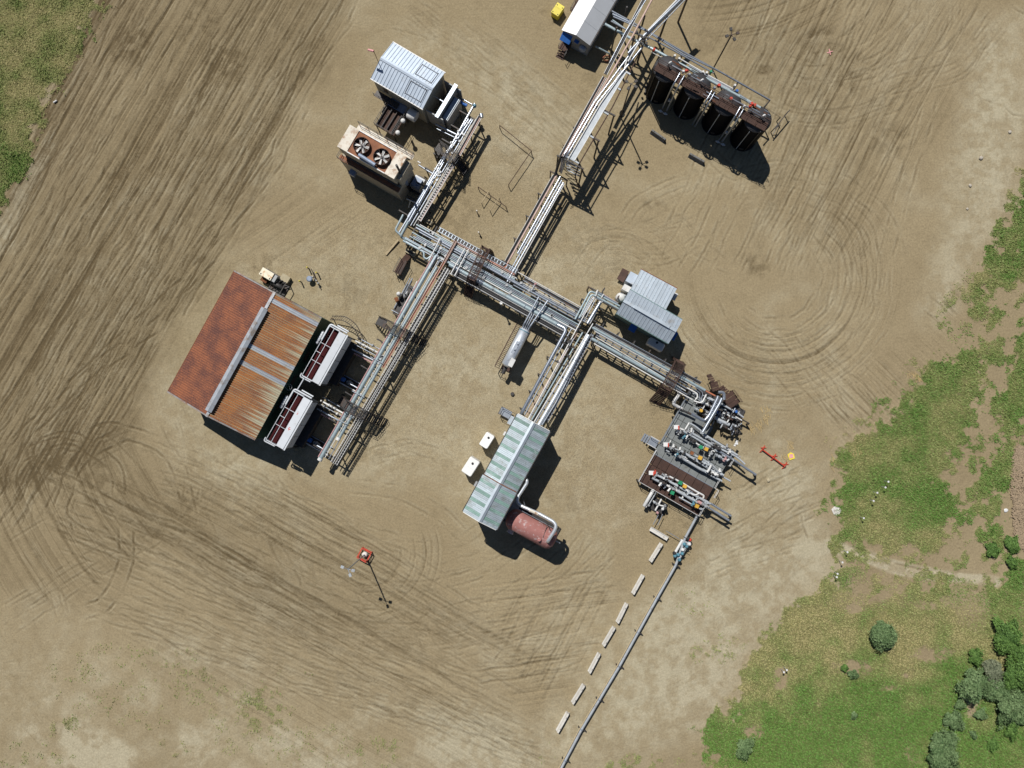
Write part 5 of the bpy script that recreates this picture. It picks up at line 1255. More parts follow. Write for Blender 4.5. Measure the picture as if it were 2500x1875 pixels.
# ================================================================ stair cross-overs
def crossover(label, P0, P1, z, f0, f1, w=1.0, m='dark_steel', base_name='stair_crossover'):
    """stairs up, deck across, stairs down, along P0>P1; f0,f1: where the deck starts and ends"""
    P0 = Vector((P0.x, P0.y, 0)); P1 = Vector((P1.x, P1.y, 0)); d = P1 - P0; L = d.length
    t = thing(base_name, label, 'stair', P0, math.atan2(d.y, d.x))
    xa, xb = L * f0, L * f1
    q = MB(); x = xa + .05
    while x < xb: q.box((x, 0, z), (.06, w - .1, .04)); x += .14
    q.beam((xa, -w/2, z), (xb, -w/2, z), .06, .14).beam((xa, w/2, z), (xb, w/2, z), .06, .14)
    obj('deck', q, m, t)
    for x0, x1, on in ((0, xa, f0 > .02), (L, xb, f1 < .98)):
        if not on: continue
        n = max(3, int(z / .34)); mesh = None
        for k in range(n):
            f = (k + .5) / n; c = (x0 + (x1 - x0) * f, 0, z * (k + .6) / n)
            if mesh is None: mesh = mesh_of('tread', MB().box((0, 0, 0), (.20, w - .12, .04)), m)
            obj('tread', mesh, m, t, loc=c)
        q = MB()
        for e in (-1, 1): q.beam((x0, e*w/2, 0), (x1, e*w/2, z), .06, .2)
        obj('stringer', q, m, t)
    for e in (-1, 1):
        q = MB(); y = e * w / 2
        pts = [(0, y, .0), (xa, y, z), (xb, y, z), (L, y, 0)]
        for A, B in zip(pts[:-1], pts[1:]):
            A = Vector(A); B = Vector(B)
            if (B - A).length < .3: continue
            for h in (.55, 1.05): q.beam(A + Vector((0,0,h)), B + Vector((0,0,h)), .05, .05)
            k = max(1, int((B - A).length / .9))
            for j in range(k + 1): c = A + (B - A) * (j / k); q.beam(c, c + Vector((0,0,1.05)), .045, .045)
        obj('handrail', q, m, t)
    for x in (xa + .1, xb - .1):
        for e in (-1, 1): obj('leg', MB().beam((x, e*(w/2-.05), -.1), (x, e*(w/2-.05), z), .1, .1), m, t)
    return t
crossover('dark stair cross-over spanning the south-west rack near the northern white cooler', VJ(1650, 110, 1), VJ(2300, 440, 1), 4.0, .28, .66, 1.3)
crossover('dark stair cross-over spanning the south-west rack near the southern white cooler', VK(1150, 400, 1), VK(1760, 740, 1), 4.0, .25, .66, 1.3)
crossover('dark brown grating cross-over spanning the main rack west of the silver vessel', VG(1400, 700, 1.5), VG(1110, 1330, 1.5), 4.1, .08, .72, 1.2, 'brown_steel')
crossover('brown grating cross-over at the east end of the rack near the valve platform', VO(640, 90, 1), VO(330, 680, 1), 4.1, .12, .68, 1.5, 'brown_steel')
crossover('dark mesh cross-over spanning the pipe rack east of the fan cooler', VB(1480, 480, 2), VB(1860, 760, 1), 4.1, .06, .70, 1.3)

# ================================================================ black tanks
TOP1, TOP4 = p(1629, 168, 7.3), p(1851, 291, 7.3)
dirT = (TOP4 - TOP1).normalized(); rzT = math.atan2(dirT.y, dirT.x); RT = 1.83; HT = 7.3
def make_tank():
    t = thing('storage_tank', 'x', 'tank')
    obj('shell', MB().lathe((0, 0, -.1), [(RT, 0), (RT, HT)], 40), 'black_tank', t)
    rf = obj('roof', MB().lathe((0, 0, HT - .1), [(RT + .05, -.05), (RT + .05, .02), (.35, .42), (.02, .45)], 40), 'tank_roof', t)
    obj('manway', MB().lathe((0, 0, HT + .3), [(.3, 0), (.3, .12), (.05, .16)], 16), 'dark_steel', rf)
    obj('hatch', MB().lathe((.9, -.5, HT + .1), [(.22, 0), (.22, .2)], 12), 'dark_steel', rf)
    obj('base_ring', MB().lathe((0, 0, -.1), [(RT + .12, 0), (RT + .12, .12)], 40), 'dark_steel', t)
    obj('gauge_pipe', MB().tube([(-.15, -RT - .18, HT - .2), (-.15, -RT - .18, .4)], .06, 8), 'grey_paint', t)
    obj('side_hatch', MB().lathe((0.5, -RT * .93, .7), [(.32, -.1), (.32, .14)], 14, (0.26, -.96, 0)), 'dark_steel', t)
    q = MB()
    for k in range(24): a = k * 2 * math.pi / 24; q.box((RT * math.cos(a) * 1.0, RT * math.sin(a), HT + .0), (.05, .05, .14), a)
    obj('rim_studs', q, 'dark_steel', rf, kind='stuff')
    return t
T0 = make_tank()
for k, lab in enumerate(('black steel tank at the west end of the tank row', 'second black tank from the west end of the tank row',
                         'third black tank from the west end of the tank row', 'black steel tank at the east end of the tank row')):
    o = T0 if k == 0 else copy_tree(T0)
    c = TOP1.lerp(TOP4, k / 3); place(o, (c.x, c.y, 0), rzT)
    o['label'] = lab; o['group'] = 'black tanks in a row'
c0 = TOP1.lerp(TOP4, .5)
t = thing('tank_catwalk', 'rust-brown catwalk with pipes crossing the tops of the black tanks', 'catwalk', (c0.x, c0.y, 0), rzT)
Lc = (TOP4 - TOP1).length + 3.0
q = MB()
for k in range(11):
    obj('grating_panel', MB().box2((-Lc/2 + k*Lc/11 + .02, -1.25, HT+.55), (-Lc/2 + (k+1)*Lc/11 - .02, -.15, HT+.61)), 'grating_brown', t)
for y in (-1.28, -.12): obj('edge_beam', MB().beam((-Lc/2, y, HT+.5), (Lc/2, y, HT+.5), .08, .22), 'brown_steel', t)
handrail(t, [(-Lc/2, -1.25), (Lc/2, -1.25)], HT+.6, m='brown_steel'); handrail(t, [(-Lc/2, -.15), (Lc/2, -.15)], HT+.6, m='brown_steel')
for k in range(5):
    x = -Lc/2 + .4 + k * (Lc - .8) / 4; obj('post', MB().beam((x, -1.6, -.1), (x, -1.6, HT+.5), .12, .12), 'dark_steel', t)
for x, m in ((-5.3, 'cladding'), (-4.6, 'galvanised'), (-.3, 'cladding'), (.15, 'galvanised'), (4.2, 'cladding'), (4.7, 'galvanised')):
    obj('drop_pipe', MB().tube([(x, -.1, HT+.9), (x, -1.7, HT+.8), (x, -2.2, HT-.2), (x, -2.25, .8)], .11, 8, bend=.3), m, t)
for a, b, r, m in (((640, 540), (830, 640), .12, 'cladding'), ((870, 670), (1050, 770), .12, 'cladding'), ((1480, 1010), (1700, 1120), .13, 'cladding'), ((1700, 1140), (1880, 1240), .13, 'cladding')):
    obj('header_pipe', MB().tube([VD(*a, HT+1.0), VD(*b, HT+1.0)], r, 8), m, t, True)
for k in range(30):
    x = random.uniform(-Lc/2 + .5, Lc/2 - .5); y = random.uniform(-1.2, 1.2); l = random.uniform(.4, 2.0)
    obj('small_pipe', MB().tube([(x, y, HT + .85), (min(x + l, Lc/2), y, HT + .85)], random.uniform(.035, .08), 6), random.choice(('dark_steel', 'brown_steel', 'galvanised', 'rust')), t)
for u, v in ((640, 510), (1070, 745), (1905, 1225)):
    obj('gooseneck', MB().tube([VD(u-18, v+40, HT+.6), VD(u-10, v+10, HT+1.5), VD(u+18, v-10, HT+1.5), VD(u+22, v+25, HT+1.1)], .12, 8, bend=.25), 'white_paint', t, True)
for u, v, m in ((1750, 1080, 'red_paint'), (1720, 1110, 'red_paint'), (860, 630, 'red_paint'), (820, 640, 'white_paint'), (900, 680, 'galvanised'), (1240, 860, 'galvanised'), (1640, 1110, 'white_paint')):
    obj('valve', MB().lathe(VD(u, v, HT+1.0), [(.14, -.25), (.22, 0), (.22, .2), (.1, .35)], 8), m, t, True)
for u, v, m in ((640, 1015, 'louver_blue'), (1410, 1450, 'louver_blue')):
    w = VD(u, v, 1.6)
    b_ = thing('control_box', 'pale blue control box on a post %s the black tanks' % ('between the first two of' if u < 1000 else 'between the last two of'), 'control box', (w.x, w.y, 0), rzT)
    obj('box', MB().box((0, 0, 1.35), (.42, .3, .5)), 'white_paint', b_); obj('post', MB().box((0, 0, .5), (.08, .08, 1.25)), 'dark_steel', b_)
for k, (u, v) in enumerate(((512, 1170), (575, 1205), (1285, 1585), (1355, 1620))):
    w = VD(u, v, .6)
    b_ = thing('outlet_valve', 'small pale valve wheel near the ground in the tanks\' shade, %s' % ('first from west', 'second from west', 'third from west', 'easternmost')[k], 'valve', (w.x, w.y, 0), rzT, 'tank outlet valves')
    obj('stem', MB().tube([(0, 0, -.1), (0, 0, .6)], .09, 8), 'dark_steel', b_)
    q = MB().lathe((0, 0, .62), [(.2, 0), (.2, .06)], 10); q.beam((-.35, 0, .5), (.35, .1, .5), .14, .14); obj('handwheel', q, 'white_paint', b_)

# ================================================================ white aerial coolers beside the rusty building
def make_white_cooler(A, B, C, label):
    ZT_ = 6.7; zb = 3.3
    o_, a_, L_, W_ = frame3(A, B, C)
    t = thing('white_cooler', label, 'cooler', o_, a_, 'white coolers east of the rusty building')
    # local x from SE to NE corner, y towards the west
    obj('casing', MB().box2((.05, .02, zb), (L_ - .05, W_ * .40, ZT_ - .35)), 'seam_dark', t)
    obj('tube_bundle', MB().box2((.06, W_ * .405, zb + 1.6), (L_ - .06, W_ - .06, ZT_ - 1.0)), 'burgundy', t)
    obj('top_panel', MB().box2((0, W_ * .07, ZT_ - .24), (L_, W_ * .45, ZT_ - .16)), 'cooler_white', t)
    obj('edge_flange', MB().box2((-.05, -.05, ZT_ - .34), (L_ + .05, W_ * .065, ZT_ - .2)), 'cooler_white', t)
    obj('seam', MB().box2((0, W_ * .064, ZT_ - .22), (L_, W_ * .072, ZT_ - .14)), 'seam_dark', t)
    for x in (0.0, L_): obj('side_channel', MB().box2((x - .06, W_ * .45, ZT_ - .75), (x + .06, W_, ZT_ - .15)), 'cooler_white', t)
    for f in (.33, .5, .67): obj('cross_bar', MB().box2((L_*f-.035, W_ * (.452 if f != .5 else .74), ZT_ - .3), (L_*f+.035, W_, ZT_ - .2)), 'cooler_white', t)
    obj('long_bar', MB().beam((0, W_*.74, ZT_-.18), (L_, W_*.74, ZT_-.18), .06, .08), 'cooler_white', t)
    obj('edge_bar', MB().beam((0, W_+.03, ZT_-.2), (L_, W_+.03, ZT_-.2), .07, .1), 'cooler_white', t)
    obj('manifold', MB().tube([(-.25, W_*.52, ZT_-.5), (-.3, W_+.25, ZT_-.35), (.25, W_+.25, ZT_-.35)], .10, 8, bend=.25), 'cooler_white', t)
    obj('manifold', MB().tube([(L_+.28, W_*.1, ZT_-.4), (L_+.28, W_+.1, ZT_-.35), (L_*.72, W_+.1, ZT_-.35)], .14, 10, bend=.35), 'cooler_white', t)
    obj('manifold', MB().tube([(L_+.55, W_*.12, ZT_-.9), (L_+.55, W_*.75, ZT_-.9)], .11, 8), 'cooler_white', t)
    dr = obj('surge_drum', MB().lathe((L_*.60, W_+.62, ZT_-.9), [(.04, 0), (.2, .06), (.27, .2), (.27, 1.9), (.2, 2.05), (.04, 2.1)], 14, (1, 0, 0)), 'cooler_white', t)
    for x in (.66, .86): obj('strap', MB().lathe((L_*x, W_+.62, ZT_-.9), [(.29, 0), (.29, .07)], 14, (1, 0, 0)), 'dark_steel', dr)
    for k in range(4):
        x = L_ * (.04 + .235 * k)
        obj('louver_panel', MB().box2((x, -.03, zb + .15), (x + L_*.225, .015, (zb + ZT_)/2 - .14)), 'cooler_white', t)
        obj('louver_panel', MB().box2((x, -.03, (zb + ZT_)/2 - .1), (x + L_*.225, .015, ZT_ - .4)), 'cooler_white', t)
    for x in (.15, L_ - .15):
        for y in (.15, W_ - .15): obj('leg', MB().box2((x - .1, y - .1, -.1), (x + .1, y + .1, zb)), 'dark_steel', t)
    obj('fan_shroud', MB().lathe((L_*.28, W_*.5, 2.7), [(1.1, 0), (1.3, .6)], 20), 'dark_steel', t)
    obj('fan_shroud', MB().lathe((L_*.72, W_*.5, 2.7), [(1.1, 0), (1.3, .6)], 20), 'dark_steel', t)
    obj('drive_box', MB().box2((.6, -.9, .2), (L_-.6, W_*.4, 2.0)), 'dark_steel', t)
    return t, L_, W_
make_white_cooler(VJ(890, 1000, 6.5), VJ(1265, 330, 6.5), VJ(655, 860, 6.5), 'northern of two white coolers with burgundy tube bundles beside the rusty building')
t, L_, W_ = make_white_cooler(VK(410, 1100, 6.5), VK(785, 440, 6.5), VK(170, 950, 6.5), 'southern of two white coolers with burgundy tube bundles, red mark on its panel')
for u, v, s_ in ((475, 815, .34), (590, 605, .2)):
    c = VK(u, v, 6.545); q = MB().box(c, (s_, s_ * .35, .006), -.5).box(c + Vector((.05, .2, 0)), (s_ * .7, s_ * .25, .006), .3).box(c + Vector((-.08, -.12, 0)), (.1, .12, .006), .1)
    obj('red_mark', q, 'red_paint', t, True)
# process skids between the coolers and the rack
def pump_skid(name, label, P, rz, blue=True, n=10, seed=1, L=4.2):
    rr = random.Random(seed)
    t = thing(name, label, 'pump skid', (P.x, P.y, 0), rz)
    obj('skid', MB().box2((-L/2, -.7, -.05), (L/2, .7, .22)), 'dark_steel', t)
    if blue:
        m_ = obj('motor', MB().lathe((-L*.18, 0, .75), [(.2, -.65), (.34, -.55), (.34, .55), (.2, .65)], 14, (1, 0, 0)), 'blue_paint', t)
        obj('motor_box', MB().box2((-L*.25, -.25, 1.05), (-L*.05, .25, 1.3)), 'blue_paint', m_)
    obj('pump', MB().lathe((L*.15, 0, .7), [(.15, -.5), (.3, -.3), (.38, 0), (.25, .4), (.15, .6)], 12, (1, 0, 0)), 'plant_grey', t)
    obj('frame', MB().beam((-L/2, .55, .22), (-L/2, .55, 1.7), .09, .09).beam((-L/2, -.55, .22), (-L/2, -.55, 1.7), .09, .09).beam((-L/2, -.55, 1.7), (-L/2, .55, 1.7), .09, .09), 'galvanised', t)
    obj('pipe', MB().tube([(L*.15, 0, 1.0), (L*.15, 0, 1.8), (L*.5+.9, 0, 1.9)], .11, 8, bend=.25), 'galvanised', t)
    obj('pipe', MB().tube([(-L*.4, .62, .5), (L*.5+.9, .62, .6)], .08, 8), 'galvanised', t)
    obj('pipe', MB().tube([(-L*.4, -.62, .9), (L*.5+.9, -.62, 1.0)], .09, 8), 'white_paint', t)
    return t
RZ = math.radians(-28.5)
pump_skid('pump_skid', 'pump skid with blue motor in the shade of the northern white cooler', VJ(1240, 940, .8), RZ)
pump_skid('pump_skid', 'pump skid with blue motor in the shade of the southern white cooler', VK(790, 985, .8), RZ, seed=3)
def valve_train(label, A, B, seed, z=2.4, m='white_paint'):
    rr = random.Random(seed); d = (B - A); L = d.length
    t = thing('valve_train', label, 'valve train', (A.x, A.y, 0), math.atan2(d.y, d.x))
    obj('pipe', MB().tube([(0, 0, z), (L, 0, z)], .13, 10), m, t)
    obj('pipe', MB().tube([(0, .55, z-.3), (L, .55, z-.3)], .08, 8), 'galvanised', t)
    obj('pipe', MB().tube([(0, -.5, z-.1), (L, -.5, z-.1)], .06, 8), 'galvanised', t)
    obj('pipe', MB().tube([(0, -1.3, z-.5), (L, -1.3, z-.5)], .15, 8), 'galvanised', t)
    obj('pipe', MB().tube([(0, -1.7, z-.5), (L, -1.7, z-.5)], .10, 8), 'pink_pipe', t)
    for k in range(int(L / .55)):
        x = .3 + k * .55
        obj('valve', MB().lathe((x, rr.choice((0, 0, .55, -.5)), z - .1), [(.14, -.25), (.22, -.05), (.22, .15), (.08, .3)], 8), rr.choice(('white_paint', 'plant_grey', 'dark_steel', 'grey_paint')), t)
    for x in (.4, L - .4): obj('stand', MB().box2((x-.06, -1.8, -.1), (x+.06, .7, .1)).beam((x, 0, .1), (x, 0, z-.1), .1, .1), 'dark_steel', t)
valve_train('pale valve train between the northern white cooler and the pipe rack', VJ(1370, 400, 2.4), VJ(1680, 560, 2.4), 5)
valve_train('pale valve train between the southern white cooler and the pipe rack', VK(900, 430, 2.4), VK(1200, 600, 2.4), 8)
# dark lattice arch in the corner north of the coolers
b_ = VJ(1150, 110, 0)
t = thing('vent_ladder', 'dark lattice ladder frame bent over the ground north of the white coolers', 'ladder', (b_.x, b_.y, 0))
pts = [VJ(1040, 90, 1.6), VJ(1220, 90, 2.2), VJ(1370, 200, 2.2), VJ(1480, 430, 2.0)]
for off in (-.28, .28):
    obj('stile', MB().tube([q_ + Vector((off * .5, off, 0)) for q_ in pts], .06, 6, bend=.8), 'dark_steel', t, True)
q = MB()
for A, B in zip(pts[:-1], pts[1:]):
    for k in range(6):
        c = A.lerp(B, k / 6); q.beam(c + Vector((-.14, -.28, 0)), A.lerp(B, min(1, (k + .7) / 6)) + Vector((.14, .28, 0)), .05, .05)
obj('lattice', q, 'dark_steel', t, True)
for q_ in (pts[0], pts[3]): obj('foot', MB().beam((q_.x, q_.y, -.1), q_, .1, .1), 'dark_steel', t, True)
# line joining both coolers
w = thing('cage_ladder', 'thin ladder with safety hoops between the two white coolers on the green wall', 'ladder', VJ(560, 1030, 0))
A = VJ(640, 960, 6.6); B = VJ(590, 1070, 6.6)
obj('header_pipe', MB().tube([VJ(680, 900, 6.4), VJ(580, 1070, 6.4)], .09, 8), 'cooler_white', w, True)
q = MB()
for e in (-.2, .2): q.beam(VJ(500, 1025 + e * 60, 0.2), VJ(480, 1025 + e * 60, 6.5), .05, .05)
obj('stile', q, 'grey_paint', w, True)
for k in range(3):
    c = VJ(470, 1022, 3.5 + k * 1.3); n = 10
    obj('hoop', MB().tube([c + Vector((.45 * math.cos(2*math.pi*j/n), .45 * math.sin(2*math.pi*j/n), 0)) for j in range(n + 1)], .025, 5, bend=.1), 'grey_paint', w, True)

# ================================================================ red vessel
A, B = VM(770, 770, 4.6), VM(1415, 1120, 4.6)
d = (B - A); L_ = d.length; rz = math.atan2(d.y, d.x); RV = 1.5
t = thing('red_vessel', 'large faded red horizontal vessel with white scuffs beside the striped building', 'vessel', (A.x, A.y, 0), rz)
obj('shell', MB().lathe((0, 0, 4.6), [(.05, -.1), (.8, .1), (1.25, .4), (RV, .9), (RV, L_ - .9), (1.25, L_ - .4), (.8, L_ - .1), (.05, L_)], 36, (1, 0, 0)), 'faded_red', t)
for x in (1.6, L_ - 1.7): obj('saddle', MB().box2((x - .2, -1.2, -.1), (x + .2, 1.2, 3.6)), 'dark_steel', t)
obj('skid', MB().box2((-.5, -1.5, -.1), (L_ + .3, 1.5, .25)), 'dark_steel', t)
obj('nozzle', MB().lathe((L_ - 2.3, -.55, 5.9), [(.18, 0), (.18, .35), (.26, .35), (.26, .45)], 14), 'faded_red', t)
obj('lug', MB().box((L_ - 1.25, .2, 6.15), (.08, 1.3, .25)), 'pink_pipe', t)
obj('manway', MB().lathe((1.4, -RV - .05, 4.4), [(.45, -.4), (.45, .3), (.5, .3), (.5, .42)], 18, (0, -1, 0)), 'white_paint', t)
obj('rail', MB().beam((-.2, RV + .15, 5.4), (L_ - 1.0, RV + .15, 5.4), .06, .06), 'galvanised', t)
obj('end_nozzle', MB().tube([(L_ - .1, .1, 4.4), (L_ + .7, .1, 4.4)], .06, 8), 'galvanised', t)
obj('valve', MB().lathe((L_ - .6, RV + .3, 4.0), [(.12, -.3), (.24, 0), (.24, .2), (.1, .4)], 10), 'dark_steel', t)
w = VL(990, 1155, 5.6)
t2 = thing('lagged_pipe', 'silver lagged pipe looping from the striped building to the red vessel top', 'pipe', (w.x, w.y, 0))
path = [VL(960, 1130, 4.4), VL(1030, 1170, 5.6), VL(1030, 1215, 5.6), VM(905, 520, 5.6), VM(900, 590, 5.8), VM(960, 640, 6.2), VM(1200, 745, 6.6), VM(1390, 850, 6.9), VM(1425, 900, 7.0), VM(1410, 960, 7.0), VM(1315, 1110, 6.8), VM(1312, 1120, 5.7)]
obj('pipe', MB().tube(path, .24, 14, bend=.7), 'bright_silver', t2, True)
obj('tape_wrap', MB().tube([VM(1065, 690, 6.37), VM(1190, 745, 6.57)], .27, 14), 'cream_panel', t2, True)
obj('support', MB().beam(VM(965, 500, 0), VM(1000, 620, 5.8), .1, .1), 'galvanised', t2, True)
obj('hanger', MB().beam(VM(1310, 880, 5.6), VM(1345, 970, 6.9), .08, .08).beam(VM(1310, 880, 5.6), VM(1250, 1060, 6.2), .07, .07), 'dark_steel', t2, True)
# two white totes
def tote(label, A, B, C, h):
    o_, a_, L_, W_ = frame3(A, B, C)
    t = thing('white_tote', label, 'tote tank', o_, a_, 'white tote tanks')
    q = MB(); n = 5; rc = .22; pl = []
    for cx, cy, a0 in ((L_-rc, rc, -90), (L_-rc, W_-rc, 0), (rc, W_-rc, 90), (rc, rc, 180)):
        for k in range(n): a = math.radians(a0 + 90*k/(n-1)); pl.append((cx + rc*math.cos(a), cy + rc*math.sin(a)))
    q.prism(pl, .3, h - .12)
    obj('body', q, 'white_plastic', t)
    q = MB(); c = (L_/2, W_/2); sm = [((x-c[0])*.9+c[0], (y-c[1])*.94+c[1]) for x, y in pl]
    for k in range(len(pl)):
        a, b = pl[k], pl[(k+1) % len(pl)]; e, f = sm[k], sm[(k+1) % len(pl)]
        q.face([(a[0], a[1], h-.12), (b[0], b[1], h-.12), (f[0], f[1], h), (e[0], e[1], h)], True)
    q.face([(x, y, h) for x, y in sm]); sh = obj('lid', q, 'white_plastic', t)
    obj('fill_cap', MB().lathe((L_*.5, W_*.72, h), [(.17, 0), (.17, .07), (.12, .1)], 16), 'black_cable', sh)
    for f in (.2, .32, .44): obj('rib', MB().box2((L_*.12, W_*f - .03, h), (L_*.88, W_*f + .03, h + .03)), 'white_plastic', sh)
    obj('stand', MB().box2((.1, .1, -.05), (L_-.1, W_-.1, .3)), 'dark_steel', t)
    return t
tote('white tote tank nearer the north end of the striped building', VL(380, 690, 2.6), VL(490, 760, 2.6), VL(470, 505, 2.6), 2.7)
tote('white tote tank further south-west along the striped building', VL(140, 1050, 2.8), VL(270, 1135, 2.8), VL(255, 840, 2.8), 2.9)
tote('white tote tank half in shade south of the low grey building', VN(985, 1100, 1.6), VN(1190, 1215, 1.6), VN(1040, 1005, 1.6), 1.7)

# ================================================================ silver vessel on a skid
A, B = VH(455, 1130, 3.0), VH(200, 1620, 3.0)
d = B - A; L_ = d.length; rz = math.atan2(d.y, d.x); R_ = .78
t = thing('silver_vessel', 'bright silver horizontal vessel on a railed skid south of the main rack', 'vessel', (A.x, A.y, 0), rz)
obj('shell', MB().lathe((0, 0, 3.0), [(.3, -.05), (R_, .1), (R_, L_ - .15), (.4, L_ + .1), (.05, L_ + .15)], 26, (1, 0, 0)), 'bright_silver', t)
obj('head_ring', MB().lathe((.25, 0, 3.0), [(R_ + .03, 0), (R_ + .03, .12)], 26, (1, 0, 0)), 'sky_blue_valve', t)
obj('saddle_bar', MB().box2((2.0, -.28, 3.62), (3.9, .22, 3.82)), 'galvanised', t)
for x in (2.4, 3.3): obj('nozzle', MB().lathe((x, 0, 3.8), [(.12, 0), (.12, .2)], 10), 'galvanised', t)
obj('weather_box', MB().box2((L_ - 1.3, .2, 3.4), (L_ - .1, .85, 4.0)), 'white_paint', t)
for x in (.8, L_ - .9): obj('leg', MB().box2((x - .12, -.5, -.1), (x + .12, .5, 2.5)), 'dark_steel', t)
obj('skid', MB().box2((-.4, -.6, -.05), (L_ + .5, .6, .3)), 'brown_steel', t)
q = MB()
for k in range(26): q.box((-.2 + k * (L_ + .9) / 26, -1.2, 1.53), (.07, .6, .05))
q.beam((-.3, -1.5, 1.5), (L_ + .8, -1.5, 1.5), .08, .12).beam((-.3, -.9, 1.5), (L_ + .8, -.9, 1.5), .08, .12)
obj('platform', q, 'brown_steel', t)
handrail(t, [(-.3, -1.5), (L_ + .8, -1.5), (L_ + .8, -.4)], 1.56, m='brown_steel', step=.9)
for y, a in ((-.45, (640, 690)), (-.12, (570, 930)), (.15, (600, 930)), (.45, (760, 740))):
    c = VH(*a, 3.9); c = XF[t.name].inverted() @ c
    obj('feed_pipe', MB().tube([(.1, y, 3.1), (-.5, y, 3.9), (c.x, y if abs(c.x) < 3 else c.y, 3.9)], .13 if abs(y) > .3 else .07, 8, bend=.3), 'galvanised', t)
obj('burner', MB().tube([(L_ + .1, 0, 2.2), (L_ + 1.2, 0, 2.1)], .3, 12), 'dark_steel', t)
w = VH(130, 775, 3.9)
t = thing('relief_stub', 'small white ring-topped vent stub beside the lower tray of the main rack', 'vent', (w.x, w.y, 0))
obj('pipe', MB().tube([(0, 0, -.1), (0, 0, 3.8)], .1, 10), 'galvanised', t); obj('cap', MB().lathe((0, 0, 3.8), [(.2, 0), (.22, .1), (.12, .14), (.1, .05)], 14), 'white_paint', t)
w = VH(595, 515, 4.2)
t = thing('relief_stub', 'short white pipe with red tip rising on the north side of the main rack', 'vent', (w.x, w.y, 0))
obj('pipe', MB().tube([VH(545, 600, 3.4), VH(590, 520, 4.2)], .13, 10), 'white_paint', t, True); obj('cap', MB().tube([VH(588, 525, 4.17), VH(598, 508, 4.3)], .17, 10), 'pink_pipe', t, True)

# ================================================================ pump skid beside the south-west rack
w = VG(260, 1390, 0)
pump_skid('pump_skid', 'dark pump skid with white cap and red guard beside the south-west rack', w, math.radians(62), False, L=4.6)
t = thing('filter_pot', 'white round-headed filter pot on the skid left of the south-west rack', 'filter', VG(200, 1330, .3))
obj('pot', MB().lathe((0, 0, 0), [(.3, 0), (.34, .1), (.34, 1.1), (.2, 1.35), (.03, 1.4)], 14), 'white_paint', t); obj('guard', MB().box((-.35, -.75, .6), (.5, .6, .7), .5), 'rust', t)
# small platform with rails west of the rack
w = VG(230, 960, 0)
t = thing('step_platform', 'small dark brown step platform with hand rails on the dirt west of the rack', 'platform', (w.x, w.y, 0), math.radians(62))
obj('deck', MB().box2((-1.2, -.5, 1.0), (1.0, .5, 1.07)), 'brown_steel', t); obj('ramp', MB().face([(1.0, -.45, 1.05), (2.2, -.45, 0), (2.2, .45, 0), (1.0, .45, 1.05)]).face([(1.0, -.45, 1.0), (2.2, -.45, -.05), (2.2, .45, -.05), (1.0, .45, 1.0)][::-1]), 'brown_steel', t)
for e in (-.5, .5): handrail(t, [(-1.2, e), (1.0, e)], 1.07); obj('leg', MB().box((-1.1, e*.9, .45), (.1, .1, 1.1)), 'dark_steel', t); obj('leg', MB().box((.9, e*.9, .45), (.1, .1, 1.1)), 'dark_steel', t)

# ================================================================ valve platform (right)
ZP = 1.5
NW, SW, SE = VO(790, 500, ZP), VP(95, 630, ZP), VP(905, 1095, ZP)
o_, a_, L_, W_ = frame3(SW, SE, NW)          # x along the south edge (to the east), y to the north-east
t = thing('valve_platform', 'raised grating platform carrying three pipe trains, grey decking north and brown south', 'platform', o_, a_)
nx, ny = 7, 10; cw, ch = L_ / nx, W_ / ny
meshes = {}
for j in range(ny):
    for k in range(nx):
        if (j >= 8 and k >= 2) or (j == 7 and k >= 4): continue
        m_ = 'grating_brown' if j < 3 else 'grating_grey'
        if m_ not in meshes: meshes[m_] = mesh_of('grating_panel', MB().box2((.03, .03, -.05), (cw - .03, ch - .03, 0)), m_)
        obj('grating_panel', meshes[m_], m_, t, loc=(k * cw, j * ch, ZP))
for y in (0, W_ * .4, W_ * .7, W_): obj('beam', MB().box2((-.05, y - .08, ZP - .32), (L_ + .05, y + .08, ZP - .06)), 'dark_steel', t)
for x in (0, L_ * .5, L_):
    for y in (.1, W_ * .4, W_ * .7, W_ - .1): obj('leg', MB().box2((x - .08, y - .08, -.1), (x + .08, y + .08, ZP - .33)), 'dark_steel', t)
obj('kick_plate', MB().box2((-.02, W_*.297, ZP), (L_, W_*.303, ZP + .06)), 'galvanised', t)
handrail(t, [(L_ * .98, 0), (0, 0), (0, W_ * .34)], ZP, m='white_paint', step=1.6); handrail(t, [(0, W_ * .44), (0, W_)], ZP, m='galvanised', step=1.6)
handrail(t, [(L_, 0), (L_, W_ * .12)], ZP, m='white_paint'); handrail(t, [(L_ + .6, W_ * .22), (L_ + .6, W_ * .30), (L_, W_ * .30), (L_, W_ * .38)], ZP, m='white_paint'); handrail(t, [(L_ + .3, W_ * .55), (L_ + .3, W_ * .62), (L_, W_ * .62)], ZP, m='white_paint')
st = obj('stair', MB().box2((-1.4, W_ * .35, ZP - .5), (-.05, W_ * .43, ZP - .44)), 'galvanised', t)
for k in range(3): obj('tread', MB().box2((-1.4 - .3*(k+1), W_*.35, ZP - .5 - .3*(k+1)), (-1.4 - .3*k - .05, W_*.43, ZP - .46 - .3*(k+1))), 'galvanised', st)
handrail(t, [(-1.6, W_*.35), (-.05, W_*.35)], ZP - .45, m='white_paint'); handrail(t, [(-1.6, W_*.43), (-.05, W_*.43)], ZP - .45, m='white_paint')
PL_T, PL_A, PL_L, PL_W = t, a_, L_, W_

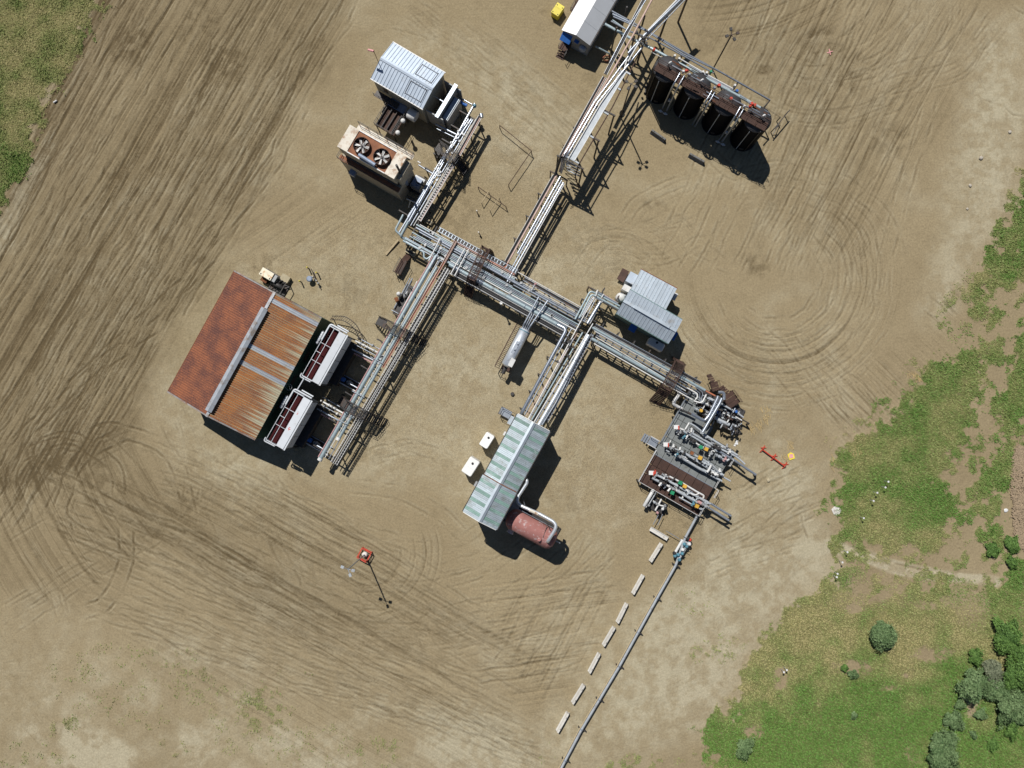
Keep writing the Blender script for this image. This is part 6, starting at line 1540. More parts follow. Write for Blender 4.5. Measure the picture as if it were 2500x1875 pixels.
def pig_train(label, A, B, board, lines, bits, tail=None, z=2.3):
    """pipe train on the platform: board at its west end, parallel lines, valves"""
    t = thing('pipe_train', label, 'pipe train', (A.x, A.y, ZP), math.atan2((B - A).y, (B - A).x), 'pipe trains on the platform')
    for pts, r, m in lines: obj('pipe', MB().tube(pts, r, 12, bend=.4), m, t, True)
    for c, r, m in bits:
        obj('valve', (MB().box(c, (r * 1.9, r * 1.9, r * 1.5), RZ + .1) if m in ('amber_paint', 'green_paint', 'rust') else valve_shape(c, r, RZ + (0 if r > .24 else math.pi / 2))), m, t, True)
    bd = obj('sign_board', MB().box(board, (.72, .58, .06), math.atan2((B - A).y, (B - A).x) + .5), 'white_paint', t, True)
    obj('board_trim', MB().box(board + Vector((.32, -.08, .06)), (.16, .55, .05), math.atan2((B - A).y, (B - A).x) + .5), 'red_paint', bd, True)
    obj('board_post', MB().beam(board - Vector((0, 0, .9)), board - Vector((0, 0, .05)), .1, .1), 'dark_steel', bd, True)
    L = (B - A).length; rq = random.Random(label)
    for k in range(26):
        x = rq.uniform(0, L * 1.05); y = rq.uniform(-.75, .75); r_ = rq.uniform(.09, .2); zz = rq.uniform(.45, 1.1)
        obj('valve', valve_shape((x, y, zz), r_, rq.choice((0, 0, math.pi / 2))), rq.choice(('grey_paint', 'plant_grey', 'white_paint', 'dark_steel', 'grey_paint', 'galvanised')), t)
    for k in range(7):
        x = rq.uniform(0, L * .8); y = rq.uniform(-.8, .8); l = rq.uniform(.6, 2.4); zz = rq.uniform(.5, .9)
        obj('small_pipe', MB().tube([(x, y, zz), (x + l, y, zz)], rq.uniform(.05, .1), 8), rq.choice(('grey_paint', 'galvanised', 'white_paint')), t)
    for k in range(4):
        x = L * (.15 + .23 * k); obj('pipe_stand', MB().box2((x - .07, -.55, -.02), (x + .07, .55, z - ZP - .25)), 'dark_steel', t)
    return t
def row(fn, pts, z): return [fn(u, v, z) for u, v in pts]
Z1 = 2.4
pig_train('northern pipe train on the grey decking with green and amber actuators', VO(640, 1030, Z1), VO(1420, 1420, Z1), VO(615, 1010, 2.9), [
    (row(VO, ((700, 1060), (770, 1100), (1110, 1300)), Z1), .14, 'grey_paint'), (row(VO, ((820, 1090), (1130, 1265)), Z1), .16, 'grey_paint'),
    (row(VO, ((960, 1090), (1040, 1140), (1440, 1390)), Z1), .16, 'grey_paint'), (row(VO, ((1180, 1330), (1370, 1440), (1690, 1655)), Z1), .17, 'galvanised'),
    (row(VO, ((1200, 1300), (1430, 1410), (1540, 1510)), Z1 - .1), .14, 'grey_paint'), (row(VO, ((735, 1040), (790, 950)), Z1 + .3), .10, 'white_paint'),
    (row(VO, ((800, 960), (860, 990), (950, 1060), (950, 1100)), Z1 + .2), .12, 'grey_paint'), (row(VO, ((740, 1170), (770, 1120)), Z1 + .2), .14, 'white_paint'), (row(VO, ((815, 1080), (825, 1020)), Z1 + .2), .15, 'white_paint'),
    (row(VO, ((1150, 1390), (1290, 1470), (1330, 1440)), Z1 - .2), .16, 'grey_paint')],
    [(VO(945, 1280, 2.9), .26, 'green_paint'), (VO(1018, 1307, 2.9), .26, 'amber_paint'), (VO(1080, 1365, 2.5), .24, 'plant_grey'), (VO(690, 1090, 2.6), .25, 'dark_steel'), (VO(770, 1060, 2.6), .24, 'plant_grey'),
     (VO(720, 1130, 2.5), .24, 'sky_blue_valve'), (VO(830, 1190, 2.5), .26, 'dark_steel'), (VO(1160, 1290, 2.6), .32, 'dark_steel'), (VO(1180, 1400, 2.5), .28, 'grey_paint'), (VO(1330, 1340, 2.6), .22, 'white_paint'), (VO(1420, 1230, 2.4), .24, 'white_paint'), (VO(1290, 1270, 2.5), .2, 'plant_grey'), (VO(660, 1080, 2.4), .24, 'plant_grey'), (VO(1270, 1440, 2.4), .22, 'pink_pipe')])
pig_train('middle pipe train on the grey decking with rust and amber actuators', VO(500, 1260, Z1), VO(1180, 1640, Z1), VO(475, 1245, 2.9), [
    (row(VO, ((560, 1290), (690, 1340), (1010, 1545), (1190, 1650)), Z1), .13, 'grey_paint'), (row(VO, ((680, 1330), (870, 1440), (1060, 1530)), Z1), .14, 'grey_paint'),
    (row(VO, ((660, 1410), (960, 1590), (1050, 1620)), Z1), .21, 'grey_paint'), (row(VO, ((860, 1390), (920, 1420), (1100, 1520), (1170, 1600)), Z1), .15, 'grey_paint'),
    (row(VO, ((1030, 1620), (1060, 1580), (1085, 1520)), Z1 + .4), .18, 'white_paint'), (row(VO, ((1040, 1560), (1240, 1680), (1345, 1740)), Z1 - .2), .12, 'grey_paint'),
    (row(VO, ((660, 1320), (670, 1280)), Z1 + .2), .15, 'white_paint'), (row(VO, ((600, 1390), (635, 1350)), Z1 + .2), .15, 'white_paint'), (row(VO, ((1080, 1660), (1230, 1740)), Z1 - .1), .16, 'grey_paint')],
    [(VO(935, 1425, 2.9), .28, 'amber_paint'), (VO(825, 1360, 2.7), .25, 'rust'), (VO(540, 1290, 2.6), .25, 'plant_grey'), (VO(600, 1330, 2.6), .26, 'dark_steel'), (VO(620, 1370, 2.6), .22, 'sky_blue_valve'),
     (VO(660, 1410, 2.5), .26, 'plant_grey'), (VO(720, 1350, 2.5), .2, 'dark_steel'), (VO(985, 1490, 2.5), .26, 'grey_paint'), (VO(1040, 1510, 2.5), .24, 'grey_paint'), (VO(1130, 1640, 2.5), .28, 'white_paint'), (VO(1210, 1640, 2.5), .26, 'grey_paint'), (VO(1190, 1600, 2.5), .22, 'white_paint'), (VO(570, 1270, 2.5), .2, 'white_paint')])
pig_train('southern pipe train on the brown decking with pink pipe and amber actuators', VP(300, 540, Z1), VP(1000, 950, Z1), VP(278, 522, 2.9), [
    (row(VP, ((330, 540), (470, 610), (760, 770), (1040, 920)), Z1), .18, 'grey_paint'), (row(VP, ((620, 760), (900, 920)), Z1), .22, 'grey_paint'), (row(VP, ((290, 590), (400, 650)), Z1), .19, 'grey_paint'),
    (row(VP, ((450, 670), (620, 760)), Z1), .15, 'white_paint'), (row(VP, ((520, 570), (680, 650), (880, 770), (990, 830), (975, 870)), Z1 + .1), .13, 'white_paint'),
    (row(VP, ((650, 850), (810, 940), (900, 990), (960, 1020)), Z1), .11, 'grey_paint'), (row(VP, ((1010, 940), (1070, 930), (1355, 1105)), Z1 - .1), .15, 'galvanised'), (row(VP, ((1000, 980), (1050, 990), (1325, 1165)), Z1 - .1), .15, 'galvanised'),
    (row(VP, ((445, 610), (480, 540)), Z1 + .3), .13, 'white_paint'), (row(VP, ((380, 700), (420, 650)), Z1 + .2), .15, 'white_paint'), (row(VP, ((500, 770), (535, 730)), Z1 + .2), .15, 'white_paint'),
    (row(VP, ((760, 770), (860, 830), (920, 800)), Z1 + .2), .10, 'white_paint')],
    [(VP(668, 655, 2.9), .28, 'green_paint'), (VP(728, 702, 2.9), .27, 'amber_paint'), (VP(560, 790, 2.7), .26, 'green_paint'), (VP(892, 970, 2.8), .27, 'amber_paint'), (VP(840, 935, 2.6), .22, 'sky_blue_valve'),
     (VP(340, 550, 2.6), .24, 'plant_grey'), (VP(320, 520, 2.6), .22, 'red_paint'), (VP(430, 650, 2.5), .3, 'dark_steel'), (VP(460, 560, 2.5), .26, 'plant_grey'), (VP(580, 600, 2.5), .22, 'dark_steel'), (VP(560, 730, 2.5), .26, 'plant_grey'), (VP(1000, 960, 2.5), .32, 'plant_grey'), (VP(1030, 920, 2.5), .26, 'grey_paint'), (VP(780, 790, 2.6), .2, 'grey_paint'), (VP(900, 860, 2.6), .2, 'grey_paint')])
o = bpy.data.objects['pipe_train.002']
obj('pink_spool', MB().tube([VP(895, 900, Z1 + .02), VP(965, 945, Z1 + .02)], .24, 12), 'pink_pipe', o, True)
# buried ends: the outgoing lines dip into the ground
k_ = 0
for pts, lab in (((VP(1690, 552, .9), VP(1640, 520, 1.6), VP(1560, 470, 2.3)), 'silver line dipping to the ground at the north-east end of the platform'),
                 ((VP(1355, 1105, 1.0), VP(1280, 1060, 1.7), VP(1180, 1000, 2.3)), 'northern of two silver lines dipping to the ground south-east of platform'),
                 ((VP(1325, 1165, 1.0), VP(1250, 1115, 1.7), VP(1150, 1050, 2.3)), 'southern of two silver lines dipping to the ground south-east of platform')):
    e = pts[0]; tt = thing('ground_entry', lab, 'pipe', (e.x, e.y, 0))
    obj('riser', MB().tube([pts[2], pts[1] + Vector((0, 0, .4)), (e.x, e.y, .8), (e.x + .05, e.y - .03, -.3)], .16, 10, bend=.9), 'galvanised', tt, True)
    obj('sleeve', MB().lathe((e.x + .05, e.y - .03, -.1), [(.24, 0), (.24, .3)], 12), 'dark_steel', tt, True)

# ================================================================ valve group north of the platform
w = VO(1150, 700, 0)
t = thing('meter_manifold', 'tangle of silver pipes and valves at the north end of the grating platform', 'manifold', (w.x, w.y, 0))
ZM = 3.0
for pts, z, r, m in (([(1180, 590), (1170, 620), (1060, 850), (1000, 920), (960, 910), (820, 830)], ZM + .6, .24, 'cladding'), ([(1230, 620), (1200, 690), (970, 1080)], ZM + .9, .24, 'cladding'),
                     ([(1020, 570), (960, 690), (860, 660), (850, 650)], ZM, .10, 'white_paint'), ([(760, 480), (900, 560), (900, 610), (870, 640)], ZM, .10, 'white_paint'),
                     ([(800, 470), (940, 550), (920, 640)], ZM, .07, 'cladding'), ([(870, 470), (980, 540), (940, 670)], ZM, .06, 'galvanised'),
                     ([(1000, 515), (1140, 590)], ZM, .12, 'orange_cable'), ([(1040, 600), (1150, 660), (1370, 780)], 2.2, .13, 'grey_paint'), ([(1220, 700), (1440, 820), (1520, 880)], 2.0, .14, 'grey_paint'),
                     ([(1360, 840), (1500, 920)], 1.8, .10, 'white_paint'), ([(1140, 880), (1200, 920), (1330, 980)], 1.8, .26, 'grey_paint'), ([(1300, 950), (1350, 860), (1240, 820)], 2.2, .10, 'white_paint'),
                     ([(1180, 540), (1260, 540), (1260, 640)], ZM + .5, .22, 'cladding'), ([(640, 760), (780, 820), (860, 860)], 2.4, .16, 'dark_steel'), ([(1030, 620), (1110, 650)], 2.4, .12, 'grey_paint')):
    obj('pipe', MB().tube([VO(u, v, z) for u, v in pts], r, 12, bend=.5), m, t, True)
obj('elbow_pipe', MB().tube([VO(655, 545, 2.0), VO(640, 590, 2.4), VO(590, 650, 2.4), VO(575, 700, 2.2), VO(640, 740, 1.7), VO(700, 770, 1.7)], .24, 12, bend=.6), 'white_paint', t, True)
rr = random.Random(4)
for k in range(80):
    u, v = rr.uniform(840, 1500), 0
    v = 560 + (u - 900) * .55 + rr.uniform(-50, 250)
    m_ = rr.choice(('dark_steel', 'dark_steel', 'plant_grey', 'grey_paint', 'galvanised', 'dark_steel', 'grey_paint', 'brown_steel'))
    r_ = rr.uniform(.12, .28)
    obj('valve', valve_shape(VO(u, v, rr.uniform(1.0, 2.3)), r_ * .85, RZ + rr.choice((0, 0, math.pi / 2))), m_, t, True)
obj('valve', MB().lathe(VO(950, 790, 2.6), [(.2, -.3), (.3, 0), (.2, .2)], 10), 'amber_paint', t, True); obj('valve', MB().lathe(VO(1160, 800, 2.6), [(.2, -.3), (.24, 0), (.2, .2)], 10), 'blue_paint', t, True); obj('valve', MB().lathe(VO(1420, 800, 2.3), [(.2, -.3), (.24, 0), (.2, .2)], 10), 'blue_paint', t, True)
for k in range(26):
    u = rr.uniform(880, 1420); v = 580 + (u - 900) * .55 + rr.uniform(-40, 230); du, dv = rr.choice(((90, 50), (-50, 90), (60, 33), (-30, 55), (130, 72))); z_ = rr.uniform(1.0, 2.4)
    obj('pipe', MB().tube([VO(u, v, z_), VO(u + du, v + dv, z_), VO(u + du, v + dv, .3)], rr.uniform(.05, .12), 8, bend=.2), rr.choice(('grey_paint', 'dark_steel', 'galvanised', 'white_paint')), t, True)
c = VO(1160, 760, .2); obj('skid_frame', MB().box((c.x, c.y, .12), (7.6, 3.4, .3), RZ), 'dark_steel', t, True)
for u, v in ((930, 700), (1100, 800), (1300, 900), (1050, 640), (1400, 860), (1000, 860)):
    c = VO(u, v, 0); obj('stand', MB().box((c.x, c.y, .8), (.12, 1.4, 1.7), .5), 'dark_steel', t, True)
for k, (u0, v0, u1, v1, wd) in enumerate(((1115, 400, 1150, 520, 1.2), (1300, 560, 1410, 720, 1.9))):
    A = VO(u0, v0, 1.4); B = VO(u1, v1, 1.4)
    tt = thing('access_platform', ('narrow brown access platform with rails north of the manifold', 'wider brown access platform with rails north-east of the manifold')[k], 'platform', (A.x, A.y, 0), math.atan2((B-A).y, (B-A).x))
    L = (B - A).length
    for j in range(3): obj('grating_panel', MB().box2((L*j/3 + .02, -wd/2, 1.35), (L*(j+1)/3 - .02, wd/2, 1.4)), 'grating_brown', tt)
    for e in (-1, 1):
        handrail(tt, [(0, e*wd/2), (L, e*wd/2)], 1.4, m='brown_steel', step=.7)
        for x in (.1, L - .1): obj('leg', MB().box((x, e*(wd/2-.06), .65), (.1, .1, 1.5)), 'brown_steel', tt)
    q = MB()
    for j in range(4): q.box2((-.3*(j+1), -wd*.3, 1.3-.3*(j+1)), (-.3*j-.05, wd*.3, 1.35-.3*(j+1)))
    obj('step', q, 'brown_steel', tt)
# ================================================================ filter skid south of the platform
w = VP(330, 950, 0)
t = thing('filter_skid', 'small filter skid with a white cylinder south of the grating platform', 'skid', (w.x, w.y, 0))
obj('filter_vessel', MB().lathe(VP(180, 970, 1.5), [(.1, -.1), (.26, 0), (.26, 2.6), (.1, 2.75)], 14, VP(290, 780, 1.5) - VP(180, 970, 1.5)), 'white_paint', t, True)
for pts, r, m in (([(250, 940), (340, 790)], .09, 'grey_paint'), ([(300, 900), (390, 960), (440, 970)], .1, 'white_paint'), ([(330, 1030), (415, 875)], .12, 'white_paint'), ([(420, 1030), (470, 950)], .16, 'grey_paint'), ([(300, 1220), (380, 1080), (340, 1030)], .05, 'galvanised'), ([(360, 1230), (390, 1170), (430, 1080)], .05, 'galvanised')):
    obj('pipe', MB().tube([VP(u, v, 1.2) for u, v in pts], r, 10, bend=.3), m, t, True)
for u, v, m in ((200, 975, 'white_paint'), (320, 920, 'grey_paint'), (350, 940, 'plant_grey'), (380, 1040, 'dark_steel'), (430, 1010, 'white_paint'), (460, 970, 'plant_grey'), (360, 1060, 'pink_pipe'), (240, 960, 'plant_grey'), (470, 1000, 'dark_steel')):
    obj('valve', MB().lathe(VP(u, v, 1.2), [(.14, -.3), (.22, 0), (.22, .2), (.1, .35)], 8), m, t, True)
c = VP(330, 950, 0); obj('skid_frame', MB().box((c.x, c.y, .1), (3.2, 1.8, .25), RZ), 'dark_steel', t, True)
for u, v in ((200, 940), (280, 800), (420, 960), (360, 1040)):
    c = VP(u, v, 0); obj('leg', MB().box((c.x, c.y, .55), (.1, .1, 1.3)), 'dark_steel', t, True)
A, B = VP(265, 1275, .7), VP(500, 1415, .7)
t = thing('pipe_trough', 'long pale trough on short legs beside the concrete barriers', 'trough', (A.x, A.y, 0), math.atan2((B-A).y, (B-A).x)); L = (B - A).length
obj('trough', MB().box2((0, -.3, .5), (L, .3, .58)), 'concrete', t)
for y in (-.3, .24): obj('side', MB().box2((0, y, .58), (L, y + .06, .72)), 'white_paint', t)
for x in (.2, L/2, L - .2): obj('leg', MB().box2((x-.06, -.28, -.1), (x+.06, .28, .5)), 'dark_steel', t)

# ================================================================ ground-level pipeline
base = p(1560, 1540)
t = thing('pipeline', 'long ground-level pipeline on short stands running down to the bottom edge', 'pipeline', (base.x, base.y, 0))
pl = [p(1704, 1256, 1.2), p(1672, 1315, .9), p(1650, 1380, .75), p(1604, 1461, .7), p(1558, 1544, .7), p(1512, 1627, .7), p(1463, 1709, .7), p(1420, 1781, .7), p(1380, 1857, .7), p(1340, 1935, .7)]
obj('pipe', MB().tube(pl, .19, 12), 'grey_paint', t, True)
obj('pipe', MB().tube([q_ + Vector((-.42, -.2, -.15)) for q_ in pl[2:]], .07, 8), 'wood', t, True)
for q_ in pl[2:-1]:
    d = (pl[-1] - pl[2]).normalized(); s_ = Vector((-d.y, d.x, 0))
    st_ = obj('stand', MB().beam(q_ - s_ * .55 + Vector((0,0,-.25)), q_ + s_ * .75 + Vector((0,0,-.25)), .14, .12), 'dark_steel', t, True)
    for e in (-.45, .6): c = q_ + s_ * e; obj('leg', MB().beam((c.x, c.y, -.1), (c.x, c.y, q_.z - .25), .1, .1), 'dark_steel', st_, True)
    obj('clamp', MB().lathe(q_, [(.23, -.1), (.23, .1)], 12, d), 'galvanised', st_, True)
# H-shaped valve set on the pipeline
w = W8(1710, 330, 0)
t = thing('valve_skid', 'H-shaped set of pale pipes with sky-blue valves on the ground pipeline', 'valve skid', (w.x, w.y, 0))
for pts, r, m in (([(1720, 250), (1650, 370)], .2, 'white_paint'), ([(1790, 260), (1680, 430)], .2, 'grey_paint'), ([(1700, 250), (1780, 285)], .14, 'grey_paint'), ([(1650, 370), (1710, 400)], .14, 'grey_paint'), ([(1690, 240), (1570, 170)], .05, 'galvanised')):
    obj('pipe', MB().tube([W8(u, v, .9) for u, v in pts], r, 10), m, t, True)
for u, v, m in ((1735, 290, 'sky_blue_valve'), (1680, 385, 'sky_blue_valve'), (1715, 375, 'sky_blue_valve'), (1785, 250, 'red_paint'), (1770, 240, 'dark_steel'), (1755, 310, 'sky_blue_valve'), (1650, 395, 'sky_blue_valve'), (1690, 430, 'sky_blue_valve'), (1780, 290, 'white_paint'), (1720, 340, 'white_paint'), (1645, 370, 'dark_steel')):
    obj('valve', MB().lathe(W8(u, v, 1.0), [(.16, -.4), (.27, -.05), (.27, .2), (.1, .4)], 10), m, t, True)
for k, (u, v) in enumerate(((1790, 330), (1780, 355), (1745, 380), (1735, 400), (1760, 240))):
    obj('handle', MB().beam(W8(u, v, 1.2), W8(u - 40, v - 25, 1.2), .05, .05), 'dark_steel', t, True)
for u, v in ((1700, 260), (1660, 360), (1770, 290), (1700, 400)):
    c = W8(u, v, 0); obj('leg', MB().box((c.x, c.y, .35), (.12, .12, .9)), 'dark_steel', t, True)

# ================================================================ small things in the yard
def make_barrier(m):
    t = thing('concrete_barrier', 'x', 'barrier')
    L = 3.05; prof = [(-.31, -.05), (-.31, .12), (-.19, .34), (-.11, .81), (.11, .81), (.19, .34), (.31, .12), (.31, -.05)]
    q = MB(); n = len(prof)
    for k in range(n):
        a, b = prof[k], prof[(k + 1) % n]
        q.face([(-L/2, a[0], a[1]), (-L/2, b[0], b[1]), (L/2, b[0], b[1]), (L/2, a[0], a[1])][::-1])
    q.face([(-L/2, y, z) for y, z in prof][::-1]); q.face([(L/2, y, z) for y, z in prof])
    obj('body', q, m, t)
    for x in (-.9, .9): obj('lifting_eye', MB().tube([(x-.1, 0, .8), (x-.08, 0, .9), (x+.08, 0, .9), (x+.1, 0, .8)], .02, 6, bend=.05), 'dark_steel', t)
    return t
B0 = make_barrier('concrete')
ordn = ('first', 'second', 'third', 'fourth', 'fifth', 'sixth', 'last')
for k, (x, y) in enumerate(((1603, 1350), (1559, 1428), (1520, 1498), (1487.5, 1555), (1452, 1620), (1412.6, 1696), (1374.6, 1765))):
    o = B0 if k == 0 else copy_tree(B0); c = p(x, y, .6)
    place(o, (c.x, c.y, 0), math.radians(60.5 + (k * 37 % 5 - 2) * 1.5))
    o['label'] = 'pale concrete barrier beside the pipeline, %s in the row from the platform' % ordn[k]; o['group'] = 'concrete barriers along the pipeline'
B1 = make_barrier('dark_concrete')
for k, (a, b) in enumerate((((385, 760), (580, 895)), ((900, 1080), (1105, 1195)))):
    o = B1 if k == 0 else copy_tree(B1); A = VE(*a, .5); B = VE(*b, .5); c = (A + B) / 2
    place(o, (c.x, c.y, 0), math.atan2((B - A).y, (B - A).x)); o.scale = (.8, 1.1, .9)
    o['label'] = ('dark grey concrete barrier lying west of the tank shadow', 'dark grey concrete barrier at the edge of the tank shadow')[k]; o['group'] = 'dark barriers south of the tanks'

def light_mast(label, base, h, lamps, m='grey_paint', red=False):
    t = thing('light_mast', label, 'light pole', (base.x, base.y, 0))
    obj('mast', MB().tube([(0, 0, -.1), (0, 0, h)], .10, 10), m, t)
    if red:
        q = MB()
        for e in (-.75, .75):
            for z in (.25, .95): q.beam((-.75, e, z), (.75, e, z), .09, .09); q.beam((e, -.75, z), (e, .75, z), .09, .09)
            for f in (-.75, .75): q.beam((e, f, -.1), (e, f, 1.0), .09, .09)
            q.beam((-.75, e, .25), (.75, e, .95), .06, .06); q.beam((e, -.75, .95), (e, .75, .25), .06, .06)
        gd = obj('guard_cage', q, 'red_paint', t); gd.rotation_euler = (0, 0, -.5)
        obj('base_block', MB().lathe((0, 0, -.1), [(.4, 0), (.4, .6), (.2, .7)], 14), 'concrete', t)
    for k, (dx, dy) in enumerate(lamps):
        arm = obj('lamp_arm', MB().tube([(0, 0, h - .1), (dx * .9, dy * .9, h + .05)], .04, 6), m, t)
        hd = obj('lamp_head', MB().box((dx, dy, h), (.42, .34, .2), math.atan2(dy, dx)), 'dark_steel' if not red else 'grey_paint', t)
        obj('lens', MB().box((dx, dy, h - .115), (.3, .24, .02), math.atan2(dy, dx)), 'white_plastic', hd)
    return t
light_mast('grey light mast with a red cage base standing alone in the south yard', W4(530, 215, 0), 10.6, ((-.75, .3), (.7, -.15), (.3, -.75)), 'galvanised', True)
light_mast('dark light mast with four lamps rising behind the tank pipes', VD(1215, 610, 0), 10.4, ((-.1, .75), (.8, .2), (-.65, -.2), (.35, -.65)), 'dark_steel')
light_mast('dark light mast with four lamps between the raised rack and the tanks', p(1515, 285), 11.2, ((-.6, .3), (.65, .35), (.6, -.4), (-.35, -.6)), 'dark_steel')
w = VC(1210, 1530, .1)
t = thing('shadow_ring', 'dark ring standing in for a shadow on the dirt at the foot of the middle lamp mast', 'hose', (w.x, w.y, 0))  # black tube ring put where a ring-shaped shadow lies on the ground
n = 22; obj('dark_ring', MB().tube([(.34 * math.cos(2*math.pi*j/n), .44 * math.sin(2*math.pi*j/n), .06 + .05 * (j % 2)) for j in range(n + 1)], .06, 6, bend=.05), 'black_cable', t)

# pipe guard rails on the ground
def guard_rail(label, pts, h=1.15, m='brown_steel', group=None):
    b = pts[0]; t = thing('guard_rail', label, 'guard rail', (b.x, b.y, 0), 0, group)
    for A, B in zip(pts[:-1], pts[1:]): obj('rail', MB().tube([A + Vector((0,0,h)), B + Vector((0,0,h))], .055, 8), m, t, True)
    for A in pts: obj('post', MB().tube([A + Vector((0,0,-.1)), A + Vector((0,0,h))], .06, 8), m, t, True)
    return t
guard_rail('L-shaped thin brown pipe rail on the dirt east of the fan cooler rack', [VF(335, 350, 0), VF(760, 690, 0), VF(455, 1140, 0)])
guard_rail('brown pipe rail crossed by two pale bars north of the main rack', [VF(45, 1165, 0), VF(420, 1430, 0)], .9)
for k, (a, b) in enumerate((((185, 1200), (88, 1355)), ((325, 1285), (205, 1460)))):
    A, B = VF(*a, .95), VF(*b, .95); t = thing('pipe_trestle', ('pale pipe bar on thin legs, western of two north of the main rack', 'pale pipe bar on thin legs, eastern of two north of the main rack')[k], 'trestle', (A.x, A.y, 0))
    obj('bar', MB().tube([A, B], .06, 8), 'wood', t, True)
    for q_ in (A, B): obj('leg', MB().tube([(q_.x, q_.y, -.1), q_], .05, 8), 'dark_steel', t, True)
# dark A-frame east of the tanks
A, B, C_ = VD(2120, 1250, 1.6), VD(2040, 1410, 1.6), VD(2200, 1180, 1.9)
t = thing('steel_trestle', 'dark steel frame with a pale strut standing east of the last tank', 'frame', (A.x, A.y, 0))
obj('top_bar', MB().beam(VD(2035, 1420, 1.6), VD(2260, 1150, 1.6), .12, .12), 'dark_steel', t, True)
for u, v in ((2050, 1400), (2130, 1250), (2240, 1170)):
    c = VD(u, v, 1.6); obj('leg', MB().beam((c.x, c.y, -.1), c, .11, .11), 'dark_steel', t, True)
obj('strut', MB().beam(VD(2030, 1475, .15), VD(2110, 1350, 1.5), .1, .1), 'concrete', t, True)
obj('brace', MB().beam(VD(2130, 1330, .2), VD(2050, 1410, 1.5), .08, .08), 'dark_steel', t, True)
q = MB().tube([VD(1900, 1100, .1), VD(2130, 1245, .12)], .02, 5); obj('tether', q, 'dark_steel', t, True)

# red bar on three feet
A, B = W6(450, 1100, .55), W6(600, 1212, .55); d = B - A; L = d.length
t = thing('red_bar_stand', 'bright red steel bar on three triangular feet east of the valve platform', 'stand', (A.x, A.y, 0), math.atan2(d.y, d.x))
obj('bar', MB().tube([(0, 0, .35), (L, 0, .35)], .09, 10), 'red_paint', t)
for x in (.0, L*.5, L):
    q = MB().beam((x, -.55, .02), (x, .75, .02), .07, .07).beam((x, -.5, .04), (x, .1, .55), .07, .07).beam((x, .7, .04), (x, .1, .55), .07, .07).beam((x - .3, .1, .1), (x + .35, .6, .1), .08, .08)
    obj('foot', q, 'red_paint', t)
w = W6(641, 1142, .15)
t = thing('fallen_sign', 'crumpled yellow and pink warning sign lying on the dirt beside red bar stand', 'sign', (w.x, w.y, 0), .4)
obj('board', MB().prism([(-.45, -.5), (.35, -.55), (.5, .1), (.15, .5), (-.4, .35)], .0, .08), 'yellow_paint', t); obj('sheet', MB().prism([(-.4, -.25), (.2, -.35), (.35, .15), (-.15, .3)], .085, .12), 'sign_pink', t)
w = W7(900, 352, 0)
t = thing('survey_cross', 'small coral red cloth cross on churned soil at upper right', 'marker', (w.x, w.y, 0), .2)
for a in (0.1, 1.6): obj('strip', MB().prism([(math.cos(a + e) * r_, math.sin(a + e) * r_) for e, r_ in ((-.25, .2), (-.08, .5), (.1, .45), (.3, .18), (3.0, .45), (3.3, .4))], .0 if a < 1 else .03, .04 if a < 1 else .07), 'sign_pink', t)

# white-topped marker posts in the grass
M0 = thing('marker_post', 'x', 'marker post')
obj('post', MB().beam((0, 0, -.1), (0, 0, 1.25), .05, .05), 'grey_paint', M0); obj('plate', MB().box((0, 0, 1.28), (.24, .24, .05), .3), 'white_paint', M0)
mk = [((2169, 1176), 'northernmost white-topped marker post in the right grass'), ((2162, 1190), 'second white-topped marker post from the north in the right grass'), ((2142, 1203), 'third white-topped marker post from the north in the right grass'),
      ((2133, 1223), 'fourth white-topped marker post from the north in the right grass'), ((2109, 1265), 'white-topped marker post alone in the grass above the footpath'), ((2069, 1348), 'white-topped marker post just below the footpath bend'),
      ((2057, 1373), 'middle of the white-topped marker posts below the footpath'), ((2045, 1401), 'upper of two close white-topped posts below the footpath'), ((2043, 1409), 'lower of two close white-topped posts below the footpath'),
      ((1921, 1636), 'right one of the pair of white-topped posts in the lower grass'), ((1914, 1641), 'left one of the pair of white-topped posts in the lower grass')]
for k, ((x, y), lab) in enumerate(mk):
    o = M0 if k == 0 else copy_tree(M0); c = p(x, y, 1.28); place(o, (c.x, c.y, 0), k * .7); o['label'] = lab; o['group'] = 'white-topped marker posts in the grass'
# stones and scraps
def stone(label, c, r, m='rock', seed=0, flat=.5, name='rock'):
    rr = random.Random(seed); q = MB(); n = 9; rings = []
    for z, f in ((-.1, .9), (flat * r, 1.0), (flat * r * 1.7, .55)):
        rings.append([(r * f * (1 + rr.uniform(-.2, .2)) * math.cos(2*math.pi*k/n), r * f * (1 + rr.uniform(-.2, .2)) * math.sin(2*math.pi*k/n), z) for k in range(n)])
    for a, b in zip(rings[:-1], rings[1:]):
        for k in range(n): q.face([a[k], a[(k+1) % n], b[(k+1) % n], b[k]])
    q.face(rings[-1])
    o = obj(name, q, m, None, loc=(c.x, c.y, 0)); tag(o, label, 'rock' if name == 'rock' else 'slab'); return o
stone('pale rounded stone near the right edge, north of the grass strip', p(2394, 386), .30, seed=1)
stone('small pale stone below the one near the right edge', p(2368, 453), .24, seed=2)
stone('small pale stone close to the crack at upper right', p(2465, 322), .24, seed=3)
stone('tiny pale stone west of the grass strip on the right', p(2361, 510), .18, seed=4)
stone('small cream stone on the dirt east of the valve platform', p(1876, 1172), .26, 'tan_block', 5)
stone('pale rough flat slab at the grass edge near marker posts', p(2041, 1247), .65, 'concrete', 6, .12, 'pale_slab')
stone('small white scrap beside the wood chip heap', p(2455, 1246), .32, 'white_paint', 7, .3, 'white_scrap')
o = obj('white_tube', MB().tube([W1(362, 692, .1), W1(384, 678, .1)], .12, 8), 'white_paint'); tag(o, 'short white tube lying on the dark soil at the left grass edge', 'tube')
